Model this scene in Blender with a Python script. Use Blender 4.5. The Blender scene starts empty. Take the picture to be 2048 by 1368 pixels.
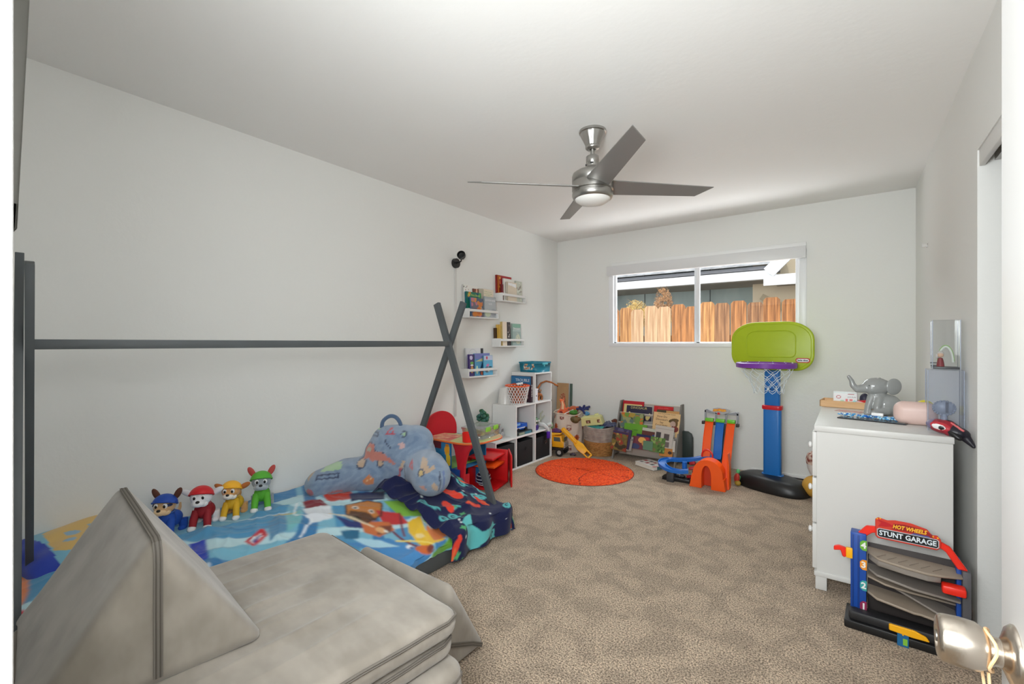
import bpy, bmesh, math, random
import numpy as np
from mathutils import Matrix, Vector, Euler, noise
PI = math.pi
R = math.radians
C = bpy.context.scene.collection
SC = bpy.context.scene
rnd = random.Random(7)

# ------------------------------------------------------------ camera, world, lights, exposure
cam_d = bpy.data.cameras.new('camera'); cam = bpy.data.objects.new('camera', cam_d); C.objects.link(cam)
cam.location = (0, 0, 1.23); cam.rotation_euler = (R(90), 0, R(36.44))
cam_d.sensor_width = 36; cam_d.lens = 16.0; cam_d.shift_y = 0.00122; cam_d.clip_start = 0.02
SC.camera = cam
SC.view_settings.view_transform = 'Standard'; SC.view_settings.look = 'None'
SC.view_settings.gamma = 1; SC.view_settings.use_curve_mapping = False
SC.view_settings.exposure = 0.62
W = bpy.data.worlds.new('sky'); SC.world = W; W.use_nodes = True
bg = W.node_tree.nodes['Background']; bg.inputs[0].default_value = (0.83, 0.91, 1.0, 1); bg.inputs[1].default_value = 1.2

def light(name, kind, loc, target, energy, color=(1, 1, 1), **kw):
    d = bpy.data.lights.new(name, kind); d.energy = energy; d.color = color
    for k, v in kw.items(): setattr(d, k, v)
    o = bpy.data.objects.new(name, d); C.objects.link(o); o.location = loc
    o.rotation_euler = (Vector(target) - Vector(loc)).to_track_quat('-Z', 'Y').to_euler()
    return o
light('sun', 'SUN', (0, 0, 9), (1.2, 3.4, 4.2), .75, (1, .95, .87), angle=R(1))
# unseen area lamps added outside, above and below the view, strengthening the window light
light('window_fill_high', 'AREA', (-1.3, 5.95, 2.95), (-2.2, 3.1, 1.0), 110, (.93, .97, 1), shape='RECTANGLE', size=2.6, size_y=1.2)
light('window_fill_low', 'AREA', (-1.2, 5.75, .55), (-1.3, 2.2, 2.1), 40, (.97, .98, 1), shape='RECTANGLE', size=2.6, size_y=.8)
# photographer's bounced flash, then two unseen fills added to brighten the room
light('bounce_flash', 'AREA', (-.22, -.16, 1.42), (-1.4, 3.4, 2.3), 24, (.94, .98, 1), shape='DISK', size=.5)
light('doorway_fill', 'AREA', (-.5, .28, 1.62), (-1.85, 3.2, 2.3), 7, (.94, .98, 1), shape='DISK', size=.5)
light('hall_fill', 'AREA', (-.25, -.8, 1.6), (-1.1, 2.8, 2.0), 23, (.94, .98, 1), shape='RECTANGLE', size=.8, size_y=1.0)

# ------------------------------------------------------------ helpers
def lin(c):
    return tuple((x / 255 / 12.92) if x / 255 <= .04045 else ((x / 255 + .055) / 1.055) ** 2.4 for x in c)

MATS = {}
def M(name, rgb=(200, 200, 200), rough=.5, metal=0., var=0., vs=8., bump=0., bs=60., rgb2=None, spec=.5, alpha=1., trans=0., sheen=0., stretch=None, det=3., emit=None):
    if name in MATS: return MATS[name]
    m = bpy.data.materials.new(name); m.use_nodes = True; MATS[name] = m
    nt = m.node_tree; N = nt.nodes; L = nt.links; b = N['Principled BSDF']
    c = lin(rgb); b.inputs['Base Color'].default_value = (*c, 1)
    b.inputs['Roughness'].default_value = rough; b.inputs['Metallic'].default_value = metal
    b.inputs['Specular IOR Level'].default_value = spec
    b.inputs['Sheen Weight'].default_value = sheen
    if alpha < 1: b.inputs['Alpha'].default_value = alpha
    if trans: b.inputs['Transmission Weight'].default_value = trans
    tc = N.new('ShaderNodeTexCoord'); mp = N.new('ShaderNodeMapping'); L.new(tc.outputs['Object'], mp.inputs[0])
    if stretch: mp.inputs['Scale'].default_value = stretch
    if var or rgb2:
        n = N.new('ShaderNodeTexNoise'); n.inputs['Scale'].default_value = vs; n.inputs['Detail'].default_value = det
        L.new(mp.outputs[0], n.inputs['Vector'])
        r = N.new('ShaderNodeValToRGB'); L.new(n.outputs[0], r.inputs[0]); L.new(r.outputs[0], b.inputs['Base Color'])
        r.color_ramp.elements[0].position = .35; r.color_ramp.elements[1].position = .65
        c2 = lin(rgb2) if rgb2 else tuple(x * (1 - var) for x in c)
        r.color_ramp.elements[0].color = (*c2, 1); r.color_ramp.elements[1].color = (*c, 1)
    if bump:
        n = N.new('ShaderNodeTexNoise'); n.inputs['Scale'].default_value = bs; n.inputs['Detail'].default_value = 2
        L.new(mp.outputs[0], n.inputs['Vector'])
        bp = N.new('ShaderNodeBump'); bp.inputs['Strength'].default_value = bump; bp.inputs['Distance'].default_value = .01
        L.new(n.outputs[0], bp.inputs['Height']); L.new(bp.outputs[0], b.inputs['Normal'])
    return m

def printmat(name, rough=.6, bump=0, bs=200, sheen=0):
    if name in MATS: return MATS[name]
    m = M(name, rough=rough, bump=bump, bs=bs, sheen=sheen); nt = m.node_tree
    a = nt.nodes.new('ShaderNodeAttribute'); a.attribute_name = 'Col'
    nt.links.new(a.outputs['Color'], nt.nodes['Principled BSDF'].inputs['Base Color'])
    return m

def glassmat(name, tint=(255, 255, 255), refl=.08, rough=.0, dens=0.):
    if name in MATS: return MATS[name]
    m = bpy.data.materials.new(name); m.use_nodes = True; MATS[name] = m
    nt = m.node_tree; N = nt.nodes; L = nt.links; N.remove(N['Principled BSDF'])
    t = N.new('ShaderNodeBsdfTransparent'); t.inputs[0].default_value = (*lin(tint), 1)
    g = N.new('ShaderNodeBsdfGlossy'); g.inputs['Roughness'].default_value = rough
    fr = N.new('ShaderNodeLayerWeight'); fr.inputs[0].default_value = .25
    mr = N.new('ShaderNodeMapRange'); mr.inputs[3].default_value = refl; mr.inputs[4].default_value = min(1, refl * 6)
    L.new(fr.outputs['Facing'], mr.inputs[0])
    x = N.new('ShaderNodeMixShader'); L.new(mr.outputs[0], x.inputs[0]); L.new(t.outputs[0], x.inputs[1]); L.new(g.outputs[0], x.inputs[2])
    out = x
    if dens:
        d = N.new('ShaderNodeBsdfDiffuse'); d.inputs[0].default_value = (*lin(tint), 1)
        y = N.new('ShaderNodeMixShader'); y.inputs[0].default_value = dens
        L.new(x.outputs[0], y.inputs[1]); L.new(d.outputs[0], y.inputs[2]); out = y
    L.new(out.outputs[0], N['Material Output'].inputs[0])
    return m

class G:
    """collects shapes into one mesh"""
    def __init__(s): s.bm = bmesh.new(); s.mi = 0
    def _fin(s, f0, mtx, v0):
        s.bm.verts.ensure_lookup_table(); s.bm.faces.ensure_lookup_table()
        if mtx is not None: bmesh.ops.transform(s.bm, matrix=mtx, verts=s.bm.verts[v0:])
        for f in s.bm.faces[f0:]: f.material_index = s.mi
    def _mark(s): return len(s.bm.verts), len(s.bm.faces)
    def box(s, c, d, rot=None, bev=0, seg=2):
        t = bmesh.new(); bmesh.ops.create_cube(t, size=1)
        bmesh.ops.scale(t, vec=Vector(d), verts=t.verts)
        if bev: bmesh.ops.bevel(t, geom=t.edges[:], offset=min(bev, .49 * min(d)), segments=seg, profile=.5, affect='EDGES')
        m = Matrix.Translation(c)
        if rot is not None: m = m @ (rot if isinstance(rot, Matrix) else Euler(rot).to_matrix()).to_4x4()
        return s.join(t, m)
    def join(s, t, m=None):
        if m is not None: bmesh.ops.transform(t, matrix=m, verts=t.verts)
        me = bpy.data.meshes.new('t'); t.to_mesh(me); t.free()
        v0, f0 = s._mark(); s.bm.from_mesh(me); bpy.data.meshes.remove(me)
        s._fin(f0, None, v0); return s
    def b2(s, lo, hi, bev=0, seg=2, mtx=None):
        c = [(a + b) / 2 for a, b in zip(lo, hi)]; d = [abs(b - a) for a, b in zip(lo, hi)]
        return s.box(c, d, None, bev, seg)
    def bar(s, p, q, w, h, bev=0, up=(0, 0, 1), ext=0):
        """square bar from p to q, w across, h in the up direction"""
        p = Vector(p); q = Vector(q); d = (q - p).normalized(); u = Vector(up)
        x = d.cross(u)
        if x.length < 1e-4: x = d.cross(Vector((1, 0, 0)))
        x.normalize(); z = x.cross(d)
        rot = Matrix((x, d, z)).transposed()
        return s.box((p + q) / 2, (w, (q - p).length + 2 * ext, h), rot, bev)
    def cyl(s, p, q, r0, r1=None, seg=16, cap=True):
        r1 = r0 if r1 is None else r1
        return s.tube([p, q], [r0, r1], seg, cap)
    def tube(s, pts, r, seg=8, cap=True, closed=False):
        pts = [Vector(p) for p in pts]; n = len(pts)
        rs = r if isinstance(r, (list, tuple)) else [r] * n
        v0, f0 = s._mark(); rings = []; prev = None
        for i, p in enumerate(pts):
            a = pts[(i - 1) % n] if (closed or i > 0) else p
            b = pts[(i + 1) % n] if (closed or i < n - 1) else p
            d = (b - a)
            d = d.normalized() if d.length > 1e-9 else Vector((0, 0, 1))
            if prev is None:
                x = d.cross(Vector((0, 0, 1)))
                if x.length < 1e-3: x = Vector((1, 0, 0))
            else: x = prev - d * prev.dot(d)
            x.normalize(); prev = x; y = d.cross(x)
            rings.append([s.bm.verts.new(p + (x * math.cos(2 * PI * k / seg) + y * math.sin(2 * PI * k / seg)) * rs[i]) for k in range(seg)])
        m = n if closed else n - 1
        for i in range(m):
            A = rings[i]; B = rings[(i + 1) % n]
            for k in range(seg): s.bm.faces.new((A[k], A[(k + 1) % seg], B[(k + 1) % seg], B[k]))
        if cap and not closed:
            for Rr in (rings[0], rings[-1]):
                try: s.bm.faces.new(Rr)
                except ValueError: pass
        s._fin(f0, None, v0); return s
    def lathe(s, prof, c=(0, 0, 0), seg=32, mtx=None, flute=None):
        v0, f0 = s._mark(); rings = []
        for r, z in prof:
            if r < 1e-5: rings.append([s.bm.verts.new((c[0], c[1], c[2] + z))]); continue
            ring = []
            for k in range(seg):
                a = 2 * PI * k / seg; rr = r * (1 + (flute[1] * math.cos(flute[0] * a) if flute else 0))
                ring.append(s.bm.verts.new((c[0] + rr * math.cos(a), c[1] + rr * math.sin(a), c[2] + z)))
            rings.append(ring)
        for A, B in zip(rings, rings[1:]):
            if len(A) == 1 and len(B) == 1: continue
            for k in range(seg):
                k2 = (k + 1) % seg
                if len(A) == 1: s.bm.faces.new((A[0], B[k2], B[k]))
                elif len(B) == 1: s.bm.faces.new((A[k], A[k2], B[0]))
                else: s.bm.faces.new((A[k], A[k2], B[k2], B[k]))
        s._fin(f0, mtx, v0); return s
    def ell(s, c, r, rot=None, seg=20, rings=12):
        t = bmesh.new(); bmesh.ops.create_uvsphere(t, u_segments=seg, v_segments=rings, radius=1)
        if not isinstance(r, (list, tuple)): r = (r, r, r)
        m = Matrix.Translation(c)
        if rot is not None: m = m @ (rot if isinstance(rot, Matrix) else Euler(rot).to_matrix()).to_4x4()
        return s.join(t, m @ Matrix.Diagonal((*r, 1)))
    def prism(s, poly, h0, h1, mtx=None, bev=0, seg=2):
        """polygon in local XY, extruded in z from h0 to h1"""
        t = bmesh.new(); a = [t.verts.new((x, y, h0)) for x, y in poly]; b = [t.verts.new((x, y, h1)) for x, y in poly]
        n = len(poly)
        t.faces.new(a[::-1]); t.faces.new(b)
        for k in range(n): t.faces.new((a[k], a[(k + 1) % n], b[(k + 1) % n], b[k]))
        bmesh.ops.recalc_face_normals(t, faces=t.faces)
        if bev: bmesh.ops.bevel(t, geom=t.edges[:], offset=bev, segments=seg, profile=.5, affect='EDGES')
        return s.join(t, mtx)
    def obj(s, name, mats, parent=None, smooth=35, fix=True):
        bm = s.bm
        if fix: bmesh.ops.recalc_face_normals(bm, faces=bm.faces)
        th = R(smooth)
        for f in bm.faces: f.smooth = smooth > 0
        for e in bm.edges:
            if len(e.link_faces) == 2 and e.calc_face_angle(0) > th: e.smooth = False
        me = bpy.data.meshes.new(name); bm.to_mesh(me); bm.free()
        for m in (mats if isinstance(mats, (list, tuple)) else [mats]): me.materials.append(m)
        o = bpy.data.objects.new(name, me); C.objects.link(o)
        if parent is not None: o.parent = parent
        return o

def tag(o, label=None, cat=None, group=None, kind=None):
    if label: o['label'] = label
    if cat: o['category'] = cat
    if group: o['group'] = group
    if kind: o['kind'] = kind
    return o
def thing(name, label, cat, loc=(0, 0, 0), rz=0, group=None, rot=None):
    o = bpy.data.objects.new(name, None); C.objects.link(o); o.empty_display_size = .05
    o.location = loc; o.rotation_euler = rot if rot else (0, 0, rz)
    return tag(o, label, cat, group)
def copy_tree(o, parent=None):
    c = o.copy(); C.objects.link(c); c.parent = parent
    for ch in list(o.children): copy_tree(ch, c)
    return c
def RZ(a): return Matrix.Rotation(a, 4, 'Z')
def T(*p): return Matrix.Translation(p)
# a matrix that stands XY art upright, facing -Y
UP = Matrix.Rotation(R(90), 4, 'X')

def text(s, size, m, parent, mtx, ext=.0006, bold=0., shear=0., align='CENTER', name='lettering', sx=1.):
    c = bpy.data.curves.new(name, 'FONT'); c.body = s; c.size = size; c.extrude = ext; c.offset = bold * size; c.shear = shear
    c.align_x = align; c.align_y = 'CENTER'; c.resolution_u = 2
    o = bpy.data.objects.new(name, c); C.objects.link(o); c.materials.append(m)
    dg = bpy.context.evaluated_depsgraph_get(); me = bpy.data.meshes.new_from_object(o.evaluated_get(dg)); bpy.data.objects.remove(o)
    o = bpy.data.objects.new(name, me); C.objects.link(o)
    o.parent = parent; o.matrix_local = mtx @ Matrix.Diagonal((sx, 1, 1, 1)); return o

def crom(P, k=6):
    P = [Vector(p) for p in P]; P = [P[0]] + P + [P[-1]]; out = []
    for i in range(1, len(P) - 2):
        for j in range(k):
            t_ = j / k; a, b, c, d = P[i - 1:i + 3]
            out.append(.5 * ((2 * b) + (c - a) * t_ + (2 * a - 5 * b + 4 * c - d) * t_ ** 2 + (-a + 3 * b - 3 * c + d) * t_ ** 3))
    return out + [P[-2]]
# painting of flat print (fabric, covers, stickers): colour per vertex of a fine grid
def inpoly(U, V, P):
    r = np.zeros(U.shape, bool); n = len(P); j = n - 1
    for i in range(n):
        xi, yi = P[i]; xj, yj = P[j]
        if yi != yj: r ^= ((yi > V) != (yj > V)) & (U < (xj - xi) * (V - yi) / (yj - yi) + xi)
        j = i
    return r
def paint(U, V, col, shapes):
    for sh in shapes:
        k = sh[0]; c = np.array(lin(sh[-1]))
        if k == 'e':
            _, cx, cy, rx, ry, a, _c = sh; dx, dy = U - cx, V - cy
            m = ((dx * math.cos(a) + dy * math.sin(a)) / rx) ** 2 + ((-dx * math.sin(a) + dy * math.cos(a)) / ry) ** 2 < 1
        elif k == 'o':
            _, cx, cy, r, w, _c = sh; d = np.hypot(U - cx, V - cy); m = np.abs(d - r) < w
        elif k == 'p': m = inpoly(U, V, sh[1])
        elif k == 'l':
            _, pts, w, _c = sh; m = np.zeros(U.shape, bool)
            for (x0, y0), (x1, y1) in zip(pts, pts[1:]):
                L2 = (x1 - x0) ** 2 + (y1 - y0) ** 2 + 1e-12; t = np.clip(((U - x0) * (x1 - x0) + (V - y0) * (y1 - y0)) / L2, 0, 1)
                m |= np.hypot(U - x0 - t * (x1 - x0), V - y0 - t * (y1 - y0)) < w
        elif k == 'r':
            _, x0, y0, x1, y1, _c = sh; m = (U > x0) & (U < x1) & (V > y0) & (V < y1)
        col[m] = c
    return col
def setcol(me, col):
    a = me.color_attributes.new('Col', 'FLOAT_COLOR', 'POINT')
    d = np.ones((len(col), 4), np.float32); d[:, :3] = col; a.data.foreach_set('color', d.ravel())
def grid(name, nx, ny, P, mats, parent=None, col=None, smooth=True, thick=0):
    """P: array (ny+1, nx+1, 3)"""
    v = P.reshape(-1, 3); w = nx + 1
    i = np.arange(nx)[None, :] + w * np.arange(ny)[:, None]
    f = np.stack([i, i + 1, i + 1 + w, i + w], -1).reshape(-1, 4)
    me = bpy.data.meshes.new(name); me.from_pydata(v.tolist(), [], f.tolist())
    me.polygons.foreach_set('use_smooth', [smooth] * len(me.polygons))
    if col is not None: setcol(me, col.reshape(-1, 3))
    for m in (mats if isinstance(mats, (list, tuple)) else [mats]): me.materials.append(m)
    o = bpy.data.objects.new(name, me); C.objects.link(o)
    if parent is not None: o.parent = parent
    if thick:
        md = o.modifiers.new('thick', 'SOLIDIFY'); md.thickness = thick; md.offset = -1
    return o
def panel(name, w, h, base, shapes, parent, mtx, res=.004, mat='print_gloss', rough=.4):
    """flat printed panel in local XY, centred, drawn by paint()"""
    nx = max(2, min(160, int(w / res))); ny = max(2, min(160, int(h / res)))
    U, V = np.meshgrid(np.linspace(-w / 2, w / 2, nx + 1), np.linspace(-h / 2, h / 2, ny + 1))
    col = np.ones(U.shape + (3,)) * np.array(lin(base)); paint(U, V, col, shapes)
    P = np.stack([U, V, np.zeros_like(U)], -1)
    o = grid(name, nx, ny, P, printmat(mat, rough), parent, col, False); o.matrix_local = mtx
    return o
def blob(name, parts, voxel, mat, parent=None, smooth_it=4, colfn=None):
    """one continuous surface grown round ellipsoids and tapered limbs"""
    g = G()
    for p in parts:
        if p[0] == 'e': g.ell(p[1], p[2], p[3] if len(p) > 3 else None, 20, 14)
        elif p[0] == 't':
            g.tube(p[1], p[2], 14)
            g.ell(p[1][0], p[2][0] if isinstance(p[2], (list, tuple)) else p[2]); g.ell(p[1][-1], p[2][-1] if isinstance(p[2], (list, tuple)) else p[2])
        elif p[0] == 'b': g.box(p[1], p[2], p[3] if len(p) > 3 else None, .3 * min(p[2]), 3)
    o = g.obj('tmp', mat)
    md = o.modifiers.new('r', 'REMESH'); md.mode = 'VOXEL'; md.voxel_size = voxel; md.use_smooth_shade = True
    if smooth_it:
        sm = o.modifiers.new('s', 'SMOOTH'); sm.iterations = smooth_it; sm.factor = .6
    dg = bpy.context.evaluated_depsgraph_get(); me = bpy.data.meshes.new_from_object(o.evaluated_get(dg))
    old = o.data; bpy.data.objects.remove(o); bpy.data.meshes.remove(old)
    me.name = name
    if not me.materials: me.materials.append(mat)
    me.polygons.foreach_set('use_smooth', [True] * len(me.polygons))
    if colfn:
        co = np.empty(len(me.vertices) * 3); me.vertices.foreach_get('co', co); setcol(me, colfn(co.reshape(-1, 3)))
    r = bpy.data.objects.new(name, me); C.objects.link(r)
    if parent is not None: r.parent = parent
    return r

# ------------------------------------------------------------ materials shared by several things
m_white = M('white_laminate', (232, 232, 230), .45)
m_black = M('black_plastic', (26, 26, 27), .4)
m_grayw = M('slate_painted_wood', (84, 89, 91), .5, var=.12, vs=5, bump=.03, bs=40, stretch=(1, 1, 1))
m_orange = M('orange_plastic', (250, 92, 20), .35)
m_red = M('red_plastic', (214, 26, 30), .35)
m_yellow = M('yellow_plastic', (250, 180, 22), .4)
m_blue = M('blue_plastic', (24, 104, 190), .35)
m_dkgray = M('dark_gray_plastic', (62, 64, 68), .45)
m_page = M('page_paper', (235, 230, 218), .8)
m_nickel = M('brushed_nickel', (178, 176, 172), .3, 1., bump=.05, bs=200, stretch=(1, 1, 20))
m_clear = glassmat('clear_plastic', (238, 242, 246), .06, .05, .07)
# ============================================================ room shell
XL, XR, YF, YN, ZC = -2.90, .439, 4.88, .045, 2.483
def wallmat(name, rgb):
    return M(name, rgb, .75, bump=.07, bs=55, spec=.25)
m_wall = wallmat('wall_paint', (234, 234, 230))
m_ceil = M('ceiling_paint', (244, 243, 240), .85, bump=.1, bs=26, spec=.2)

# carpet: speckled pile with soft vacuum marks
m_carpet = M('carpet_pile', (170, 150, 128), .95, spec=.15, sheen=.25)
nt = m_carpet.node_tree; N = nt.nodes; L = nt.links
tc = N.new('ShaderNodeTexCoord')
n1 = N.new('ShaderNodeTexNoise'); n1.inputs['Scale'].default_value = 150; n1.inputs['Detail'].default_value = 3; n1.inputs['Roughness'].default_value = .7
n2 = N.new('ShaderNodeTexNoise'); n2.inputs['Scale'].default_value = 7; n2.inputs['Detail'].default_value = 5; n2.inputs['Distortion'].default_value = .5
r1 = N.new('ShaderNodeValToRGB'); r1.color_ramp.elements[0].position = .40; r1.color_ramp.elements[1].position = .60
r1.color_ramp.elements[0].color = (*lin((108, 84, 60)), 1); r1.color_ramp.elements[1].color = (*lin((238, 214, 184)), 1)
r2 = N.new('ShaderNodeValToRGB'); r2.color_ramp.elements[0].position = .40; r2.color_ramp.elements[1].position = .56
r2.color_ramp.elements[0].color = (.76, .75, .74, 1); r2.color_ramp.elements[1].color = (1, 1, 1, 1)
mx = N.new('ShaderNodeMix'); mx.data_type = 'RGBA'; mx.blend_type = 'MULTIPLY'; mx.inputs[0].default_value = 1
for n in (n1, n2): L.new(tc.outputs['Object'], n.inputs['Vector'])
L.new(n1.outputs[0], r1.inputs[0]); L.new(n2.outputs[0], r2.inputs[0])
L.new(r1.outputs[0], mx.inputs[6]); L.new(r2.outputs[0], mx.inputs[7]); L.new(mx.outputs[2], N['Principled BSDF'].inputs['Base Color'])
bp = N.new('ShaderNodeBump'); bp.inputs['Strength'].default_value = .9; bp.inputs['Distance'].default_value = .012
L.new(n1.outputs[0], bp.inputs['Height']); L.new(bp.outputs[0], N['Principled BSDF'].inputs['Normal'])

def struct(name, g, m, parent=None, smooth=35):
    return tag(g.obj(name, m, parent, smooth), kind='structure')
g = G(); g.b2((XL - .1, -2.2, -.1), (1.4, YF + .12, 0)); struct('floor', g, m_carpet)
g = G(); g.b2((XL - .1, -2.2, ZC), (1.4, YF + .12, ZC + .1)); struct('ceiling', g, m_ceil)
g = G(); g.b2((XL - .1, -.1, 0), (XL, YF + .12, ZC)); struct('wall_left', g, m_wall)
# far wall with window opening
wx0, wx1, wz0, wz1 = -2.195, -.300, 1.204, 2.085
g = G(); g.b2((XL, YF, 0), (wx0, YF + .12, ZC)); g.b2((wx1, YF, 0), (1.2, YF + .12, ZC))
g.b2((wx0, YF, 0), (wx1, YF + .12, wz0)); g.b2((wx0, YF, wz1), (wx1, YF + .12, ZC)); struct('wall_far', g, m_wall)
# right wall with closet opening
cy0, cy1, cz = .95, 2.712, 2.044
g = G(); g.b2((XR, cy1, 0), (XR + .11, YF, ZC)); g.b2((XR, cy0, cz), (XR + .11, cy1, ZC)); g.b2((XR, YN, 0), (XR + .11, cy0, ZC))
struct('wall_right', g, m_wall)
g = G(); g.b2((XR + .7, cy0 - .2, 0), (XR + .8, cy1 + .3, ZC)); g.b2((XR + .11, cy1 + .25, 0), (XR + .7, cy1 + .3, ZC)); g.b2((XR + .11, cy0 - .2, 0), (XR + .7, cy0 - .15, ZC))
struct('wall_closet', g, m_wall)
# near wall with the doorway the camera stands in
dx0, dx1, dz = -.59, .17, 2.05
g = G(); g.b2((XL, -.08, 0), (dx0 - .02, YN - .017, ZC)); g.b2((dx1 + .02, -.08, 0), (XR, YN - .017, ZC)); g.b2((dx0 - .02, -.08, dz), (dx1 + .02, YN - .017, ZC))
struct('wall_near', g, m_wall)
m_trim = M('trim_paint', (238, 238, 236), .4)
g = G(); g.b2((dx0 - .075, YN - .017, 0), (dx0, YN + .017, dz + .06), .004); g.b2((dx0 - .02, -.09, 0), (dx0, YN - .016, dz))
g.b2((dx0 - .075, YN - .017, dz), (dx1 + .05, YN + .017, dz + .06), .004); struct('trim_1', g, m_trim)
# hallway behind the camera
g = G(); g.b2((-1.5, -2.1, 0), (-1.4, -.08, ZC)); g.b2((1.1, -2.1, 0), (1.2, -.08, ZC)); g.b2((-1.5, -2.2, 0), (1.2, -2.1, ZC)); struct('wall_hall', g, m_wall)
for nm, a, b in (('baseboard_far', (-.75, YF - .012, 0), (XR, YF, .035)),):
    g = G(); g.b2(a, b, .003); struct(nm, g, m_trim)

# closet: fascia, track and one sliding door
g = G(); g.b2((XR + .004, cy0, cz - .07), (XR + .022, cy1 - .01, cz), .002); struct('trim_2', g, m_trim)
g = G(); g.b2((XR + .05, cy0, cz - .055), (XR + .075, cy1 - .004, cz), .001); g.b2((XR + .022, cy0, cz - .012), (XR + .1, cy1 - .004, cz)); struct('trim_3', g, m_nickel)
g = G(); g.b2((XR + .045, 1.30, .01), (XR + .07, 2.45, cz - .03), .003); d2 = struct('door_2', g, m_trim)

# entrance door, open along the right side, with knob
dr = G(); dr.b2((0, 0, .012), (.035, .76, 2.03), .002)
door = struct('door_1', dr, M('door_paint', (232, 231, 229), .35))
door.location = (.156, YN + .005, 0); door.rotation_euler = (0, 0, R(0.3))
g = G()
prof = [(0, .0645), (.012, .0645), (.0125, .0665), (.022, .066), (.0252, .064), (.0262, .060), (.0272, .045), (.0262, .032), (.021, .024), (.0155, .018), (.0150, .012), (.022, .009), (.030, .006), (.0335, .002), (.0335, 0), (0, 0)]
g.lathe(prof, seg=48, mtx=T(0, .70, .876) @ Matrix.Rotation(R(-90), 4, 'Y'))
kb = g.obj('knob', M('satin_nickel', (200, 190, 178), .27, 1., bump=.02, bs=300), door, 50)
g = G(); g.tube([(-.0215 + .003 * math.sin(3 * a), .70 + .0222 * math.cos(a), .876 + .0222 * math.sin(a)) for a in [2 * PI * k / 24 for k in range(24)]], .0016, 6, closed=True)
g.tube([(-.021, .70 + .015, .861), (-.024, .722, .845), (-.022, .72, .825), (-.02, .708, .812), (-.02, .70, .82), (-.021, .704, .848)], .0016, 6)
g.obj('rubber_band', M('tan_rubber', (214, 176, 132), .6), kb)
g = G(); g.cyl((-.0672, .70, .876), (-.062, .70, .876), .0065, seg=20); g.obj('lock_button', m_nickel, kb)

# window: vinyl frame, two sashes, glass
m_vinyl = M('white_vinyl', (238, 239, 241), .35)
win = thing('window_1', None, None); tag(win, kind='structure')
fy0, fy1 = YF + .0, YF + .085
g = G()
for a, b in (((wx0 - .02, fy0 - .008, wz0 - .002), (wx0 + .035, fy1 - .001, wz1)), ((wx1 - .06, fy0, wz0), (wx1, fy1, wz1)), ((wx0 - .0195, fy0 - .0105, wz0 - .012), (wx1, fy1, wz0 + .028)), ((wx0, fy0, wz1 - .035), (wx1, fy1, wz1))):
    g.b2(a, b, .003)
tag(g.obj('window_frame', m_vinyl, win), kind='structure')
xm = -1.255
for i, (a, b, y) in enumerate(((wx0 + .03, xm + .03, YF + .025), (xm - .03, wx1 - .055, YF + .05))):
    g = G(); t = .03
    zb, zt = wz0 + .02, wz1 - .03
    g.b2((a, y, zb), (a + t + .012 * i, y + .024, zt), .003); g.b2((b - t - .005, y, zb), (b, y + .024, zt), .003)
    g.b2((a, y, zb), (b, y + .024, zb + t - .01), .003); g.b2((a, y, zt - t + .01), (b, y + .024, zt), .003)
    s_ = tag(g.obj('sash', m_vinyl, win), kind='structure')
    g = G(); g.b2((a + .02, y + .010, zb + .015), (b - .02, y + .013, zt - .015)); g.obj('pane', glassmat('window_glass', (252, 253, 253), .02), s_)
# narrow cornice box over the window
bl = thing('window_valance', 'white boxed blind valance mounted across the top of the window', 'blind', (0, 0, 0))
g = G(); g.b2((-2.222, YF - .052, 2.0), (-.303, YF - .002, 2.105), .003); g.obj('fascia', M('valance_white', (222, 222, 222), .4), bl)
g = G(); g.b2((-2.175, YF - .02, 2.105), (-.303, YF - .002, 2.145), .003); g.obj('head_rail', m_trim, bl)

# small leftover bracket high on the right wall
bk = thing('wall_bracket', 'tiny metal bracket screwed high on the right wall', 'bracket', (XR, 4.207, 1.901))
g = G(); g.b2((-.004, -.02, -.012), (0, .02, .012), .001); g.b2((-.03, -.014, -.01), (-.002, -.010, .010)); g.obj('plate', m_nickel, bk)
g = G(); g.cyl((-.007, .008, 0), (-.003, .008, 0), .004, seg=8); g.obj('screw', m_dkgray, bk)

# dark framed picture hanging tilted on the near wall
pf = thing('wall_picture', 'dark framed picture hung on the near wall beside the door, seen edge-on', 'picture', (-.72, YN - .017, 1.354), rot=(R(-2.1), 0, 0))
g = G()
for a, b in (((-.03, .024, 0), (0, .050, .6)), ((-.78, .024, 0), (-.75, .050, .6)), ((-.78, .024, 0), (0, .050, .03)), ((-.78, .024, .57), (0, .050, .6))): g.b2(a, b, .002)
g.obj('frame', M('dark_bronze_frame', (84, 82, 76), .4, .3), pf)
g = G(); g.b2((-.77, .03, .01), (-.01, .040, .59)); g.obj('canvas', M('picture_canvas', (120, 118, 110), .8, var=.3, vs=4), pf)
for k, (x, z0, z1, y) in enumerate(((-.10, .05, .18, .0525), (-.2, .2, .36, .0525), (-.3, .3, .55, .0535))):
    g = G(); g.b2((x - .05, .04, z0), (x, y, z1)); g.obj('raised_tile', m_black, pf)

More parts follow.
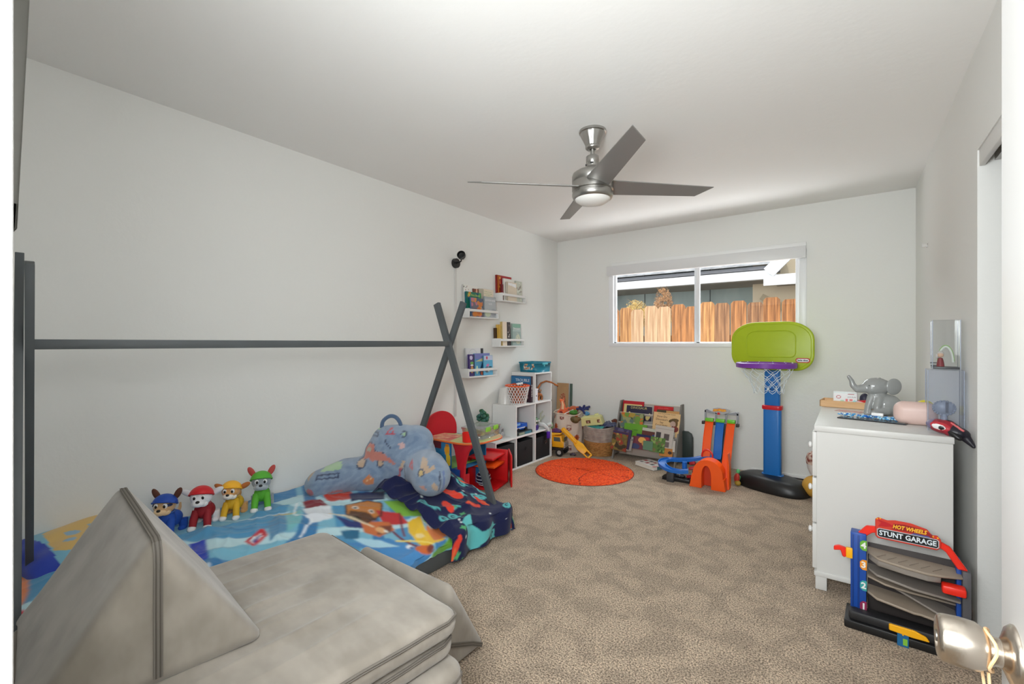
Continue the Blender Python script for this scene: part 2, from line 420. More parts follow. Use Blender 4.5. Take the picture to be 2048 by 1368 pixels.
# ============================================================ outside the window
g = G(); g.b2((-14, YF + .12, -.35), (8, 14, -.3)); tag(g.obj('ground', M('dry_soil', (150, 130, 105), .95, var=.3, vs=4)), kind='structure')
fence = thing('board_fence', 'weathered cedar picket fence with dog-eared tops outside the window', 'fence', (0, 6.55, -.3))
fm = []
for i, (a, b) in enumerate((((184, 134, 82), (112, 68, 34)), ((168, 112, 64), (94, 56, 28)), ((184, 152, 118), (140, 104, 72)), ((150, 108, 72), (84, 52, 32)))):
    fm.append(M('cedar_%d' % i, a, .8, vs=46, rgb2=b, stretch=(1, 1, .045), bump=.5, bs=60, det=8))
shapes_p = []
for k, dz_ in enumerate((0, .02, -.012, .03)):
    w = .0925; h = 2.05 + dz_
    gg = G(); gg.prism([(-w, 0), (w, 0), (w, h - .035), (w - .03, h), (-w + .03, h), (-w, h - .035)], 0, .018, UP, .002, 1)
    shapes_p.append(gg)
pmesh = [q.obj('picket', fm[0], fence) for q in shapes_p]
x = -5.2; k = 0
rr = random.Random(3)
while x < 1.4:
    src = pmesh[k % 4]
    o = src if k < 4 else src.copy()
    if k >= 4: C.objects.link(o)
    pale = -2.66 < x < -2.06
    o.location = (x, rr.uniform(-.006, .006) - (.02 if pale else 0), rr.uniform(-.012, .012) + max(0, (x + 2.4)) * .012); o.rotation_euler = (0, rr.uniform(-.006, .006), rr.uniform(-.03, .03))
    mt = fm[2] if pale else fm[rr.choice((0, 1) if x < -1.6 else (1, 3, 0))]
    o.material_slots[0].link = 'OBJECT'; o.material_slots[0].material = mt
    x += .188 + rr.uniform(0, .008); k += 1
for z in (.4, 1.55):
    g = G(); g.b2((-5.3, .02, z), (1.5, .06, z + .09), .003); g.obj('rail', fm[3], fence)

# dried plants behind the fence
def dry_plant(name, label, loc, blobs, seed, cols):
    t = thing(name, label, 'plant', loc, 0)
    r_ = random.Random(seed)
    g = G()
    for (bx, bz, br, bh) in blobs:
        g.tube([(bx * .6, 0, 0), (bx * .9, 0, bz * .6), (bx, 0, bz + bh)], [.012, .008, .003], 5)
        for i in range(26):
            a = r_.uniform(0, 2 * PI); zz = r_.uniform(-bh, bh); e = r_.uniform(.4, 1) * br
            g.tube([(bx, 0, bz + zz * .7), (bx + e * math.cos(a), e * math.sin(a), bz + zz + .05)], [.003, .0015], 3, False)
    g.obj('stem', M('dry_stem', (146, 110, 70), .9), t)
    me_v, me_f = [], []
    for (bx, bz, br, bh) in blobs:
        for i in range(int(6500 * br * bh / .04)):
            a = r_.uniform(0, 2 * PI); ph = math.acos(r_.uniform(-1, 1)); q = r_.uniform(.25, 1) ** .5
            c = Vector((bx + br * q * math.sin(ph) * math.cos(a), br * q * math.sin(ph) * math.sin(a), bz + bh * q * math.cos(ph)))
            if noise.noise(c * 11) + .12 < 0: continue
            u = Vector((r_.uniform(-1, 1), r_.uniform(-1, 1), r_.uniform(-1, 1))).normalized(); v = u.orthogonal().normalized(); s_ = r_.uniform(.005, .011)
            n0 = len(me_v); me_v += [c - u * s_, c + v * s_ * .5, c + u * s_, c - v * s_ * .5]; me_f.append((n0, n0 + 1, n0 + 2, n0 + 3))
    me = bpy.data.meshes.new('foliage'); me.from_pydata([tuple(p) for p in me_v], [], me_f)
    me.materials.append(M(name + '_leaves', cols[0], .8, rgb2=cols[1], vs=30)); o = bpy.data.objects.new('foliage', me); C.objects.link(o); o.parent = t
    tag(o, kind='stuff')
dry_plant('dry_bush', 'low yellowish dried bush showing over the left pickets', (-2.58, 6.95, -.3), [(-.12, 1.98, .2, .24), (.14, 1.92, .2, .18), (.32, 1.88, .12, .12)], 4, ((226, 196, 124), (176, 140, 76)))
dry_plant('tall_dry_plant', 'taller reddish dried plant rising beside the low bush behind the fence', (-2.28, 7.0, -.3), [(.0, 2.06, .15, .34)], 9, ((206, 160, 112), (158, 112, 76)))

# neighbouring house
nb = thing('neighbor_house', "neighbouring house with teal-grey siding and white fascia beyond the fence", 'house', (0, 0, 0))
m_teal = M('teal_siding', (186, 198, 192), .85, rgb2=(158, 172, 170), vs=3, stretch=(1, 1, .2), bump=.1)
m_beige = M('beige_stucco', (214, 198, 170), .9, bump=.2)
g = G(); g.b2((-9, 8.7, -.3), (-1.25, 8.8, 3.0)); g.obj('siding', m_teal, nb)
for xx in (-5.6, -4.4, -3.2, -2.0):
    g = G(); g.b2((xx, 8.69, -.3), (xx + .012, 8.701, 2.6)); g.obj('batten', M('siding_groove', (70, 78, 78), .9), nb)
g = G(); g.b2((-1.25, 8.3, -.3), (4, 8.4, 4.0)); g.obj('wall', m_beige, nb)
g = G(); g.b2((-9, 7.8, 2.20), (-.86, 7.83, 2.335), .003); g.obj('fascia', M('fascia_white', (244, 244, 244), .5), nb)
g = G(); g.b2((-9, 7.79, 2.345), (-.86, 8.7, 2.40), .003); g.obj('eave', M('eave_gray', (120, 120, 124), .7), nb)
m_roof = M('roof_shingle', (214, 214, 214), .8, rgb2=(160, 160, 162), vs=24, stretch=(.3, 1, 1))
g = G(); g.bar((-4.9, 7.75, 2.43), (-4.9, 10.4, 3.15), 8.2, .03); g.obj('roof', m_roof, nb)
g = G(); g.b2((-9, 7.83, 2.19), (-.9, 8.7, 2.21)); g.obj('soffit', M('soffit_gray', (150, 146, 138), .8), nb)  # soffit boards in one even warm grey
g = G(); g.bar((-.95, 7.7, 2.28), (-.35, 7.7, 2.90), .04, .17, up=(0, 0, 1)); g.obj('rake_board', MATS['fascia_white'], nb)
g = G(); g.b2((-1.02, 7.72, 2.09), (1.4, 7.76, 2.245), .003); g.obj('fascia', MATS['fascia_white'], nb)
g = G(); g.b2((-.9, 7.76, 2.13), (1.4, 8.3, 2.16)); g.obj('soffit', MATS['soffit_gray'], nb)
for k in range(5):
    g = G(); g.b2((-.62 + .03 * k, 7.95, 2.42 + k * .19), (3, 7.97, 2.60 + k * .19), .003); g.obj('shingle', m_beige, nb)
g = G(); g.bar((-1.12, 8.27, 1.98), (-.50, 8.27, 1.60), .05, .10, up=(0, 0, 1)); g.obj('brace', M('brace_tan', (176, 160, 132), .8), nb)
# ============================================================ ceiling fan
fan = thing('ceiling_fan', 'brushed nickel ceiling fan with four flat blades and a frosted dome light', 'ceiling fan', (-1.213, 2.443, ZC))
g = G(); g.lathe([(0, 0), (.078, 0), (.08, -.006), (.079, -.014), (.072, -.018)], seg=48)
g.lathe([(.072, -.018), (.068, -.034), (.055, -.058), (.044, -.082), (.041, -.09)], seg=48, flute=(12, .02))
g.lathe([(.041, -.09), (.043, -.094), (.042, -.104), (.034, -.110), (.018, -.110), (.016, -.1), (0, -.1)], seg=48); g.obj('canopy', m_nickel, fan, 50)
g = G(); g.cyl((0, 0, -.1), (0, 0, -.17), .0125, seg=20); g.obj('downrod', m_nickel, fan)
g = G(); g.lathe([(0, -.150), (.034, -.150), (.0375, -.153), (.038, -.19), (.036, -.192), (.036, -.212), (.06, -.226), (.095, -.242), (.116, -.256), (.1205, -.27), (.1205, -.30), (.117, -.303), (.117, -.307), (.1205, -.310), (.1205, -.352), (.112, -.356), (.112, -.364), (.119, -.368), (.1195, -.385), (.112, -.402), (.106, -.404), (0, -.38)], seg=56); g.obj('motor_housing', m_nickel, fan, 50)
for a in (0, 90, 180, 270):
    g = G(); g.box((.0375 * math.cos(R(a + 20)), .0375 * math.sin(R(a + 20)), -.2), (.006, .018, .009), RZ(R(a + 20)).to_3x3()); g.obj('vent_slot', m_black, fan)
g = G(); g.lathe([(.105, -.398), (.098, -.412), (.075, -.427), (.04, -.437), (0, -.440)], seg=48); g.obj('light_dome', M('frosted_dome', (245, 244, 240), .35, emit=None), fan)
for k, ang in enumerate((223, 313, 43, 133)):
    g = G(); g.prism([(.10, -.068), (.10, .068), (.66, .05), (.735, -.045)], -.003, .003, RZ(R(ang)) @ T(0, 0, -.33) @ Matrix.Rotation(R(-17), 4, 'X'), .0015, 1)
    g.obj('blade', M('blade_nickel', (150, 149, 146), .45, .55), fan)

# ============================================================ teepee bed
bed = thing('teepee_bed', 'low slate-grey toddler bed with crossed teepee poles and a ridge rail along the left wall', 'bed', (-2.3, 1.3, 0))
def wp(p): return (p[0] + 2.3, p[1] - 1.3, p[2])
for nm, a, b, w, h in (('side_rail', (-1.80, .24, .05), (-1.80, 2.335, .05), .03, .085), ('side_rail', (-2.84, .36, .05), (-2.84, 2.335, .05), .03, .085),
                       ('end_rail', (-2.84, 2.335, .05), (-1.80, 2.335, .05), .028, .085), ('end_rail', (-2.80, .345, .05), (-1.80, .235, .05), .028, .085)):
    g = G(); g.bar(wp(a), wp(b), w, h, .002, ext=.012); g.obj(nm, m_grayw, bed)
# far cross: one pole leans right, one leans left, lapped
g = G(); g.bar(wp((-2.835, 2.345, 0)), wp((-2.150, 2.345, 1.515)), .046, .024, .002, up=(0, 1, 0)); g.obj('pole', m_grayw, bed)
g = G(); g.bar(wp((-1.800, 2.318, 0)), wp((-2.385, 2.318, 1.515)), .05, .026, .002, up=(0, 1, 0)); g.obj('pole', m_grayw, bed)
nu = (.112, .994, 0)
g = G(); g.bar(wp((-2.76, .333, 0)), wp((-2.20, .266, 1.50)), .045, .024, .002, up=nu); g.obj('pole', m_grayw, bed)
g = G(); g.bar(wp((-1.84, .192, 0)), wp((-2.46, .272, 1.555)), .045, .024, .002, up=nu); g.obj('pole', m_grayw, bed)
g = G(); g.bar(wp((-2.325, .285, 1.226)), wp((-2.262, 2.31, 1.226)), .030, .036, .002); g.obj('ridge_rail', m_grayw, bed)
for k in range(7):
    g = G(); g.b2(wp((-2.825, .45 + k * .28, .055)), wp((-1.815, .53 + k * .28, .067))); g.obj('slat', m_grayw, bed)
mt = thing('mattress', 'thin white mattress lying under the printed bedding', 'mattress', (-2.43, 1.30, .068))
g = G(); g.b2((-.39, -.93, 0), (.19, .98, .165), .03, 3); g.obj('mattress_body', M('mattress_white', (225, 225, 222), .8), mt)

def hz(X):
    t = np.clip((X + 2.35) / .55, 0, 1); return .285 - .15 * t * t * (3 - 2 * t)
def ridges(x, y, seed, amp, n=7, lo=6, hi=34):
    r_ = random.Random(seed); z = np.zeros_like(x)
    for i in range(n):
        a = r_.uniform(0, PI); f = r_.uniform(lo, hi); p = r_.uniform(0, 6); q = r_.uniform(2, 6)
        s_ = np.sin((x * math.cos(a) + y * math.sin(a)) * f + p + 1.4 * np.sin((x * math.sin(a) - y * math.cos(a)) * q + p))
        z += amp * (lo / f) ** .5 * (1 - np.abs(s_)) ** 2 * (.5 + .5 * np.sin(x * q + y * 3 + p))
    return z
def drape(d, edge, r=.03):
    """distance along the cloth -> (coordinate, drop) past an edge"""
    s0 = edge - r; e = d - s0
    c = np.where(e <= 0, d, np.where(e < r * PI / 2, s0 + r * np.sin(np.clip(e / r, 0, PI / 2)), edge))
    dz_ = np.where(e <= 0, 0, np.where(e < r * PI / 2, r * (1 - np.cos(np.clip(e / r, 0, PI / 2))), r + e - r * PI / 2))
    return c, dz_
duvet_art = [
    ('p', [(-2.36, 1.56), (-2.31, 1.68), (-2.23, 1.72), (-2.15, 1.65), (-2.14, 1.54), (-2.23, 1.48)], (196, 124, 52)),
    ('p', [(-2.27, 1.53), (-2.19, 1.6), (-2.13, 1.61), (-2.14, 1.52), (-2.22, 1.47)], (92, 58, 36)),
    ('e', -2.28, 1.57, 0.02, 0.016, 0, (245, 240, 230)),
    ('e', -2.2, 1.62, 0.018, 0.0144, 0, (245, 240, 230)),
    ('p', [(-2.27, 1.43), (-2.19, 1.48), (-2.13, 1.56), (-2.1, 1.52), (-2.16, 1.43)], (28, 44, 112)),
    ('p', [(-2.25, 1.74), (-2.21, 1.84), (-2.05, 1.96), (-1.98, 1.91), (-2.1, 1.74)], (128, 186, 62)),
    ('p', [(-2.2, 1.65), (-2.12, 1.76), (-2.03, 1.75), (-2.08, 1.62)], (196, 46, 48)),
    ('p', [(-2.16, 1.52), (-2.09, 1.66), (-2.03, 1.65), (-2.02, 1.54), (-2.08, 1.49)], (206, 112, 58)),
    ('p', [(-2.09, 1.59), (-2.06, 1.66), (-2.02, 1.61), (-2.04, 1.54)], (120, 60, 40)),
    ('p', [(-2.04, 1.75), (-2.03, 1.84), (-1.92, 1.78), (-1.81, 1.83), (-1.79, 1.66), (-1.86, 1.67), (-1.97, 1.7)], (238, 192, 40)),
    ('p', [(-2.03, 1.92), (-1.95, 1.96), (-1.83, 1.86), (-1.82, 1.75), (-1.93, 1.79)], (216, 116, 46)),
    ('p', [(-2.03, 1.86), (-1.96, 1.9), (-1.92, 1.82), (-1.97, 1.82)], (240, 236, 230)),
    ('p', [(-2.06, 2.04), (-1.94, 2.04), (-1.79, 1.91), (-1.78, 1.82), (-1.92, 1.94)], (172, 146, 128)),
    ('p', [(-2.19, 1.92), (-2.08, 2.04), (-2.03, 1.95), (-2.13, 1.9)], (112, 112, 118)),
    ('p', [(-1.75, 1.69), (-1.8, 1.86), (-1.74, 1.85), (-1.68, 1.66)], (104, 162, 52)),
    ('p', [(-2.06, 1.36), (-1.99, 1.58), (-1.74, 1.68), (-1.65, 1.51), (-1.92, 1.46)], (66, 136, 196)),
    ('p', [(-2.09, 1.41), (-2.0, 1.53), (-1.9, 1.58), (-1.97, 1.45)], (176, 218, 236)),
    ('p', [(-2.15, 1.39), (-2.11, 1.48), (-2.06, 1.44), (-2.09, 1.38)], (36, 104, 140)),
    ('l', [(-2.02, 1.63), (-1.92, 1.63), (-1.85, 1.65)], 0.008, (110, 30, 60)),
    ('p', [(-2.47, 0.81), (-2.44, 0.87), (-2.24, 0.81), (-2.25, 0.76)], (28, 56, 178)),
    ('p', [(-2.3, 0.98), (-2.37, 1.1), (-2.28, 1.08), (-2.24, 0.99)], (202, 32, 44)),
    ('p', [(-2.29, 1.0), (-2.33, 1.07), (-2.29, 1.06), (-2.26, 1.0)], (236, 236, 240)),
    ('l', [(-2.27, 1.01), (-2.31, 1.06)], 0.006, (40, 60, 140)),
    ('p', [(-2.43, 1.15), (-2.49, 1.27), (-2.28, 1.18), (-2.24, 1.07)], (86, 140, 178)),
    ('p', [(-2.49, 1.28), (-2.46, 1.35), (-2.29, 1.25), (-2.27, 1.17)], (120, 190, 196)),
    ('l', [(-2.5, 1.22), (-2.49, 1.28), (-2.46, 1.31)], 0.008, (210, 180, 90)),
    ('p', [(-2.58, 1.42), (-2.54, 1.51), (-2.39, 1.48), (-2.47, 1.38)], (128, 18, 40)),
    ('p', [(-2.49, 1.37), (-2.4, 1.49), (-2.25, 1.41), (-2.28, 1.3)], (226, 232, 238)),
    ('p', [(-2.65, 1.57), (-2.54, 1.71), (-2.37, 1.66), (-2.47, 1.53)], (196, 52, 30)),
    ('p', [(-2.5, 1.68), (-2.36, 1.84), (-2.26, 1.76), (-2.38, 1.61)], (30, 40, 84)),
]
def soften(c, n):
    for _ in range(n):
        c = (c + np.roll(c, 1, 0) + np.roll(c, -1, 0) + np.roll(c, 1, 1) + np.roll(c, -1, 1)) / 5
    return c
# duvet: printed cotton with drawn folds
nx, ny = 240, 430
U, V = np.meshgrid(np.linspace(-2.885, -1.72, nx + 1), np.linspace(.06, 2.36, ny + 1))
col = np.ones(U.shape + (3,)) * np.array(lin((122, 184, 208)))
wv = np.sin(9 * U + 3 * np.sin(4 * V) + 7 * V); wv2 = np.sin(14 * (U - .6 * V) + 2 * np.sin(6 * U))
col[wv > .55] = lin((78, 150, 194)); col[(wv2 > .72)] = lin((190, 224, 232)); col[(wv < -.8)] = lin((52, 122, 176))
col[(U < -2.72) & (V > .9) & (wv > -.2)] = lin((44, 128, 184))
paint(U, V, col, duvet_art + [
    ('p', [(-2.35, .3), (-1.9, .35), (-1.85, .75), (-2.2, .8)], (206, 222, 232)), ('p', [(-2.3, .35), (-2.0, .4), (-2.0, .6)], (230, 120, 70)),
    ('p', [(-2.6, .62), (-2.42, .62), (-2.36, .78), (-2.55, .8)], (236, 130, 80)), ('e', -2.1, .28, .2, .06, .2, (206, 50, 66)), ('e', -2.5, .25, .2, .05, -.1, (232, 140, 90)),
    ('p', [(-2.2, 1.0), (-2.0, .9), (-1.85, 1.1), (-2.1, 1.2)], (60, 110, 190)),
    ('l', [(-2.36, 1.56), (-2.31, 1.68), (-2.23, 1.72), (-2.15, 1.65), (-2.14, 1.54), (-2.23, 1.48), (-2.36, 1.56)], .005, (60, 36, 26)),
    ('e', -2.28, 1.57, .012, .010, 0, (60, 36, 20)), ('e', -2.2, 1.62, .010, .009, 0, (60, 36, 20)), ('e', -2.19, 1.52, .022, .012, .6, (40, 26, 22)),
    ('e', -2.06, 1.58, .030, .022, .5, (232, 176, 120)), ('e', -2.04, 1.60, .012, .010, .5, (236, 236, 230)), ('e', -1.90, 1.72, .026, .018, .4, (240, 214, 150)), ('e', -1.97, 1.86, .04, .014, .9, (168, 214, 90)),
    ('l', [(-2.30, 1.42), (-2.20, 1.50), (-2.10, 1.56)], .006, (230, 214, 180)), ('l', [(-2.12, 1.76), (-2.03, 1.70), (-1.96, 1.66)], .006, (120, 20, 40)),
    ('l', [(-1.95, 1.60), (-1.88, 1.68), (-1.80, 1.72)], .006, (250, 224, 110)), ('e', -1.87, 1.62, .02, .016, .3, (236, 240, 244)), ('e', -1.86, 1.62, .011, .009, .3, (60, 80, 150)),
    ('e', -1.80, 1.66, .05, .03, .7, (206, 100, 40)), ('e', -1.78, 1.69, .02, .026, .5, (120, 50, 40)),
    ('l', [(-2.72, 1.0), (-2.55, 1.12), (-2.5, 1.3)], .004, (220, 236, 244)), ('l', [(-2.66, .95), (-2.45, 1.0), (-2.35, 1.2)], .004, (60, 120, 170)), ('l', [(-2.6, 1.4), (-2.45, 1.3), (-2.3, 1.32), (-2.2, 1.2)], .005, (240, 246, 250)),
    ('e', -2.62, 1.36, .03, .02, .3, (160, 210, 220)), ('p', [(-2.02, 1.32), (-1.95, 1.42), (-1.85, 1.4), (-1.88, 1.28)], (160, 208, 232))])
col = soften(col, 2)
X_, dx_ = drape(U, -1.775, .05)
Yf, dy_ = drape(V, 2.33, .03); Yn_, dn_ = drape(-Yf, -.235, .03); Y_ = -Yn_
rd = ridges(U, V, 5, .016, 9, 5, 30); rd[U < -2.6] *= .4
Z_ = hz(X_) + rd - dx_ * .7 - dy_ * .8 - dn_ + .05 * np.exp(-((V - .45) / .2) ** 2) * np.clip((-U - 1.9) * 2, 0, 1)
X_ = X_ + np.where(dx_ > .03, .010 * np.sin(V * 38), 0); Y_ = Y_ - np.where(dn_ > .02, .01 * np.sin(U * 42) + .012, 0)
Z_ = np.maximum(Z_, .055)
dv = grid('duvet', nx, ny, np.stack([X_, Y_, Z_], -1), printmat('printed_cotton', .75, .12, 260, .2), None, col)
tag(dv, 'printed bed duvet in light blue with orange, yellow and green cartoon patches', 'duvet')

# bed pillow at the near end
nx, ny = 70, 60
A, B = np.meshgrid(np.linspace(-1, 1, nx + 1), np.linspace(-1, 1, ny + 1))
def pillow_sheet(sgn):
    e = (1 - A ** 4) * (1 - B ** 4); h = np.sign(sgn) * .055 * np.clip(e, 0, 1) ** .45 + .003 * np.sin(9 * A + 4 * B)
    return np.stack([A * .22 * (1 - .06 * B * B), B * .19 * (1 - .06 * A * A), h], -1)
pw = thing('bed_pillow', 'tan and light blue bed pillow with paw marks at the near end of the bed', 'pillow', (-2.70, .47, .345), R(6))
pw.rotation_euler = (R(6), R(4), R(6))
col = np.ones(A.shape + (3,)) * np.array(lin((124, 186, 210)))
paint(A * .29, B * .21, col, [('p', [(-.28, .0), (-.26, .17), (.2, .2), (.27, .05), (.12, -.10), (-.2, -.08)], (226, 188, 112)), ('e', -.05, .0, .04, .025, .4, (150, 186, 210)), ('e', .04, -.03, .03, .02, .4, (150, 186, 210)), ('e', .1, .06, .045, .03, .2, (150, 186, 210)), ('e', -.08, .08, .022, .014, .4, (150, 186, 210)),
    ('p', [(-.29, -.21), (.29, -.21), (.29, -.12), (.0, -.10), (-.29, -.14)], (36, 66, 180))])
top_ = pillow_sheet(1); bot_ = pillow_sheet(-1)
grid('pillow_top', nx, ny, top_, printmat('printed_cotton'), pw, col)
grid('pillow_back', nx, ny, bot_[:, ::-1], M('pillow_blue', (110, 176, 204), .8), pw)

# navy throw blanket bunched over the far corner
nx, ny = 200, 190
U, V = np.meshgrid(np.linspace(-2.42, -1.52, nx + 1), np.linspace(1.80, 2.47, ny + 1))
col = np.ones(U.shape + (3,)) * np.array(lin((15, 23, 68)))
sp = []
r_ = random.Random(12)
for i in range(70):
    cx, cy = r_.uniform(-2.4, -1.5), r_.uniform(1.75, 2.5); k = r_.choice('rtgwwt'); a = r_.uniform(0, 3)
    if k == 'r': sp += [('e', cx, cy, .045, .02, a, (226, 64, 44)), ('e', cx + .04 * math.cos(a), cy + .04 * math.sin(a), .022, .012, a + .9, (226, 64, 44)), ('l', [(cx, cy), (cx - .05 * math.cos(a), cy - .05 * math.sin(a) + .02)], .007, (236, 110, 60))]
    elif k == 't': sp += [('o', cx, cy, .022, .007, (92, 184, 186)), ('l', [(cx, cy), (cx + .03, cy + .03)], .006, (92, 184, 186))]
    elif k == 'g': sp += [('e', cx, cy, .02, .008, a, (84, 170, 110)), ('e', cx, cy, .008, .02, a, (84, 170, 110))]
    else: sp += [('e', cx, cy, .008, .006, a, (220, 226, 226))]
sp += [('p', [(-1.84, 2.02), (-1.76, 1.97), (-1.70, 2.04), (-1.72, 2.16), (-1.66, 2.2), (-1.63, 2.1), (-1.58, 2.0), (-1.66, 1.9), (-1.8, 1.92)], (96, 190, 192)), ('e', -2.08, 2.12, .10, .035, .2, (232, 66, 44)), ('e', -1.98, 2.0, .06, .03, -.5, (232, 66, 44))]
paint(U, V, col, sp)
col = soften(col, 1)
X_, dx_ = drape(U, -1.745, .06); Y_, dy_ = drape(V, 2.365, .05)
Z_ = hz(X_) + .045 + ridges(U, V, 31, .028, 9, 7, 24) - dx_ * .95 - dy_ * .95
Z_ -= .035 * np.exp(-((U + 2.42) / .05) ** 2) + .03 * np.exp(-((V - 1.80) / .04) ** 2)
X_ = X_ + np.where(dx_ > .02, .018 * np.sin(V * 30 + 2), 0); Y_ = Y_ + np.where(dy_ > .02, .014 * np.sin(U * 34), 0)
Y_ = Y_ - .10 * np.clip((-1.75 - U) / .6, 0, 1) * (V < 1.9) * 0
Z_ = np.maximum(Z_, .03)
th = thing('throw_blanket', 'navy fleece throw with red and teal animals bunched over the far bed corner', 'blanket', (0, 0, 0))
grid('fleece', nx, ny, np.stack([X_, Y_ + .03 * np.sin(6 * U), Z_], -1), printmat('fleece_print', .95, .3, 300, .1), th, col)

# ============================================================ backrest pillow with arms
bp_ = thing('backrest_pillow', 'fluffy blue-grey backrest pillow with arms and stitched diggers on the bed', 'pillow', (-2.42, 1.885, .262), R(36.4))
def bpcol(co):
    u, z = co[:, 0], co[:, 2]; col = np.ones((len(co), 3)) * np.array(lin((130, 152, 178)))
    n = np.sin(u * 60 + 5 * np.sin(z * 31)) * np.sin(z * 47 + 3 * np.sin(u * 20)); col[n > .5] = lin((118, 141, 170)); col[n < -.55] = lin((142, 162, 186))
    or_, rd_, ln_, gr_, tn_ = (202, 122, 106), (200, 66, 78), (62, 76, 104), (172, 206, 160), (196, 168, 140)
    art = [('e', -.13, .205, .03, .03, 0, ln_), ('e', -.13, .205, .022, .022, 0, tn_), ('e', -.01, .205, .026, .026, 0, ln_), ('e', -.01, .205, .018, .018, 0, tn_),
           ('p', [(-.13, .225), (-.12, .29), (-.10, .325), (-.06, .32), (-.058, .28), (.01, .27), (.035, .245), (.06, .235), (.095, .20), (.05, .205), (.03, .225), (-.03, .225), (-.06, .215), (-.10, .23)], or_), ('e', -.09, .285, .014, .016, 0, (176, 178, 160)), ('l', [(-.13, .225), (-.12, .29), (-.10, .325), (-.06, .32), (-.058, .28), (.01, .27), (.035, .245)], .0022, ln_),
           ('p', [(-.13, .395), (-.10, .435), (-.02, .44), (-.035, .405)], gr_), ('l', [(-.14, .365), (-.14, .385), (-.04, .39), (-.035, .37), (-.14, .365)], .0035, ln_),
           ('l', [(.02, .385), (.045, .42), (.07, .385), (.02, .385)], .004, rd_), ('o', .135, .385, .016, .004, ln_), ('e', .135, .385, .011, .011, 0, gr_),
           ('l', [(.01, .35), (.05, .30)], .004, ln_), ('p', [(.10, .33), (.13, .335), (.15, .31), (.12, .29)], (214, 176, 172)),
           ('p', [(-.11, .11), (-.075, .14), (-.04, .12), (-.05, .075), (-.10, .075)], (216, 134, 80)), ('l', [(-.09, .10), (-.06, .115)], .003, (240, 200, 150)),
           ('l', [(0, .03), (.09, .10), (.15, .2)], .003, ln_), ('l', [(.10, .09), (.125, .19)], .007, (176, 84, 96)), ('p', [(.11, .18), (.13, .22), (.15, .22), (.14, .175)], tn_), ('p', [(.01, .035), (.05, .075), (.16, .05), (.14, .03)], tn_), ('l', [(.15, .2), (.15, .10)], .003, ln_), ('e', .15, .09, .014, .012, 0, tn_),
           ('p', [(-.36, .17), (-.35, .205), (-.25, .215), (-.24, .18)], gr_), ('l', [(-.37, .135), (-.37, .155), (-.25, .16), (-.245, .14), (-.37, .135)], .0035, ln_), ('e', -.41, .055, .026, .022, 0, (196, 82, 92)), ('p', [(-.32, .04), (-.25, .06), (-.22, .04)], (190, 100, 104)), ('p', [(-.44, .13), (-.42, .17), (-.40, .165), (-.42, .12)], tn_),
           ('l', [(.19, .20), (.205, .235), (.22, .20), (.19, .20)], .006, rd_), ('p', [(.28, .20), (.275, .27), (.31, .265), (.33, .22), (.36, .24), (.37, .22), (.31, .19)], tn_), ('e', .285, .195, .022, .022, 0, ln_), ('e', .285, .195, .015, .015, 0, (210, 182, 120)),
           ('l', [(.395, .20), (.40, .12), (.385, .08)], .004, ln_), ('l', [(.415, .20), (.42, .12), (.40, .07)], .004, (90, 120, 180)), ('p', [(.27, .115), (.31, .12), (.32, .09), (.29, .10)], (200, 140, 120)), ('e', .37, .11, .014, .03, .2, tn_)]
    m = co[:, 1] < .05
    c2 = col.copy(); paint(u, z, c2, art); col[m] = c2[m]; return col
m_plushprint = printmat('plush_print', .95, .6, 420, .6)
blob('pillow_body', [('e', (.09, .05, .20), (.245, .12, .235)), ('b', (.09, .05, .17), (.45, .17, .30)), ('b', (.11, .03, .34), (.27, .14, .14)), ('e', (.02, .05, .33), (.12, .09, .10)), ('e', (.19, .05, .33), (.12, .09, .10)),
                     ('t', [(-.08, .02, .12), (-.24, -.02, .115), (-.37, -.10, .085)], [.115, .112, .092]), ('e', (-.37, -.11, .08), (.10, .07, .085)),
                     ('t', [(.22, .02, .17), (.29, -.06, .16), (.325, -.14, .150)], [.12, .128, .125])], .011, m_plushprint, bp_, 10, bpcol)
g = G(); g.tube(crom([(-.03, .04, .405), (-.02, .035, .455), (.02, .03, .488), (.06, .03, .486), (.09, .035, .45), (.10, .04, .40)]), .013, 10); g.obj('handle', M('handle_blue', (74, 98, 128), .9, sheen=.5), bp_)

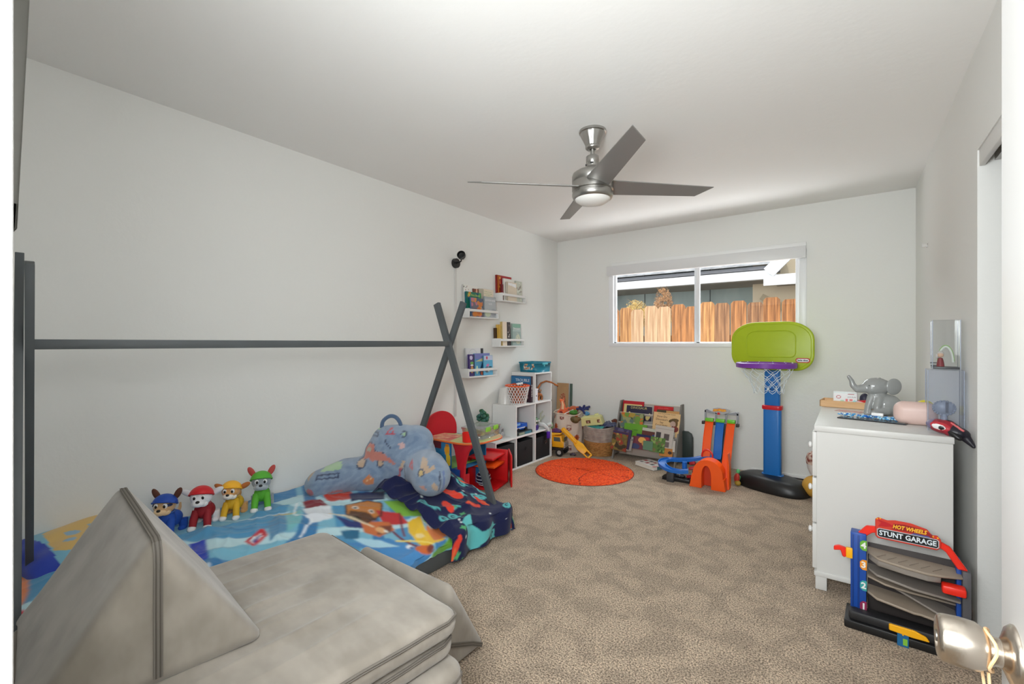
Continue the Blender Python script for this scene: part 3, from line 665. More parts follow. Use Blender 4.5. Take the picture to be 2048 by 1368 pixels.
# ============================================================ plush puppies on the bed (plain generic plush)
m_eyew = M('plush_eye_white', (240, 240, 240), .3); m_eyeb = M('plush_eye_dark', (24, 20, 18), .2); m_nose = M('plush_nose', (20, 18, 18), .3)
def puppy(label, loc, rz, fur, cap, vest, muzzle, ear, sc=1., mask=None, trim=(235, 235, 235), earup=False):
    t = thing('plush_puppy', label, 'plush toy', loc, rz, 'plush puppies in a row on the bed'); t.scale = (sc,) * 3
    n = '%d_%d_%d' % cap
    mf = M('fur_%d_%d_%d' % fur, fur, .9, sheen=.4, bump=.4, bs=300); mc = M('cap_' + n, cap, .45); mv = M('vest_%d_%d_%d' % vest, vest, .7, bump=.1); mm = M('muz_%d_%d_%d' % muzzle, muzzle, .9, sheen=.3)
    me_ = M('ear_%d_%d_%d' % ear, ear, .8); mw = M('paw_%d_%d_%d' % trim, trim, .9)
    blob('body', [('e', (0, .035, .062), (.036, .05, .036)), ('e', (0, -.01, .078), (.033, .03, .038)), ('t', [(0, -.01, .09), (0, -.018, .125)], [.026, .022])], .004, mv, t, 3)
    blob('head', [('e', (0, -.03, .142), (.042, .038, .038)), ('e', (0, -.056, .128), (.026, .024, .02))], .004, mf, t, 3)
    g = G(); g.ell((0, -.066, .124), (.024, .018, .016)); g.ell((.014, -.05, .118), (.018, .02, .014)); g.ell((-.014, -.05, .118), (.018, .02, .014)); g.obj('muzzle', mm, t)
    for sx in (-1, 1):
        g = G(); g.tube([(sx * .021, -.02, .078), (sx * .026, -.04, .045), (sx * .028, -.048, .018)], [.016, .0155, .014], 12); g.obj('front_leg', mv, t)
        g = G(); g.ell((sx * .029, -.054, .013), (.0165, .022, .013)); g.obj('paw', mw, t)
        g = G(); g.tube([(sx * .03, .06, .05), (sx * .034, .058, .015)], [.02, .016], 12); g.ell((sx * .034, .05, .012), (.017, .024, .012)); g.obj('hind_leg', mw if trim != (235, 235, 235) else mf, t)
        g = G(); g.ell((sx * .017, -.0625, .148), (.0095, .0055, .0115)); g.obj('eye', m_eyew, t)
        g = G(); g.ell((sx * .016, -.0672, .147), (.0052, .003, .007)); g.obj('pupil', m_eyeb, t)
        g = G()
        if earup: g.ell((sx * .042, -.01, .185), (.013, .007, .028), (0, sx * .5, 0))
        else: g.ell((sx * .056, -.012, .158), (.028, .008, .013), (0, -sx * .5, 0))
        g.obj('ear', me_, t)
    g = G(); g.ell((0, -.078, .132), (.0085, .006, .007)); g.obj('nose', m_nose, t)
    tcap = bmesh.new(); bmesh.ops.create_uvsphere(tcap, u_segments=28, v_segments=18, radius=1)
    bmesh.ops.bisect_plane(tcap, geom=tcap.verts[:] + tcap.edges[:] + tcap.faces[:], plane_co=(0, 0, .08), plane_no=(0, .42, 1), clear_inner=True)
    g = G(); g.join(tcap, T(0, -.027, .147) @ Matrix.Diagonal((.0475, .044, .043, 1))); cp = g.obj('cap', mc, t, 60); sd = cp.modifiers.new('t', 'SOLIDIFY'); sd.thickness = .003
    g = G(); g.tube([(.046 * math.cos(a), -.028 + .043 * math.sin(a), .150 - .018 * math.sin(a)) for a in [2 * PI * k / 28 for k in range(28)]], .0035, 6, closed=True); g.obj('cap_rim', mc, t)
    if mask:
        g = G(); g.ell((0, -.045, .148), (.0385, .0215, .014)); g.obj('eye_mask', M('mask_%d' % mask[0], mask, .6), t)
    g = G(); g.tube([(.03 * math.cos(a), -.012 + .028 * math.sin(a), .108) for a in [2 * PI * k / 20 for k in range(20)]], .004, 6, closed=True); g.obj('collar', M('collar_' + n, tuple(min(255, int(c * .8 + 40)) for c in vest), .5), t)
    g = G(); g.tube([(0, .08, .07), (0, .1, .09), (0, .104, .11)], [.008, .007, .004], 8); g.obj('tail', mf, t)
    return t
zt = .283
puppy('brown plush puppy in a blue cap and dark eye mask, nearest to the grey wedge', (-2.70, .80, zt), R(48), (206, 166, 120), (26, 74, 172), (24, 78, 176), (226, 196, 154), (92, 52, 36), 1.12, (22, 40, 84), (28, 80, 176), True)
puppy('white plush puppy in a bright red cap and dark red suit', (-2.68, .945, zt), R(55), (238, 238, 240), (206, 24, 34), (150, 22, 34), (240, 240, 240), (222, 222, 224), 1.16)
puppy('tan plush puppy in a yellow cap and yellow vest', (-2.70, 1.095, zt), R(50), (216, 160, 96), (248, 184, 40), (228, 178, 36), (240, 232, 220), (176, 104, 50), 1.08)
puppy('grey plush puppy in a green cap and green vest, last of the row', (-2.70, 1.245, zt), R(62), (150, 158, 166), (88, 176, 54), (92, 180, 50), (176, 184, 190), (186, 74, 70), 1.18, None, (235, 235, 235), True)

# ============================================================ foam play couch pieces
m_suede = M('taupe_suede', (160, 152, 141), .92, rgb2=(138, 130, 119), vs=7, bump=.3, bs=11, sheen=.35, stretch=(1, 1.6, 1))
m_zip = M('zipper_tape', (112, 106, 98), .7)
def wedge(name, label, base_c, axis_ang, length, bw, h, apex_off=0):
    """triangular prism; local X = ridge axis, local Y across, Z up"""
    t = thing(name, label, 'foam cushion', base_c, axis_ang, 'grey foam play couch pieces')
    bm = bmesh.new(); tri = [(-bw / 2, 0), (bw / 2, 0), (apex_off, h)]
    n = 10
    L = []
    for i in range(n + 1):
        x = -length / 2 + length * i / n; L.append([bm.verts.new((x, a, b)) for a, b in tri])
    for i in range(n):
        for k in range(3): bm.faces.new((L[i][k], L[i][(k + 1) % 3], L[i + 1][(k + 1) % 3], L[i + 1][k]))
    bm.faces.new(L[0]); bm.faces.new(L[-1]); bmesh.ops.recalc_face_normals(bm, faces=bm.faces)
    ee = [e for e in bm.edges if e.is_manifold and e.calc_face_angle(0) > .3]
    bmesh.ops.bevel(bm, geom=ee, offset=.042, segments=7, profile=.55, affect='EDGES')
    bmesh.ops.subdivide_edges(bm, edges=[e for e in bm.edges if e.calc_length() > .05], cuts=6, use_grid_fill=True)
    bmesh.ops.triangulate(bm, faces=[f for f in bm.faces if len(f.verts) > 4])
    for v in bm.verts:
        q = noise.noise(v.co * 6 + Vector((base_c[0] * 9, 0, 0))) * .006 + noise.noise(v.co * 15) * .002
        if v.co.z > .01: v.co += Vector((0, q * .5, q * .5)) + Vector((q if abs(v.co.x) > length / 2 - .01 else 0, 0, 0))
    g = G(); g.bm.free(); g.bm = bm
    g.obj('cushion_cover', m_suede, t, 60)
    return t
def zipper(t, pts, wd, nrm_lift=.0015, w=.0085):
    """flat zipper tape with two stitched edges; wd is the direction across the tape"""
    wd = Vector(wd).normalized(); pts = [Vector(p) for p in pts]; g = G(); rows = []
    for i, p in enumerate(pts):
        d = (pts[min(i + 1, len(pts) - 1)] - pts[max(i - 1, 0)]).normalized(); n = d.cross(wd).normalized() * .0012
        rows.append([g.bm.verts.new(p + wd * a + n * b) for a, b in ((-w, -1), (-w, 1), (w, 1), (w, -1))])
    for A_, B_ in zip(rows, rows[1:]):
        for k in range(4): g.bm.faces.new((A_[k], A_[(k + 1) % 4], B_[(k + 1) % 4], B_[k]))
    o = g.obj('zipper', m_zip, t)
    for a in (-w * .45, w * .45):
        g = G(); g.tube([p + wd * a for p in pts], .0022, 6); g.obj('zipper_edge', M('zip_dark', (84, 78, 70), .7), o)
    return o
ad = (-.993, .12); ang = math.atan2(ad[1], ad[0])
# wedge standing on the cushions: ridge axis along ad, centre of base
w1 = wedge('foam_wedge', 'large taupe foam wedge standing ridge-up on the cushion stack, nearest the door', (-1.563 + .022, .385, .452), ang, .60, .47, .345, 0)
h = .345; e = .303
zipper(w1, [(.25, 0, h - .012), (0, 0, h - .010), (-.25, 0, h - .010), (-.268, 0, h - .010), (-.287, 0, h - .016), (-.299, 0, h - .032), (-.3045, 0, h - .056), (-.303, 0, h * .6), (-.3040, 0, h * .3), (-.303, 0, .03)], (0, 1, 0))
w2 = wedge('foam_wedge', 'taupe foam wedge lying on the carpet between cushion stack and bed', (-1.475, 1.225, 0.002), math.atan2(.02, -1), .58, .43, .335, -.02)
zipper(w2, [(-.2935, -.175, .022), (-.2935, -.12, .055), (-.2935, 0.0, .11), (-.2935, .075, .145)], (0, -.4, 1))

def slab(name, label, cx, cy, z0, sx, sy, th, rz, seed, amp=.004, wr=None):
    t = thing(name, label, 'foam cushion', (cx, cy, z0), rz, 'grey foam play couch pieces')
    r = min(.03, th * .45); nx, ny = 110, 110
    # superellipse-rounded box as a warped cube sphere: top and bottom grids plus side loops
    g = G(); bm = g.bm
    prof = []
    for k in range(7):
        a = R(90) * k / 6; prof.append((-r + r * math.sin(a), -r + r * math.cos(a)))   # inset, from top
    def ring(inset, z):
        hx, hy, rc = sx / 2 + inset, sy / 2 + inset, .045 + inset * .5; P = []
        for (qx, qy, a0) in ((1, 1, 0), (-1, 1, 90), (-1, -1, 180), (1, -1, 270)):
            for k in range(7):
                a = R(a0 + 90 * k / 6); P.append((qx * (hx - rc) + rc * math.cos(a), qy * (hy - rc) + rc * math.sin(a)))
            # points along the next side
            nxt = {0: (-1, 1), 90: (-1, -1), 180: (1, -1), 270: (1, 1)}[a0]; a = R(a0 + 90)
            p0 = P[-1]; p1 = (nxt[0] * (hx - rc) + rc * math.cos(a), nxt[1] * (hy - rc) + rc * math.sin(a))
            for k in range(1, 34): P.append((p0[0] + (p1[0] - p0[0]) * k / 34, p0[1] + (p1[1] - p0[1]) * k / 34))
        return [bm.verts.new((x, y, z)) for x, y in P]
    rings = [ring(i_, th + z_) for i_, z_ in prof] + [ring(.002, th / 2)] + [ring(i_, -z_) for i_, z_ in prof[::-1]]
    for A_, B_ in zip(rings, rings[1:]):
        n = len(A_)
        for k in range(n): bm.faces.new((A_[k], A_[(k + 1) % n], B_[(k + 1) % n], B_[k]))
    bm.faces.new(rings[-1])
    for v in bm.verts:
        q = noise.noise(Vector((v.co.x * 7, v.co.y * 7, v.co.z * 20 + seed))) * amp; v.co += Vector((v.co.x, v.co.y, 0)).normalized() * q
    # top sheet filled as a grid with soft folds
    top = rings[0]; n = len(top); loops = [top]
    for s_ in [i / 64 for i in range(63, 0, -1)]:
        L_ = []
        for v in top:
            x, y = v.co.x * s_, v.co.y * s_; z = th + (.006 * (1 - s_ ** 4)) + (wr(x, y) if wr else 0) * min(1, (1 - s_) * 6)
            L_.append(bm.verts.new((x, y, z)))
        loops.append(L_)
    for A_, B_ in zip(loops, loops[1:]):
        for k in range(n): bm.faces.new((A_[k], A_[(k + 1) % n], B_[(k + 1) % n], B_[k]))
    bm.faces.new(loops[-1])
    g.obj('cushion_cover', m_suede, t, 50)
    zz = th * .78
    P = [(sx / 2 - .05, sy / 2 + .002, zz), (sx / 2 - .012, sy / 2 - .010, zz), (sx / 2 + .0025, sy / 2 - .05, zz)] + [(sx / 2 + .0025, sy / 2 - .05 - k * (sy - .1) / 12, zz + .001 * math.sin(k * 2)) for k in range(1, 13)] + [(sx / 2 - .012, -sy / 2 + .01, zz)]
    g = G(); g.tube(P, .0035, 6); g.tube([(p[0] + .0005, p[1], p[2] - .006) for p in P], .0028, 6); g.obj('zipper', m_zip, t)
    g = G(); P = [(-sx / 2 + .05 + k * (sx - .1) / 12, sy / 2 + .0015, zz) for k in range(13)]; g.tube(P, .003, 6); g.obj('seam', m_zip, t)
    return t
def folds(x, y):
    """fans of soft creases that run across the cushion"""
    s = 0
    for f, ph, a_, x0, w, y0, h_ in ((58, .4, .0060, .02, .16, .05, .20), (74, 1.7, .0045, .20, .14, .12, .22), (50, 2.6, .0050, .05, .20, -.18, .12), (66, .9, .0040, -.2, .12, .1, .18)):
        d = x + .10 * y + .02 * noise.noise(Vector((x * 4, y * 3, f)))
        s += a_ * math.exp(-((x - x0) / w) ** 2 - ((y - y0) / h_) ** 2) * (1 - abs(math.sin(d * f * .5 + ph))) ** 2 * 1.6
    s += -.016 * math.exp(-((x + .0) / .09) ** 2 - ((y + .03) / .035) ** 2)
    s += .005 * noise.noise(Vector((x * 5, y * 5, 3)))
    return s
rzs = R(-6)
sl1 = slab('foam_cushion', 'taupe foam cushion on top of the stack, carrying the large wedge', -1.39, .585, .374, .86, .90, .076, rzs, 2, wr=folds)
sl2 = slab('foam_cushion', 'taupe folded cushion layer second from the top of the stack', -1.40, .590, .298, .845, .885, .075, R(-5), 5)
sl3 = slab('foam_cushion', 'thick taupe base cushion at the bottom of the stack on the carpet', -1.347, .60, .142, .83, .86, .155, R(-4.5), 7)
sl4 = slab('foam_cushion', 'lowest taupe foam layer touching the carpet under the stack', -1.352, .60, .003, .83, .86, .138, R(-4), 9)
# ============================================================ books
m_gloss = None
def book(label, loc, rz, w, h, t, cover, art=None, base=None, tilt=0, txt=None, group=None, cat='book', roll=0, spine=None):
    """upright book: width X, thickness Y (front cover faces -Y), height Z, origin at the bottom of the front cover"""
    b = thing('book', label, cat, loc, 0, group)
    b.rotation_euler = (Matrix.Rotation(rz, 3, 'Z') @ Matrix.Rotation(tilt, 3, 'X') @ Matrix.Rotation(roll, 3, 'Y')).to_euler()
    mc = M('cover_%d_%d_%d' % tuple(cover), cover, .4)
    g = G(); k = .0022
    g.b2((-w / 2, 0, 0), (w / 2, k, h)); g.b2((-w / 2, t - k, 0), (w / 2, t, h)); g.b2((-w / 2, 0, 0), (-w / 2 + k, t, h)); g.obj('cover', mc, b)
    g = G(); g.b2((-w / 2 + k, k, .003), (w / 2 - .004, t - k, h - .003)); g.obj('page_block', m_page, b)
    if art is not None:
        panel('cover_print', w - .002, h - .002, base or cover, [tuple(a) for a in art], b, T(0, -.0006, h / 2) @ UP, .0035)
    if spine:
        g = G(); g.b2((-w / 2 - .0006, .0, .0), (-w / 2, t, h)); g.obj('spine', M('spine_%d_%d_%d' % tuple(spine), spine, .45), b)
    if txt:
        for s_, x, z, size, col in txt:
            text(s_, size, M('ink_%d_%d_%d' % tuple(col), col, .5), b, T(x, -.0016, z) @ UP, .0003)
    return b
def blobs(seed, w, h, cols, n=10, s=.25):
    r_ = random.Random(seed); out = []
    for i in range(n):
        out.append(('e', r_.uniform(-w / 2, w / 2), r_.uniform(-h / 2, h / 2), w * s * r_.uniform(.3, 1), w * s * r_.uniform(.3, 1), r_.uniform(0, 3), r_.choice(cols)))
    return out
def rect(x0, y0, x1, y1, c): return ('r', x0, y0, x1, y1, c)

# ============================================================ wall shelves
def wall_shelf(label, y0, y1, zb, h=.086, dep=.108):
    s = thing('wall_shelf', label, 'shelf', (XL, (y0 + y1) / 2, zb), 0, 'white picture-ledge bookshelves on the left wall')
    L_ = (y1 - y0) / 2
    for sg in (-1, 1):
        g = G(); y = sg * (L_ - .006); g.b2((0.001, y - .006, 0), (dep, y + .006, h), .0015); g.obj('side_panel', m_white, s)
    g = G(); g.b2((.001, -L_ + .012, 0), (dep, L_ - .012, .012), .001); g.obj('shelf_board', m_white, s)
    g = G(); g.b2((.001, -L_ + .012, .012), (.012, L_ - .012, h)); g.obj('back_board', m_white, s)
    g = G(); g.b2((dep - .012, -L_ + .012, h - .028), (dep, L_ - .012, h - .004), .001); g.obj('front_rail', m_white, s)
    return s
# upper-left, upper-right, middle-right, lower-left
wall_shelf('white wall ledge nearest the lamp cord, holding a teal and a pale grey book', 3.119, 3.561, 1.466)
wall_shelf('highest white wall ledge, holding red and cream books', 3.618, 4.042, 1.654)
wall_shelf('white wall ledge with a pale green dinosaur book, above the cube shelf', 3.586, 4.014, 1.193)
wall_shelf('lowest white wall ledge, holding blue and purple books', 3.112, 3.549, .909)
Q = PI / 2
def sb(label, y, x, z, w, h, t, cover, **k):
    """book standing on a left-wall ledge, cover facing the room; x = distance of its front from the wall"""
    return book(label, (XL + x, y, z + .0125), Q, w, h, t, cover, tilt=R(-1.5), **k)
Gp = 'books on the wall ledges'
# ledge near the cord
z = 1.466
sb('teal picture book titled My First Book standing behind the small storybook', 3.255, .052, z, .215, .235, .018, (14, 104, 118), base=(34, 120, 96), txt=[('My First Book', 0, .205, .030, (206, 226, 110))], group=Gp, art=blobs(1, .2, .2, [(60, 150, 90), (20, 90, 110), (214, 150, 60)], 8, .2))
sb('small storybook with pink, grey and orange cover on the ledge by the cord', 3.262, .086, z, .17, .178, .014, (86, 110, 150), base=(112, 106, 120), group=Gp, spine=(92, 124, 168), art=blobs(2, .17, .17, [(196, 120, 140), (206, 120, 60), (80, 96, 120), (150, 150, 160), (214, 140, 60)], 26, .22) + blobs(5, .16, .05, [(226, 140, 50), (180, 90, 30)], 0) + [('e', 0, -.06, .07, .02, 0, (222, 132, 46)), ('e', .02, -.03, .03, .035, 0, (206, 110, 50))])
sb('pale grey book with white title lines beside the small storybook', 3.462, .082, z, .175, .205, .016, (188, 194, 198), base=(180, 186, 190), group=Gp, txt=[('SOMEWHERE', 0, .168, .026, (246, 246, 246)), ('ELSE', 0, .135, .026, (246, 246, 246))], art=[('e', -.04, -.06, .045, .035, 0, (206, 216, 190)), ('e', .05, -.05, .04, .04, 0, (164, 168, 176)), rect(-.09, .095, .09, .1, (140, 150, 150))])
sb('white book with dark floral specks at the back of the cord-side ledge', 3.235, .030, z, .2, .30, .012, (238, 236, 230), art=blobs(8, .2, .28, [(90, 90, 80), (200, 190, 170), (150, 60, 40)], 24, .04), group=Gp)
sb('brown and copper book peeping over the teal book', 3.30, .041, z, .085, .272, .008, (120, 60, 44), art=[('e', .01, .11, .012, .03, 0, (226, 170, 140))], group=Gp)
sb('beige book at the back between the copper and the cream book', 3.375, .041, z, .08, .28, .008, (186, 178, 158), group=Gp)
sb('cream landscape book with pale green lines, tallest on the cord-side ledge', 3.49, .034, z, .17, .285, .012, (226, 206, 186), base=(232, 218, 196), art=[('l', [(-.06, .12), (.05, .115)], .002, (180, 196, 140)), ('l', [(-.06, .10), (.06, .097)], .002, (180, 196, 140)), ('l', [(-.04, .085), (.04, .082)], .002, (180, 196, 140))], group=Gp)
# top ledge
z = 1.654
sb('tall red book with pink top edge at the back of the highest ledge', 3.76, .030, z, .25, .262, .02, (176, 40, 44), base=(206, 130, 130), group=Gp, spine=(140, 34, 30))
sb('orange and brown spined book at the left end of the highest ledge', 3.655, .052, z, .03, .255, .02, (196, 104, 34), base=(180, 80, 30), group=Gp, art=blobs(3, .03, .25, [(226, 160, 60), (120, 30, 20)], 12, .5))
sb('dark red book in front of the orange one on the highest ledge', 3.668, .074, z, .028, .165, .018, (120, 16, 28), group=Gp)
sb('white book behind the cream one on the highest ledge', 3.80, .060, z, .19, .232, .015, (238, 234, 226), group=Gp)
sb('cream book with a white arc on its cover, front of the highest ledge', 3.815, .088, z, .165, .198, .02, (226, 214, 194), base=(222, 208, 188), group=Gp, art=[('p', [(-.065, .09), (.07, .085), (.07, .045), (0, .06), (-.065, .065)], (240, 240, 240)), rect(-.083, -.1, -.076, .1, (200, 190, 170))])
sb('pale speckled grey-green book at the right end of the highest ledge', 3.955, .075, z, .115, .225, .014, (206, 208, 196), base=(200, 202, 188), group=Gp, art=blobs(6, .11, .2, [(150, 140, 130), (220, 224, 210), (130, 140, 120)], 24, .12))
# middle-right ledge
z = 1.193
sb('pale green dinosaur book with a fossil shell on its cover', 3.905, .082, z, .155, .232, .018, (170, 190, 184), base=(156, 176, 172), group=Gp, txt=[('Dinosaurs', 0, .178, .030, (246, 250, 246))], art=[rect(-.072, .075, .072, .108, (130, 178, 158)), ('l', [(-.07, .04), (.07, .04)], .001, (220, 230, 226)), ('e', .02, -.05, .042, .05, .1, (206, 208, 184)), ('e', .015, -.05, .026, .04, .1, (180, 188, 168)), ('e', .015, -.05, .012, .034, .1, (214, 214, 196)), ('l', [(.0, .02), (.04, .0), (.062, -.06), (.05, -.1)], .003, (200, 206, 180))])
sb('cream novel standing left of the dark-spined book on the middle ledge', 3.70, .080, z, .075, .245, .03, (236, 222, 204), group=Gp, spine=(212, 186, 120))
sb('dark book with white lettering on its narrow front beside the cream novel', 3.768, .083, z, .05, .243, .03, (48, 44, 50), base=(50, 46, 52), group=Gp, art=blobs(7, .05, .2, [(200, 196, 190), (110, 90, 90), (30, 34, 44)], 18, .2))
sb('yellow-edged thin book leaning at the left of the middle ledge', 3.640, .062, z, .022, .215, .04, (228, 184, 84), group=Gp)
sb('thin dark brown book at the far left of the middle ledge', 3.613, .040, z, .02, .18, .03, (76, 50, 20), group=Gp)
# low ledge
z = .909
sb('tall white book with a black corner at the back of the lowest ledge', 3.295, .030, z, .26, .262, .014, (228, 228, 230), base=(226, 226, 228), group=Gp, art=[rect(.085, .03, .125, .129, (36, 40, 46)), ('o', -.03, .06, .06, .0015, (190, 190, 194))])
sb('purple comic book with white and green figures on the lowest ledge', 3.205, .070, z, .085, .205, .016, (74, 58, 130), base=(70, 52, 118), group=Gp, art=[('e', -.01, .07, .02, .02, 0, (206, 196, 226)), ('e', 0, .02, .024, .014, 0, (110, 170, 80)), ('e', .0, .0, .022, .006, 0, (236, 236, 240)), ('e', 0, -.04, .018, .035, 0, (206, 150, 80)), rect(.025, -.1, .042, .1, (20, 22, 44))])
sb('wide blue book with yellow dune and dark figure on the lowest ledge', 3.355, .072, z, .225, .212, .018, (70, 140, 190), base=(80, 150, 190), group=Gp, spine=(110, 180, 214), art=[rect(-.113, .05, .113, .106, (120, 126, 190)), ('p', [(-.1, .03), (.0, .06), (.09, .055), (.09, .03)], (206, 196, 140)), ('p', [(-.05, -.06), (.0, .02), (.03, .02), (.02, -.1), (-.04, -.1)], (26, 60, 96)), ('e', -.08, -.05, .016, .04, 0, (196, 220, 190)), ('e', .0, -.085, .03, .018, 0, (190, 96, 60))])
sb('bright blue activity book with a pink and white drawing, front of the lowest ledge', 3.420, .091, z, .135, .19, .012, (96, 178, 216), base=(96, 176, 214), group=Gp, art=[rect(-.066, .05, .066, .094, (196, 206, 230)), ('e', -.02, .072, .012, .016, 0, (200, 60, 96)), ('e', -.01, .0, .022, .014, .3, (206, 120, 170)), ('e', -.02, -.04, .035, .03, 0, (90, 110, 130)), ('p', [(-.01, -.06), (.0, -.02), (.02, -.06)], (220, 226, 210)), rect(.01, -.045, .05, -.012, (44, 84, 96))])

# black wall lamp with cord cover
sc = thing('wall_lamp', 'small black swivel lamp on the left wall above the bed corner', 'lamp', (XL, 3.045, 1.962))
g = G(); g.cyl((.001, 0, 0), (.028, 0, 0), .045, .043, 32); g.obj('backplate', m_black, sc)
g = G(); g.tube([(.028, 0, 0), (.075, .0, .01), (.10, -.015, .035)], .006, 8); g.ell((.10, -.015, .035), .011); g.obj('arm', m_black, sc)
g = G(); g.lathe([(0, -.03), (.012, -.028), (.02, -.01), (.036, .02), (.038, .05), (.033, .052), (.028, .03), (0, .02)], seg=28, mtx=T(.105, -.012, .045) @ Euler((R(40), R(70), R(-20))).to_matrix().to_4x4()); g.obj('shade', m_black, sc)
cc = thing('cord_cover', 'narrow white cord cover running down the wall below the black lamp', 'cord cover', (XL, 3.045, .56))
g = G(); g.b2((.0005, -.012, 0), (.012, .012, 1.356), .003); g.obj('channel', M('cord_cover_white', (214, 212, 208), .5), cc)
cd = thing('lamp_cord', 'thin white cord hanging from the cord cover behind the red chair', 'cord', (XL + .01, 3.06, .56))
g = G(); g.tube([(0, .0, .3), (.012, .03, .2), (.02, .07, .08), (.03, .11, -.05), (.03, .12, -.2)], .0022, 6); g.obj('wire', m_trim, cd)

# ============================================================ cube storage unit (1-2-3 steps)
cu = thing('cube_shelf', 'white stepped cube shelf of one, two and three cubes against the left wall', 'shelf', (-2.60, 3.267, 0))
TT = .015; CW = .3285; CH = .305; DP = .298
def xb(name, y0, y1, z0, z1, x0=-DP, x1=0, m=m_white):
    g = G(); g.b2((x0, y0, z0), (x1, y1, z1), .001, 1); return g.obj(name, m, cu)
for r_, (c0, top) in enumerate(((0, 1), (1, 2), (2, 3))):
    pass
ys = [0, .322, .655, .985]
hs = [.312, .617, .922]
for i in range(3):
    xb('shelf_board', ys[i], ys[3], hs[i] - TT, hs[i])
xb('shelf_board', 0, ys[3], .0, TT)
xb('side_panel', 0, TT, TT, hs[0] - TT); xb('side_panel', ys[3] - TT, ys[3], TT, hs[2] - TT)
xb('divider', ys[1], ys[1] + TT, TT, hs[0] - TT); xb('side_panel', ys[1], ys[1] + TT, hs[0], hs[1] - TT)
xb('divider', ys[2], ys[2] + TT, TT, hs[0] - TT); xb('divider', ys[2], ys[2] + TT, hs[0], hs[1] - TT); xb('side_panel', ys[2], ys[2] + TT, hs[1], hs[2] - TT)
xb('back_panel', 0, ys[3], TT, hs[0] - TT, -DP, -DP + .004); xb('back_panel', ys[1], ys[3], hs[0], hs[1] - TT, -DP, -DP + .004)
# black fabric cube bins
m_bin = M('black_fabric', (20, 21, 24), .8, bump=.15, bs=150)
binlab = ('black fabric bin in the lowest cube nearest the toddler desk', 'black fabric bin in the middle of the bottom row', 'black fabric bin with a ring pull beside the dump truck')
for i in range(3):
    y0, y1 = 3.267 + ys[i] + TT + .012, 3.267 + ys[i + 1] - (TT if i == 2 else 0) - .014
    b = thing('fabric_bin', binlab[i], 'bin', (-2.745, (y0 + y1) / 2, TT + .001), 0, 'black fabric bins in the cube shelf')
    hw = (y1 - y0) / 2 - (.016 if i == 1 else 0); g = G()
    for (a, c) in (((-.135, -hw, 0), (.135, -hw + .006, .245)), ((-.135, hw - .006, 0), (.135, hw, .245)), ((.129, -hw, 0), (.135, hw, .245 - .01 * i)), ((-.135, -hw, 0), (-.129, hw, .25)), ((-.135, -hw, 0), (.135, hw, .006))): g.b2(a, c, .002)
    o = g.obj('fabric_box', m_bin, b)
    g = G(); g.tube([(.139, .012 * math.cos(a) + (.05 if i == 2 else 0), .16 + .017 * math.sin(a)) for a in [2 * PI * k / 18 for k in range(18)]], .0022 if i == 2 else .0015, 6, closed=True); g.obj('ring_pull', m_nickel if i == 2 else m_bin, b)
    g = G(); g.b2((-.12, -hw + .01, .1), (.12, hw - .01, .2), .03); g.obj('lining', m_bin, b)

# teal bin on top of the unit
tb = thing('toy_bin', 'teal lidless plastic bin with a splash sticker on top of the cube shelf', 'bin', (-2.735, 4.125, .923))
g = G()
m_teal2 = M('teal_plastic', (22, 132, 158), .4)
def tub(g, lx, ly, h, t=.004, flare=1.08):
    bm = g.bm; R0 = [(-lx, -ly), (lx, -ly), (lx, ly), (-lx, ly)]
    rings = []
    for s_, z_ in ((1, 0), (flare, h), (flare + .03, h), (flare + .03, h - .012), (flare + .03 - .02, h + .003), (flare - .025, h + .003), (1 - .03, t)):
        rings.append([bm.verts.new((x * s_, y * s_, z_)) for x, y in R0])
    for A_, B_ in ((0, 1), (1, 2), (2, 3)):
        for k in range(4): bm.faces.new((rings[A_][k], rings[A_][(k + 1) % 4], rings[B_][(k + 1) % 4], rings[B_][k]))
    for A_, B_ in ((2, 4), (4, 5), (5, 6)):
        for k in range(4): bm.faces.new((rings[A_][k], rings[A_][(k + 1) % 4], rings[B_][(k + 1) % 4], rings[B_][k]))
    bm.faces.new(rings[0]); bm.faces.new(rings[6])
tub(g, .115, .112, .105)
g.obj('tub', m_teal2, tb, 30, False)
for sy in (-1,):
    panel('sticker', .15, .075, (22, 132, 158), blobs(4, .13, .06, [(206, 150, 110), (170, 110, 90), (230, 200, 170), (120, 90, 90)], 18, .13) + [rect(-.05, -.032, .05, -.026, (150, 200, 210))], tb, T(.0, -.1205, .055) @ UP @ Matrix.Rotation(R(-2), 4, 'X'), .003)
g = G(); g.b2((.119, -.05, .078), (.135, .05, .098), .004); g.b2((.119, -.02, .06), (.13, .0, .08), .003); g.obj('latch', M('latch_aqua', (84, 184, 196), .4), tb)
r_ = random.Random(2)
for i, (c, s_) in enumerate((((206, 220, 226), .03), ((40, 44, 50), .035), ((120, 190, 190), .03), ((40, 120, 130), .03), ((210, 214, 214), .028), ((190, 230, 226), .026))):
    p = (-2.735 + r_.uniform(-.06, .06), 4.04 + i * .033, 1.005)
    g = G(); g.box((0, 0, 0), (s_, s_ * 1.3, .02), Euler((r_.uniform(-.5, .5), r_.uniform(-.5, .5), r_.uniform(0, 3))).to_matrix(), .004)
    for k in (-1, 1): g.cyl((k * s_ * .25, 0, .004), (k * s_ * .25, 0, .017), .005, seg=10)
    o = g.obj('toy_block', M('block_%d' % i, c, .4)); o.location = p
    tag(o, '%s building brick lying in the teal bin' % ('pale grey', 'black', 'aqua', 'dark teal', 'white', 'mint')[i], 'toy', 'loose bricks in the teal bin')
    g = G(); g.b2((-.08, -.08, .0), (.08, .08, .07)) if i == 0 else g.b2((-.01, -.01, 0), (.01, .01, .01))
    if i == 0: lo = g.obj('brick_heap', M('heap_teal', (60, 90, 96), .6)); lo.parent = tb; lo.location = (0, 0, .006)
    else: g.bm.free()

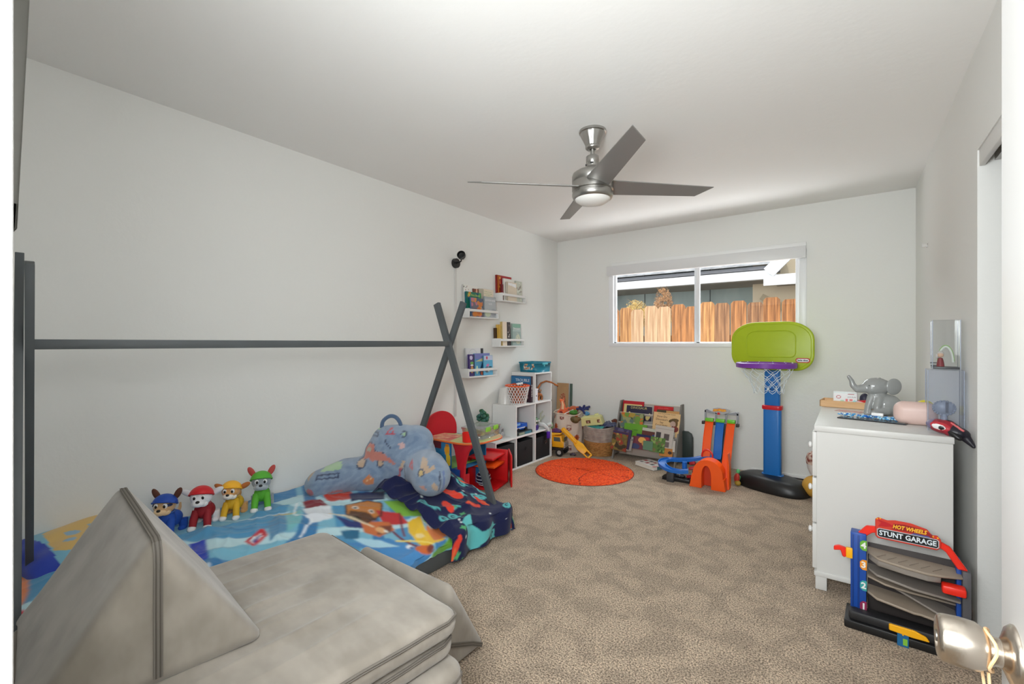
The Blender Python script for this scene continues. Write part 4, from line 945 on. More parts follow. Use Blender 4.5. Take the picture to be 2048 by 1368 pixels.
# wastebasket-style basketball hoop basket with white net sides
nb_ = thing('net_basket', 'white lattice wastebasket with an orange rim standing on the middle step', 'basket', (-2.69, 3.735, .618))
r0, r1, hh = .085, .122, .185
g = G()
for k in range(22):
    for sg in (-1, 1):
        pts = []
        for i in range(7):
            a = 2 * PI * (k / 22 + sg * i / 6 * .16); rr_ = r0 + (r1 - r0) * i / 6; pts.append((rr_ * math.cos(a), rr_ * math.sin(a), hh * i / 6))
        g.tube(pts, .0036, 4, False)
g.obj('lattice_side', M('basket_white', (236, 234, 232), .45), nb_)
g = G(); g.tube([(r1 * math.cos(a), r1 * math.sin(a), hh) for a in [2 * PI * k / 36 for k in range(36)]], .0065, 8, closed=True); g.obj('rim', m_orange, nb_)
g = G(); g.lathe([(0, 0), (r0, 0), (r0 + .002, .006), (0, .006)], seg=32); g.obj('bottom', MATS['basket_white'], nb_)
g = G(); g.lathe([(0, .01), (.07, .01), (.085, .06), (.1, .12), (.1, .165), (0, .185)], seg=28); g.obj('liner', M('liner_rust', (196, 92, 50), .7, rgb2=(90, 70, 66), vs=30), nb_)
for i in range(3):
    g = G(); g.box((0, 0, 0), (.028, .022, .014), Euler((.3 * i, .4, i)).to_matrix(), .004); g.ell((.008, 0, .008), .006, seg=8, rings=6)
    o = g.obj('toy_piece', M('piece_white', (238, 238, 238), .4)); o.location = (-2.66, 3.70 + i * .035, .822); tag(o, 'small white toy piece on the orange-rimmed basket, %s' % ('nearest the bed', 'the middle one of the three', 'nearest the board game box')[i], 'toy', 'white toy pieces on the basket')
# white tumbler upside down
g = G(); g.lathe([(0, .165), (.052, .165), (.057, .158), (.075, .0), (.072, .0), (.053, .15), (0, .16)], seg=36)
o = tag(g.obj('cup', M('milky_plastic', (222, 220, 216), .3), None, 40), 'white plastic tub upside down behind the lattice basket', 'cup'); o.location = (-2.80, 3.675, .618)
# game boxes behind the basket
def gbox(name, label, loc, rz, w, d, h, col, art, base=None, side=None, txt=None, cat='game box', tilt=0):
    t = thing(name, label, cat, loc, rz); t.rotation_euler = (tilt, 0, rz)
    g = G(); g.b2((-w / 2, 0, 0), (w / 2, d, h), .0015, 1); g.obj('box_body', M('box_%d_%d_%d' % col, col, .5), t)
    panel('front_print', w - .004, h - .004, base or col, art, t, T(0, -.0007, h / 2) @ UP, .004)
    if side:
        panel('side_print', d - .004, h - .004, side[0], side[1], t, T(w / 2 + .0007, d / 2, h / 2) @ RZ(PI / 2) @ UP, .004)
    for s_, x, z, size, c, on in (txt or []):
        if on == 'f': text(s_, size, M('ink_%d_%d_%d' % c, c, .5), t, T(x, -.0016, z) @ UP, .0003)
        else: text(s_, size, M('ink_%d_%d_%d' % c, c, .5), t, T(w / 2 + .0014, x, z) @ RZ(PI / 2) @ UP @ RZ(PI / 2), .0003)
    return t
gbox('game_box', 'tall board game box with blue top and maroon figure art behind the basket', (-2.755, 3.889, .618), 0, .255, .032, .27, (56, 34, 44),
     [rect(-.13, .04, .13, .13, (36, 110, 160)), ('p', [(-.01, -.05), (.03, .06), (.08, .06), (.10, -.06), (.0, -.09)], (104, 40, 44)), ('e', .045, -.03, .022, .02, 0, (150, 96, 70)), rect(-.01, -.10, .09, -.075, (196, 160, 160)), ('e', -.085, .03, .04, .03, 0, (150, 90, 90)), rect(-.13, -.13, -.05, .0, (70, 60, 80))],
     base=(60, 36, 50), side=((66, 46, 60), [rect(-.02, -.06, .02, .06, (80, 60, 70))]), txt=[('TROUBLE', .02, .225, .042, (226, 236, 244), 'f'), ('TROUBLE', .016, .12, .030, (240, 240, 240), 's')])

# contents of the top open cube
gbox('game_box', 'dark blue box standing at the back of the top cube', (-2.84, 4.06, .618), R(60), .1, .03, .27, (24, 70, 150), [rect(-.02, -.1, .05, .1, (30, 90, 170))])
t = thing('toy_castle', 'white toy castle tower with purple door in the top cube', 'toy', (-2.66, 3.985, .618))
g = G(); g.b2((-.03, -.03, 0), (.03, .035, .12), .003); g.b2((-.034, -.034, .12), (.034, .039, .135), .002); g.obj('tower', M('castle_white', (232, 230, 236), .4), t)
g = G(); g.prism([(-.03, 0), (.03, 0), (.026, .07), (0, .1), (-.026, .07)], -.004, .004, T(.0, .0, .135) @ RZ(PI / 2) @ UP, .001, 1); g.obj('arched_top', M('castle_lilac', (214, 190, 224), .4), t)
g = G(); g.prism([(-.018, 0), (.018, 0), (.016, .045), (0, .065), (-.016, .045)], -.006, .006, T(.0, .0, .14) @ RZ(PI / 2) @ UP); g.obj('door', M('castle_purple', (70, 60, 130), .5), t)
for k in range(3):
    g = G(); g.box((.031, -.012 + .02 * (k % 2), .03 + .03 * k), (.003, .012, .014)); g.obj('window', m_dkgray, t)
t = thing('dinosaur_toy', 'long-necked orange-brown toy dinosaur reaching out of the top cube', 'toy', (-2.70, 4.13, .618))
blob('body', [('t', [(0, -.02, .05), (.02, .0, .06), (.03, .01, .05)], [.02, .026, .018]), ('t', [(0, -.03, .05), (0.02, -.045, .12), (.05, -.02, .185), (.085, .03, .205), (.125, .075, .19), (.16, .11, .165)], [.016, .012, .010, .010, .010, .008])], .005, M('dino_ochre', (196, 112, 40), .5, rgb2=(110, 64, 30), vs=40), t, 2)
for a, b in ((-.015, -.03), (.03, -.03), (-.01, .02), (.035, .02)):
    g = G(); g.tube([(a, b, .045), (a, b, .0)], [.012, .009], 8); g.obj('leg', MATS['dino_ochre'], t)
g = G(); g.tube([(.145, .10, .17), (.18, .125, .15)], [.009, .011], 8); g.obj('head', MATS['dino_ochre'], t)
t = thing('toy_figure', 'small dark toy figure sitting behind the dinosaur in the top cube', 'toy', (-2.72, 4.195, .618))
g = G(); g.ell((0, 0, .02), (.028, .03, .02)); g.ell((.0, -.0, .055), (.014, .014, .03)); g.obj('body', M('figure_dark', (58, 48, 44), .5), t)
g = G(); g.ell((.004, 0, .095), .016); g.obj('head', M('figure_tan', (190, 150, 120), .5), t)

# middle-row cubes: blue truck on game boxes, dark figures; robot toys
gbox('game_box', 'flat pale game box under the blue toy truck', (-2.735, 3.77, .313), R(90), .27, .26, .03, (30, 40, 40), [rect(-.1, -.01, 0, .01, (150, 160, 140)), rect(0, -.01, .12, .012, (70, 130, 150))]).location = (-2.62, 3.765, .3125)
t = thing('toy_truck', 'blue toy truck parked on the flat game boxes in the left middle cube', 'toy truck', (-2.70, 3.765, .344), R(90))
g = G(); g.b2((-.10, -.045, .012), (.10, .045, .05), .006); g.b2((-.09, -.04, .05), (.0, .04, .085), .01); g.b2((.0, -.042, .048), (.1, .042, .07), .003); g.obj('body', M('truck_blue', (28, 90, 190), .35), t)
g = G(); g.b2((-.08, -.0415, .055), (-.02, .0415, .078), .003); g.obj('windscreen', M('truck_glass', (120, 170, 226), .2), t)
g = G(); g.b2((-.102, -.046, .028), (.06, -.0445, .036)); g.obj('stripe', m_trim, t)
for a in (-.065, .065):
    for b in (-.046, .046):
        g = G(); g.cyl((a, b - .008, .016), (a, b + .008, .016), .017, seg=18); g.obj('wheel', m_black, t)
t = thing('toy_figures_stand', 'dark red and black dragon toy standing above the blue truck', 'toy', (-2.77, 3.71, .43))
blob('body', [('e', (0, 0, .03), (.04, .06, .03)), ('t', [(0, -.03, .04), (.0, -.04, .09), (.01, -.03, .12)], [.02, .014, .016]), ('t', [(0, .03, .04), (.01, .07, .07), (.0, .1, .05)], [.02, .014, .008]), ('t', [(0, 0, .04), (-.02, .02, .12)], [.02, .006])], .005, M('dragon_dark', (54, 30, 32), .5, rgb2=(110, 26, 34), vs=30), t, 1)
for a, b in ((.02, -.03), (.02, .04), (-.02, -.03), (-.02, .04)):
    g = G(); g.tube([(a, b, .02), (a * 1.2, b, -.0)], [.012, .01], 8); g.obj('leg', MATS['dragon_dark'], t)
g = G(); g.ell((.02, -.012, .07), (.008, .008, .012)); g.ell((.03, .04, .065), (.01, .01, .008)); g.obj('claw', M('claw_pink', (220, 180, 184), .5), t)
gbox('game_box', 'dark storage case behind the blue truck holding up the dragon', (-2.80, 3.77, .343), R(90), .2, .07, .086, (34, 30, 40), [rect(-.08, -.03, .08, .03, (44, 38, 52))])

t = thing('space_helmet_toy', 'white and green robot toy with purple base in the right middle cube', 'toy', (-2.685, 4.02, .313))
g = G(); g.ell((0, -.01, .085), (.05, .05, .055)); g.ell((.0, -.03, .15), (.024, .024, .05)); g.obj('shell', M('robot_white', (226, 232, 228), .3), t)
g = G(); g.ell((.018, .0, .098), (.042, .044, .04)); g.ell((0, -.02, .125), (.036, .034, .03)); g.obj('visor', M('robot_green', (70, 120, 70), .3, rgb2=(40, 80, 50), vs=20), t)
g = G(); g.lathe([(0, 0), (.05, 0), (.058, .03), (.052, .05), (0, .055)], seg=28); g.obj('base', M('robot_purple', (64, 44, 120), .4), t)
g = G(); g.tube([(.052 * math.cos(a), .052 * math.sin(a) - .005, .066 + .012 * math.cos(a)) for a in [2 * PI * k / 26 for k in range(26)]], .005, 6, closed=True); g.obj('black_band', m_black, t)
for sx in (-1, 1):
    g = G(); g.ell((.058, sx * .018 - .004, .10), (.006, .012, .012)); g.obj('eye', m_eyew, t)
t = thing('robot_limb_toy', 'grey and white toy robot arm with a purple grip hanging over the cube edge', 'toy', (-2.625, 4.15, .313))
g = G(); g.tube([(-.11, -.02, .035), (-.05, -.03, .05), (.0, -.02, .04), (.03, 0, .01), (.045, .01, -.03)], [.02, .024, .022, .018, .014], 12); g.obj('sleeve', M('arm_gray', (206, 210, 208), .4), t)
g = G(); g.b2((.032, -.02, -.10), (.058, .02, -.025), .006); g.obj('grip', M('grip_purple', (88, 40, 170), .4), t)
g = G(); g.tube([(.02, .01, .035), (.03, .06, .045), (.03, .085, .02)], [.018, .02, .016], 10); g.obj('elbow', MATS['arm_gray'], t)
g = G(); g.ell((.032, .09, .02), (.014, .014, .034)); g.obj('green_cuff', M('cuff_green', (110, 160, 100), .5), t)
g = G(); g.tube([(-.11, .06, .0), (-.09, .05, .08), (-.10, .07, .14), (-.08, .09, .17)], [.012, .012, .01, .008], 8); g.tube([(-.09, .05, .08), (-.05, .1, .13)], [.01, .006], 8); g.obj('pale_claw', M('pale_sage', (196, 198, 178), .6), t)

# green plush tree in a jar of orange, on the lowest step
t = thing('plush_jar', 'clear jar with an orange toy and green leafy top on the lowest step', 'toy', (-2.785, 3.30, .313))
g = G(); g.lathe([(0, 0), (.055, 0), (.06, .01), (.06, .12), (.052, .135), (.054, .14), (.05, .14), (.0, .14)], seg=28); g.obj('jar', m_clear, t)
g = G(); g.ell((0, 0, .045), (.048, .048, .038)); g.ell((.01, .0, .085), (.026, .03, .024)); g.obj('orange_toy', M('toy_orange_soft', (226, 124, 40), .6), t)
g = G(); g.lathe([(0, .14), (.07, .142), (.072, .155), (.05, .17), (0, .175)], seg=24, flute=(7, .07)); g.obj('leaf_ring', M('leaf_green', (56, 130, 56), .6), t)
g = G()
r_ = random.Random(4)
for k in range(26):
    a = r_.uniform(0, 2 * PI); zz = r_.uniform(.18, .275); q = .05 * (1 - ((zz - .22) / .08) ** 2 * .5)
    g.ell((q * math.cos(a), q * math.sin(a), zz), (.02, .02, .016), (r_.uniform(-1, 1), r_.uniform(-1, 1), 0), 10, 7)
g.obj('leafy_top', M('leaf_teal', (60, 118, 110), .7, rgb2=(50, 100, 60), vs=30), t)
g = G(); g.b2((-.058, -.062, .09), (-.02, -.0585, .12)); g.obj('tag', m_trim, t)
t = thing('toy_roll', 'teal toy with round grey face discs beside the jar', 'toy', (-2.74, 3.475, .313))
g = G(); g.cyl((-.10, 0, .055), (.02, .01, .04), .04, .036, 24); g.obj('body', M('toy_teal', (60, 146, 150), .5), t)
g = G(); g.cyl((.02, .01, .075), (.045, .013, .073), .030, seg=24); g.cyl((.02, .01, .032), (.05, .013, .031), .030, seg=24); g.obj('disc', M('disc_gray', (196, 198, 200), .3), t)
for k in (0, 1):
    g = G(); g.tube([(.049, .012 + .011 * math.cos(a), .075 - .044 * k + .011 * math.sin(a)) for a in [2 * PI * j / 14 for j in range(14)]], .002, 5, closed=True); g.obj('grille_ring', m_dkgray, t)

# ============================================================ toddler chair desk
ds = thing('toddler_desk', 'toddler chair desk with red round backrest, blue sides and printed top behind the bed', 'desk', (-2.5, 2.8, 0))
m_dred = M('desk_red', (206, 30, 44), .4); m_dblue = M('desk_blue', (26, 110, 160), .45)
g = G(); P = [(-.2, .0), (.2, .0)] + [(.2 * math.cos(a), .05 + .17 * math.sin(a)) for a in [PI * k / 20 for k in range(21)]]
g.prism(P, 0, .016, T(-.32, -.03, .43) @ RZ(PI / 2) @ UP, .002, 1); g.obj('backrest', m_dred, ds)
def dprint(name, w, h, base, art, mtx): return panel(name, w, h, base, art, ds, mtx, .006)
g = G(); g.b2((-.33, -.245, .24), (.02, -.229, .455), .004); g.obj('side_panel', m_dblue, ds)
g = G(); g.b2((-.33, .20, .02), (.0, .216, .42), .004); g.obj('side_panel', m_dblue, ds)
g = G(); g.b2((-.20, -.2475, .425), (-.08, -.2455, .452)); g.b2((-.19, -.2475, .40), (-.08, -.2455, .428)); g.obj('maroon_label', M('label_maroon', (110, 26, 44), .5), ds)
g = G(); g.b2((.0, -.245, .01), (.11, -.229, .26), .004); g.obj('front_panel', M('desk_navy', (24, 64, 140), .45), ds)
dprint('panel_print', .10, .22, (28, 78, 150), blobs(11, .1, .2, [(60, 120, 190), (30, 50, 110), (120, 150, 190)], 16, .2), T(.055, -.2462, .135) @ UP)
dprint('panel_print', .11, .20, (30, 116, 166), [('e', .02, .05, .028, .045, 0, (232, 160, 30)), ('e', .035, -.02, .024, .05, .2, (226, 190, 50)), ('e', .02, .09, .02, .014, 0, (196, 120, 30)), ('e', -.01, -.06, .02, .03, 0, (90, 160, 200))], T(-.035, -.2462, .345) @ UP)
g = G(); g.b2((-.33, -.229, .21), (.0, .20, .225), .003); g.obj('seat', m_dblue, ds)
g = G(); g.b2((-.31, -.18, .225), (-.05, .15, .235), .01); g.obj('seat_print', M('seat_green', (120, 180, 90), .5), ds)
top_poly = [(-.25, -.265), (.10, -.265)] + [(.10 + .16 * math.sin(a), -.105 - .16 * math.cos(a)) for a in [PI / 2 * k / 8 for k in range(1, 9)]] + [(.26, .05)] + [(.10 + .16 * math.cos(a), .05 + .16 * math.sin(a)) for a in [PI / 2 * k / 8 for k in range(1, 9)]] + [(-.02, .21), (-.06, .02), (-.25, -.05)]
g = G(); g.prism(top_poly, .458, .472, None, .003, 1); g.obj('tabletop', M('tabletop_edge', (236, 110, 50), .4), ds)
g = G(); g.prism([(x * .97 + .002, y * .97) for x, y in top_poly], .472, .4735); g.obj('tabletop_print', M('tabletop_green', (186, 212, 130), .4, rgb2=(226, 190, 140), vs=9), ds)
g = G(); g.prism([(-.24, -.255), (.02, -.255), (-.04, -.03), (-.23, -.07)], .4735, .4742); g.obj('tabletop_picture', M('tabletop_pic', (226, 180, 140), .5, rgb2=(206, 90, 90), vs=22), ds)
g = G(); g.prism([(.03, .46), (.25, .46), (.20, .40), (.165, .30), (.155, .18), (.14, .15), (.10, .17), (.085, .30), (.06, .40)], -.012, .012, T(-.02, -.21, 0) @ UP, .004, 2); g.obj('table_leg', m_dred, ds)
g = G(); g.b2((.03, -.245, .0), (.045, -.05, .18), .003); g.obj('foot_board', m_dred, ds)
g = G(); g.lathe([(0, 0), (.04, 0), (.043, .07), (.039, .07), (.036, .01), (0, .01)], seg=28); cup = tag(g.obj('cup', M('cup_red', (232, 34, 22), .35)), 'bright red cup standing at the near edge of the toddler desk', 'cup'); cup.location = (-2.345, 2.605, .475)
# clear container with lime clips on the desk
t = thing('clear_container', 'clear plastic container with lime green clips on the toddler desk', 'container', (-2.40, 2.83, .476), R(8))
g = G(); tub(g, .09, .125, .085, .003, 1.1); g.obj('tub', glassmat('tub_clear', (242, 244, 246), .12, .05, .10), t, 30, False)
for sy in (-1, 1):
    g = G(); g.b2((.095, sy * .06 - .03, .055), (.11, sy * .06 + .03, .09), .004); g.obj('clip', M('lime_clip', (150, 210, 70), .4), t)
for k, (c, s_) in enumerate((((230, 120, 60), .03), ((220, 60, 60), .026), ((240, 200, 80), .03), ((236, 150, 60), .026), ((200, 80, 90), .024))):
    g = G(); g.box((0, 0, 0), (.05, .014, .014), (0, 0, k * .9), .004); o = g.obj('crayon', M('crayon_%d' % k, c, .5)); o.location = (-2.40 + .018 * (k % 3 - 1), 2.76 + .035 * k, .489); tag(o, '%s crayon stub inside the clear container' % ('orange', 'red', 'yellow', 'amber', 'rose')[k], 'crayon', 'crayons in the clear container')

# red toy box beside the desk with a play ball inside
rb = thing('red_toy_crate', 'red moulded plastic toy crate lying open beside the black bins', 'toy crate', (-2.50, 3.06, 0), R(14))
def crate(g):
    for a, b in (((-.14, .11, .0), (.12, .135, .29)), ((-.14, -.15, 0), (.12, .135, .02)), ((-.14, -.15, .25), (.10, .135, .27)), ((-.14, -.15, 0), (-.12, .135, .27))): g.b2(a, b, .008)
g = G(); crate(g); g.obj('crate_body', m_red, rb)
g = G(); g.prism([(-.15, 0), (.15, 0), (.15, .24), (.12, .27), (-.12, .27), (-.15, .24)], 0, .014, T(.125, .14, 0.0) @ RZ(R(28)) @ RZ(PI / 2) @ UP, .004, 2); g.obj('side_wing', m_red, rb)
g = G(); g.b2((-.11, -.12, .18), (.10, .10, .2), .004); g.obj('shelf', m_orange, rb)
t = thing('play_ball', 'blue and white play ball inside the red crate', 'ball', (-2.49, 2.965, .085), R(20))
g = G(); g.ell((0, 0, 0), (.062, .058, .062), None, 24, 16); g.obj('sphere', M('ball_navy', (26, 32, 60), .4), t)
for k in range(5):
    g = G(); a = -.9 + .45 * k; rr_ = .0635 * math.cos(a); g.tube([(rr_ * math.cos(b), rr_ * .94 * math.sin(b), .0635 * math.sin(a)) for b in [2 * PI * j / 20 for j in range(20)]], .0032, 5, closed=True); g.obj('white_band', M('ball_white', (226, 232, 238), .4), t)
g = G(); g.tube([(.02, .066 * math.cos(b), .066 * math.sin(b)) for b in [2 * PI * j / 24 for j in range(24)]], .008, 6, closed=True); g.obj('rim', M('ball_gray', (170, 184, 200), .4), t)
# ============================================================ far-left corner: board, toy bag, basket, truck
t = thing('cardboard_sheet', 'brown cardboard sheet with a red scribble leaning in the far left corner', 'cardboard', (-2.82, 4.80, .0), 0); t.rotation_euler = (R(-3.5), 0, 0)
g = G(); g.b2((-.065, 0, .0), (.095, .008, .745), .001, 1); g.obj('sheet', M('cardboard', (190, 150, 108), .85, var=.08, vs=10), t)
panel('scribble', .15, .3, (190, 150, 108), [('l', [(.0, .02), (.02, .07), (-.02, .05), (.03, .03), (-.02, .0), (.02, -.03), (-.03, -.02), (.02, -.06), (-.02, -.07)], .003, (170, 60, 50)), ('l', [(.03, .06), (.04, -.03), (-.03, .03)], .003, (170, 60, 50))], t, T(.015, -.0006, .55) @ UP, .003, 'print_matte', .85)
t = thing('green_board', 'thin dark green board edge leaning behind the cardboard', 'board', (-2.70, 4.835, 0)); t.rotation_euler = (R(-2.5), 0, 0)
g = G(); g.b2((-.02, 0, 0), (.012, .012, .74), .001, 1); g.obj('sheet', M('board_green', (84, 104, 92), .7), t)

bag = thing('toy_bag', 'round canvas toy bag printed with orange basketballs in the corner', 'storage bag', (-2.61, 4.645, 0))
n = 96; mz = 60
A, Z_ = np.meshgrid(np.linspace(0, 2 * PI, n + 1), np.linspace(0, .43, mz + 1))
rr_ = .165 + .012 * np.sin(Z_ * 9) + .005 * np.sin(5 * A + 12 * Z_) + .004 * np.sin(11 * A - 20 * Z_)
Zt = Z_ + (.012 * np.sin(3 * A) + .010 * np.sin(2 * A + 1)) * (Z_ / .43) ** 3
U = A * .17; col = np.ones(A.shape + (3,)) * np.array(lin((222, 206, 192)))
sp = []
r_ = random.Random(5)
for i in range(6):
    for j in range(4):
        u, v = (i + .5 * (j % 2)) * .178, .05 + j * .115
        if (i + j) % 2 == 0: sp += [('e', u, v, .034, .034, 0, (206, 98, 46)), ('l', [(u - .034, v), (u + .034, v)], .0018, (150, 60, 30)), ('l', [(u, v - .034), (u, v + .034)], .0018, (150, 60, 30))]
        else: sp += [('l', [(u - .03, v + .03), (u + .03, v + .03), (u + .018, v - .03), (u - .018, v - .03), (u - .03, v + .03)], .0028, (130, 52, 44)), ('l', [(u - .025, v + .02), (u + .015, v - .03)], .0018, (130, 52, 44)), ('l', [(u + .025, v + .02), (u - .015, v - .03)], .0018, (130, 52, 44)), ('o', u, v - .012, .012, .002, (130, 52, 44))]
paint(U, Z_, col, sp)
grid('canvas_side', n, mz, np.stack([rr_ * np.cos(A), rr_ * np.sin(A), Zt], -1), printmat('canvas_print', .85, .2, 200), bag, col, thick=.004)
g = G(); g.tube([((.168) * math.cos(a), .168 * math.sin(a), .43 + .012 * math.sin(3 * a) + .010 * math.sin(2 * a + 1)) for a in [2 * PI * k / 40 for k in range(40)]], .0055, 8, closed=True); g.obj('rim', M('canvas_rim', (226, 208, 186), .85), bag)
g = G(); g.lathe([(.16, 0), (0, 0)], seg=32); g.lathe([(.16, .33), (.1, .38), (0, .40)], seg=32); g.obj('toy_heap', M('heap_mix', (150, 100, 80), .8, rgb2=(80, 90, 60), vs=18), bag)
t = thing('plush_dinosaur', 'orange plush dinosaur poking its pointed head up out of the toy bag', 'plush toy', (-2.655, 4.57, .40), R(40))
blob('body', [('e', (0, 0, .03), (.06, .05, .045)), ('t', [(.01, .01, .05), (.015, .015, .12), (-.005, .0, .17)], [.04, .024, .018]), ('t', [(.015, .015, .15), (.03, .02, .205)], [.012, .005]), ('t', [(-.01, .0, .15), (-.03, -.0, .19)], [.012, .006]), ('t', [(.03, -.02, .05), (.07, -.02, .09)], [.022, .01]), ('e', (.06, .02, .03), (.035, .035, .03))], .006, M('plush_orange', (238, 120, 66), .8, rgb2=(226, 90, 50), vs=20, sheen=.4), t, 3)
g = G(); g.tube([(.0, -.03, .07), (.005, -.02, .12), (-.005, -.014, .165)], [.016, .014, .006], 8); g.obj('pale_belly', M('plush_peach', (240, 190, 150), .8), t)
g = G(); g.cyl((-.02, -.045, .035), (-.03, -.06, .04), .02, .016, 16); g.obj('dark_mouth', M('plush_maroon', (140, 40, 36), .8), t)
t = thing('toy_frog', 'green toy with white edge lying on top of the toy bag', 'toy', (-2.50, 4.555, .435), R(20))
g = G(); g.ell((0, 0, .012), (.05, .035, .026), None, 20, 12); g.ell((.025, -.01, .03), (.02, .02, .016)); g.obj('body', M('frog_green', (66, 130, 44), .6), t)
g = G(); g.bar((-.10, -.03, -.005), (.0, .01, .045), .008, .008, .002); g.obj('white_stick', m_trim, t)
t = thing('toy_brown_pouch', 'brown and olive cloth toy spilling from the right rim of the bag', 'toy', (-2.455, 4.50, .375), R(20))
g = G(); g.ell((0, 0, 0), (.05, .04, .035), (0, .4, 0)); g.ell((.035, .01, .01), (.035, .03, .025)); g.obj('body', M('pouch_brown', (120, 92, 56), .8, rgb2=(86, 76, 40), vs=30), t)
t = thing('toy_jack', 'dark blue knobbly toy figure on the back of the toy bag', 'toy', (-2.44, 4.66, .45), R(30))
g = G()
for p in ((.06, 0, .03), (-.03, .0, .05), (.02, .0, .065), (.075, .0, .055), (-.06, 0, .03), (.02, -.03, -.01)):
    g.tube([(0, 0, .02), (p[0] * .6, p[1], p[2] * .7 + .01), p], [.014, .011, .012], 8); g.ell(p, .014, seg=10, rings=8)
g.obj('body', M('jack_navy', (36, 44, 104), .4), t)
g = G(); g.ell((.05, -.02, -.02), (.03, .02, .022)); g.ell((.045, -.035, -.005), (.018, .014, .014)); g.obj('sky_blue_part', M('jack_sky', (96, 160, 206), .5), t)
t = thing('plush_rust', 'rust-coloured round plush behind the orange dinosaur', 'plush toy', (-2.575, 4.70, .43))
g = G(); g.ell((0, 0, .03), (.06, .05, .04)); g.ell((.05, .02, .05), (.04, .02, .016)); g.obj('body', M('plush_rust', (196, 96, 52), .8, sheen=.3), t)

# woven basket
wb = thing('woven_basket', 'belly basket with straw base and grey cloth-wrapped rim beside the book rack', 'basket', (-2.225, 4.665, 0))
ms, mg = M('straw', (196, 146, 84), .8, rgb2=(150, 102, 52), vs=40, stretch=(1, 1, 3)), M('gray_rope', (176, 166, 156), .85, rgb2=(150, 140, 132), vs=20)
for nm, m_, k0, k1 in (('straw_coil', ms, 0, 10), ('rope_coil', mg, 10, 20)):
    g = G()
    for k in range(k0, k1):
        z = .009 + k * .0158; q = .142 + .033 * math.sin(min(1, z / .24) * PI * .55)
        g.tube([(q * math.cos(a) + .0015 * math.sin(17 * a + k), q * math.sin(a), z + (.010 * math.sin(2 * a + .8) * (k / 20) ** 2)) for a in [2 * PI * j / 48 for j in range(48)]], .0095, 6, closed=True)
    g.obj(nm, m_, wb)
g = G(); g.lathe([(.14, .004), (0, .004)], seg=24); g.lathe([(.165, .27), (.1, .29), (0, .30)], seg=24); g.obj('lining', M('basket_inside', (110, 100, 96), .9), wb)
t = thing('navy_cloth', 'navy blue fleece folded over the back right rim of the woven basket', 'cloth', (-2.15, 4.68, .31))
nx, ny = 30, 30
A, B = np.meshgrid(np.linspace(-1, 1, nx + 1), np.linspace(-1, 1, ny + 1))
P = np.stack([A * .125, B * .10, .035 * (1 - A ** 2) * (1 - B ** 2) + ridges(A, B, 3, .02, 5, 3, 7) + .02 * np.clip(A, 0, 1) - .03 * np.clip(-A, 0, 1)], -1)
o = grid('fleece', nx, ny, P, M('navy_fleece', (58, 66, 104), .9, rgb2=(40, 46, 76), vs=12, sheen=.4), t)
o.modifiers.new('s', 'SOLIDIFY').thickness = .006
t = thing('teal_cloth', 'teal cloth tucked under the yellow cardboard house', 'cloth', (-2.235, 4.575, .302))
P = np.stack([A * .10, B * .05, .014 * (1 - B ** 2) + ridges(A, B, 8, .012, 4, 3, 6)], -1)
o = grid('fabric', nx, ny, P, M('teal_cloth', (66, 150, 146), .8), t); o.modifiers.new('s', 'SOLIDIFY').thickness = .004
t = thing('cardboard_house', 'pale yellow-green toy house box with square windows on the woven basket', 'toy', (-2.27, 4.60, .332)); t.rotation_euler = (R(6), R(-9), R(12))
m_py = M('pale_yellow', (218, 216, 150), .6)
g = G(); g.prism([(-.125, 0), (.115, 0), (.10, .085), (-.115, .085)], -.055, .055, UP, .003, 1); g.obj('house_body', m_py, t)
g = G(); g.prism([(-.12, -.05), (.10, -.05), (.09, .05), (-.11, .05)], .085, .092, None, .001, 1); g.obj('roof_lid', m_py, t)
for (x0, x1) in ((-.065, -.015), (.06, .09)):
    g = G(); g.b2((x0, -.0575, .028), (x1, -.054, .062)); g.obj('window', M('window_brown', (110, 74, 48), .6), t)
    g = G(); g.b2((x0 + .018, -.0582, .035), (x0 + .030, -.057, .050)); g.obj('window_print', M('window_pinkish', (216, 180, 170), .6), t)
t = thing('toy_brick_pale', 'small pale yellow block sitting on the toy house box', 'toy', (-2.255, 4.64, .437), R(30))
g = G(); g.box((0, 0, 0), (.045, .02, .02), (0, -.3, 0), .003); g.obj('block', m_py, t)

# dump truck with long yellow boom
dt = thing('dump_truck', 'large yellow toy dump truck with grey grille parked beside the cube shelf', 'toy truck', (-2.615, 4.36, .0), R(12))
m_ty = M('truck_yellow', (244, 178, 24), .4)
g = G(); g.b2((-.14, -.07, .06), (.12, .07, .085), .006); g.obj('chassis', m_black, dt)
g = G(); g.prism([(-.02, .09), (.11, .09), (.115, .15), (.10, .155), (.085, .215), (-.02, .215)], -.065, .065, UP, .006, 2); g.obj('cab', m_ty, dt)
g = G(); g.prism([(.0, .155), (.078, .155), (.07, .20), (.0, .20)], -.0665, .0665, UP); g.obj('cab_window', M('cab_window', (94, 104, 96), .25), dt)
g = G(); g.b2((.114, -.055, .155), (.117, .055, .2), .001); g.obj('windscreen', MATS['cab_window'], dt)
g = G(); g.b2((.112, -.06, .085), (.122, .06, .15), .003); g.obj('grille_frame', M('grille_gray', (176, 170, 160), .4), dt)
for k in range(3):
    g = G(); g.b2((.120, -.055, .092 + .019 * k), (.13, .055, .102 + .019 * k), .002); g.obj('grille_bar', MATS['grille_gray'], dt)
g = G(); g.prism([(-.17, .11), (-.03, .11), (.0, .22), (.08, .235), (.08, .245), (-.19, .235)], -.085, .085, UP, .006, 2); g.obj('dump_bed', m_ty, dt)
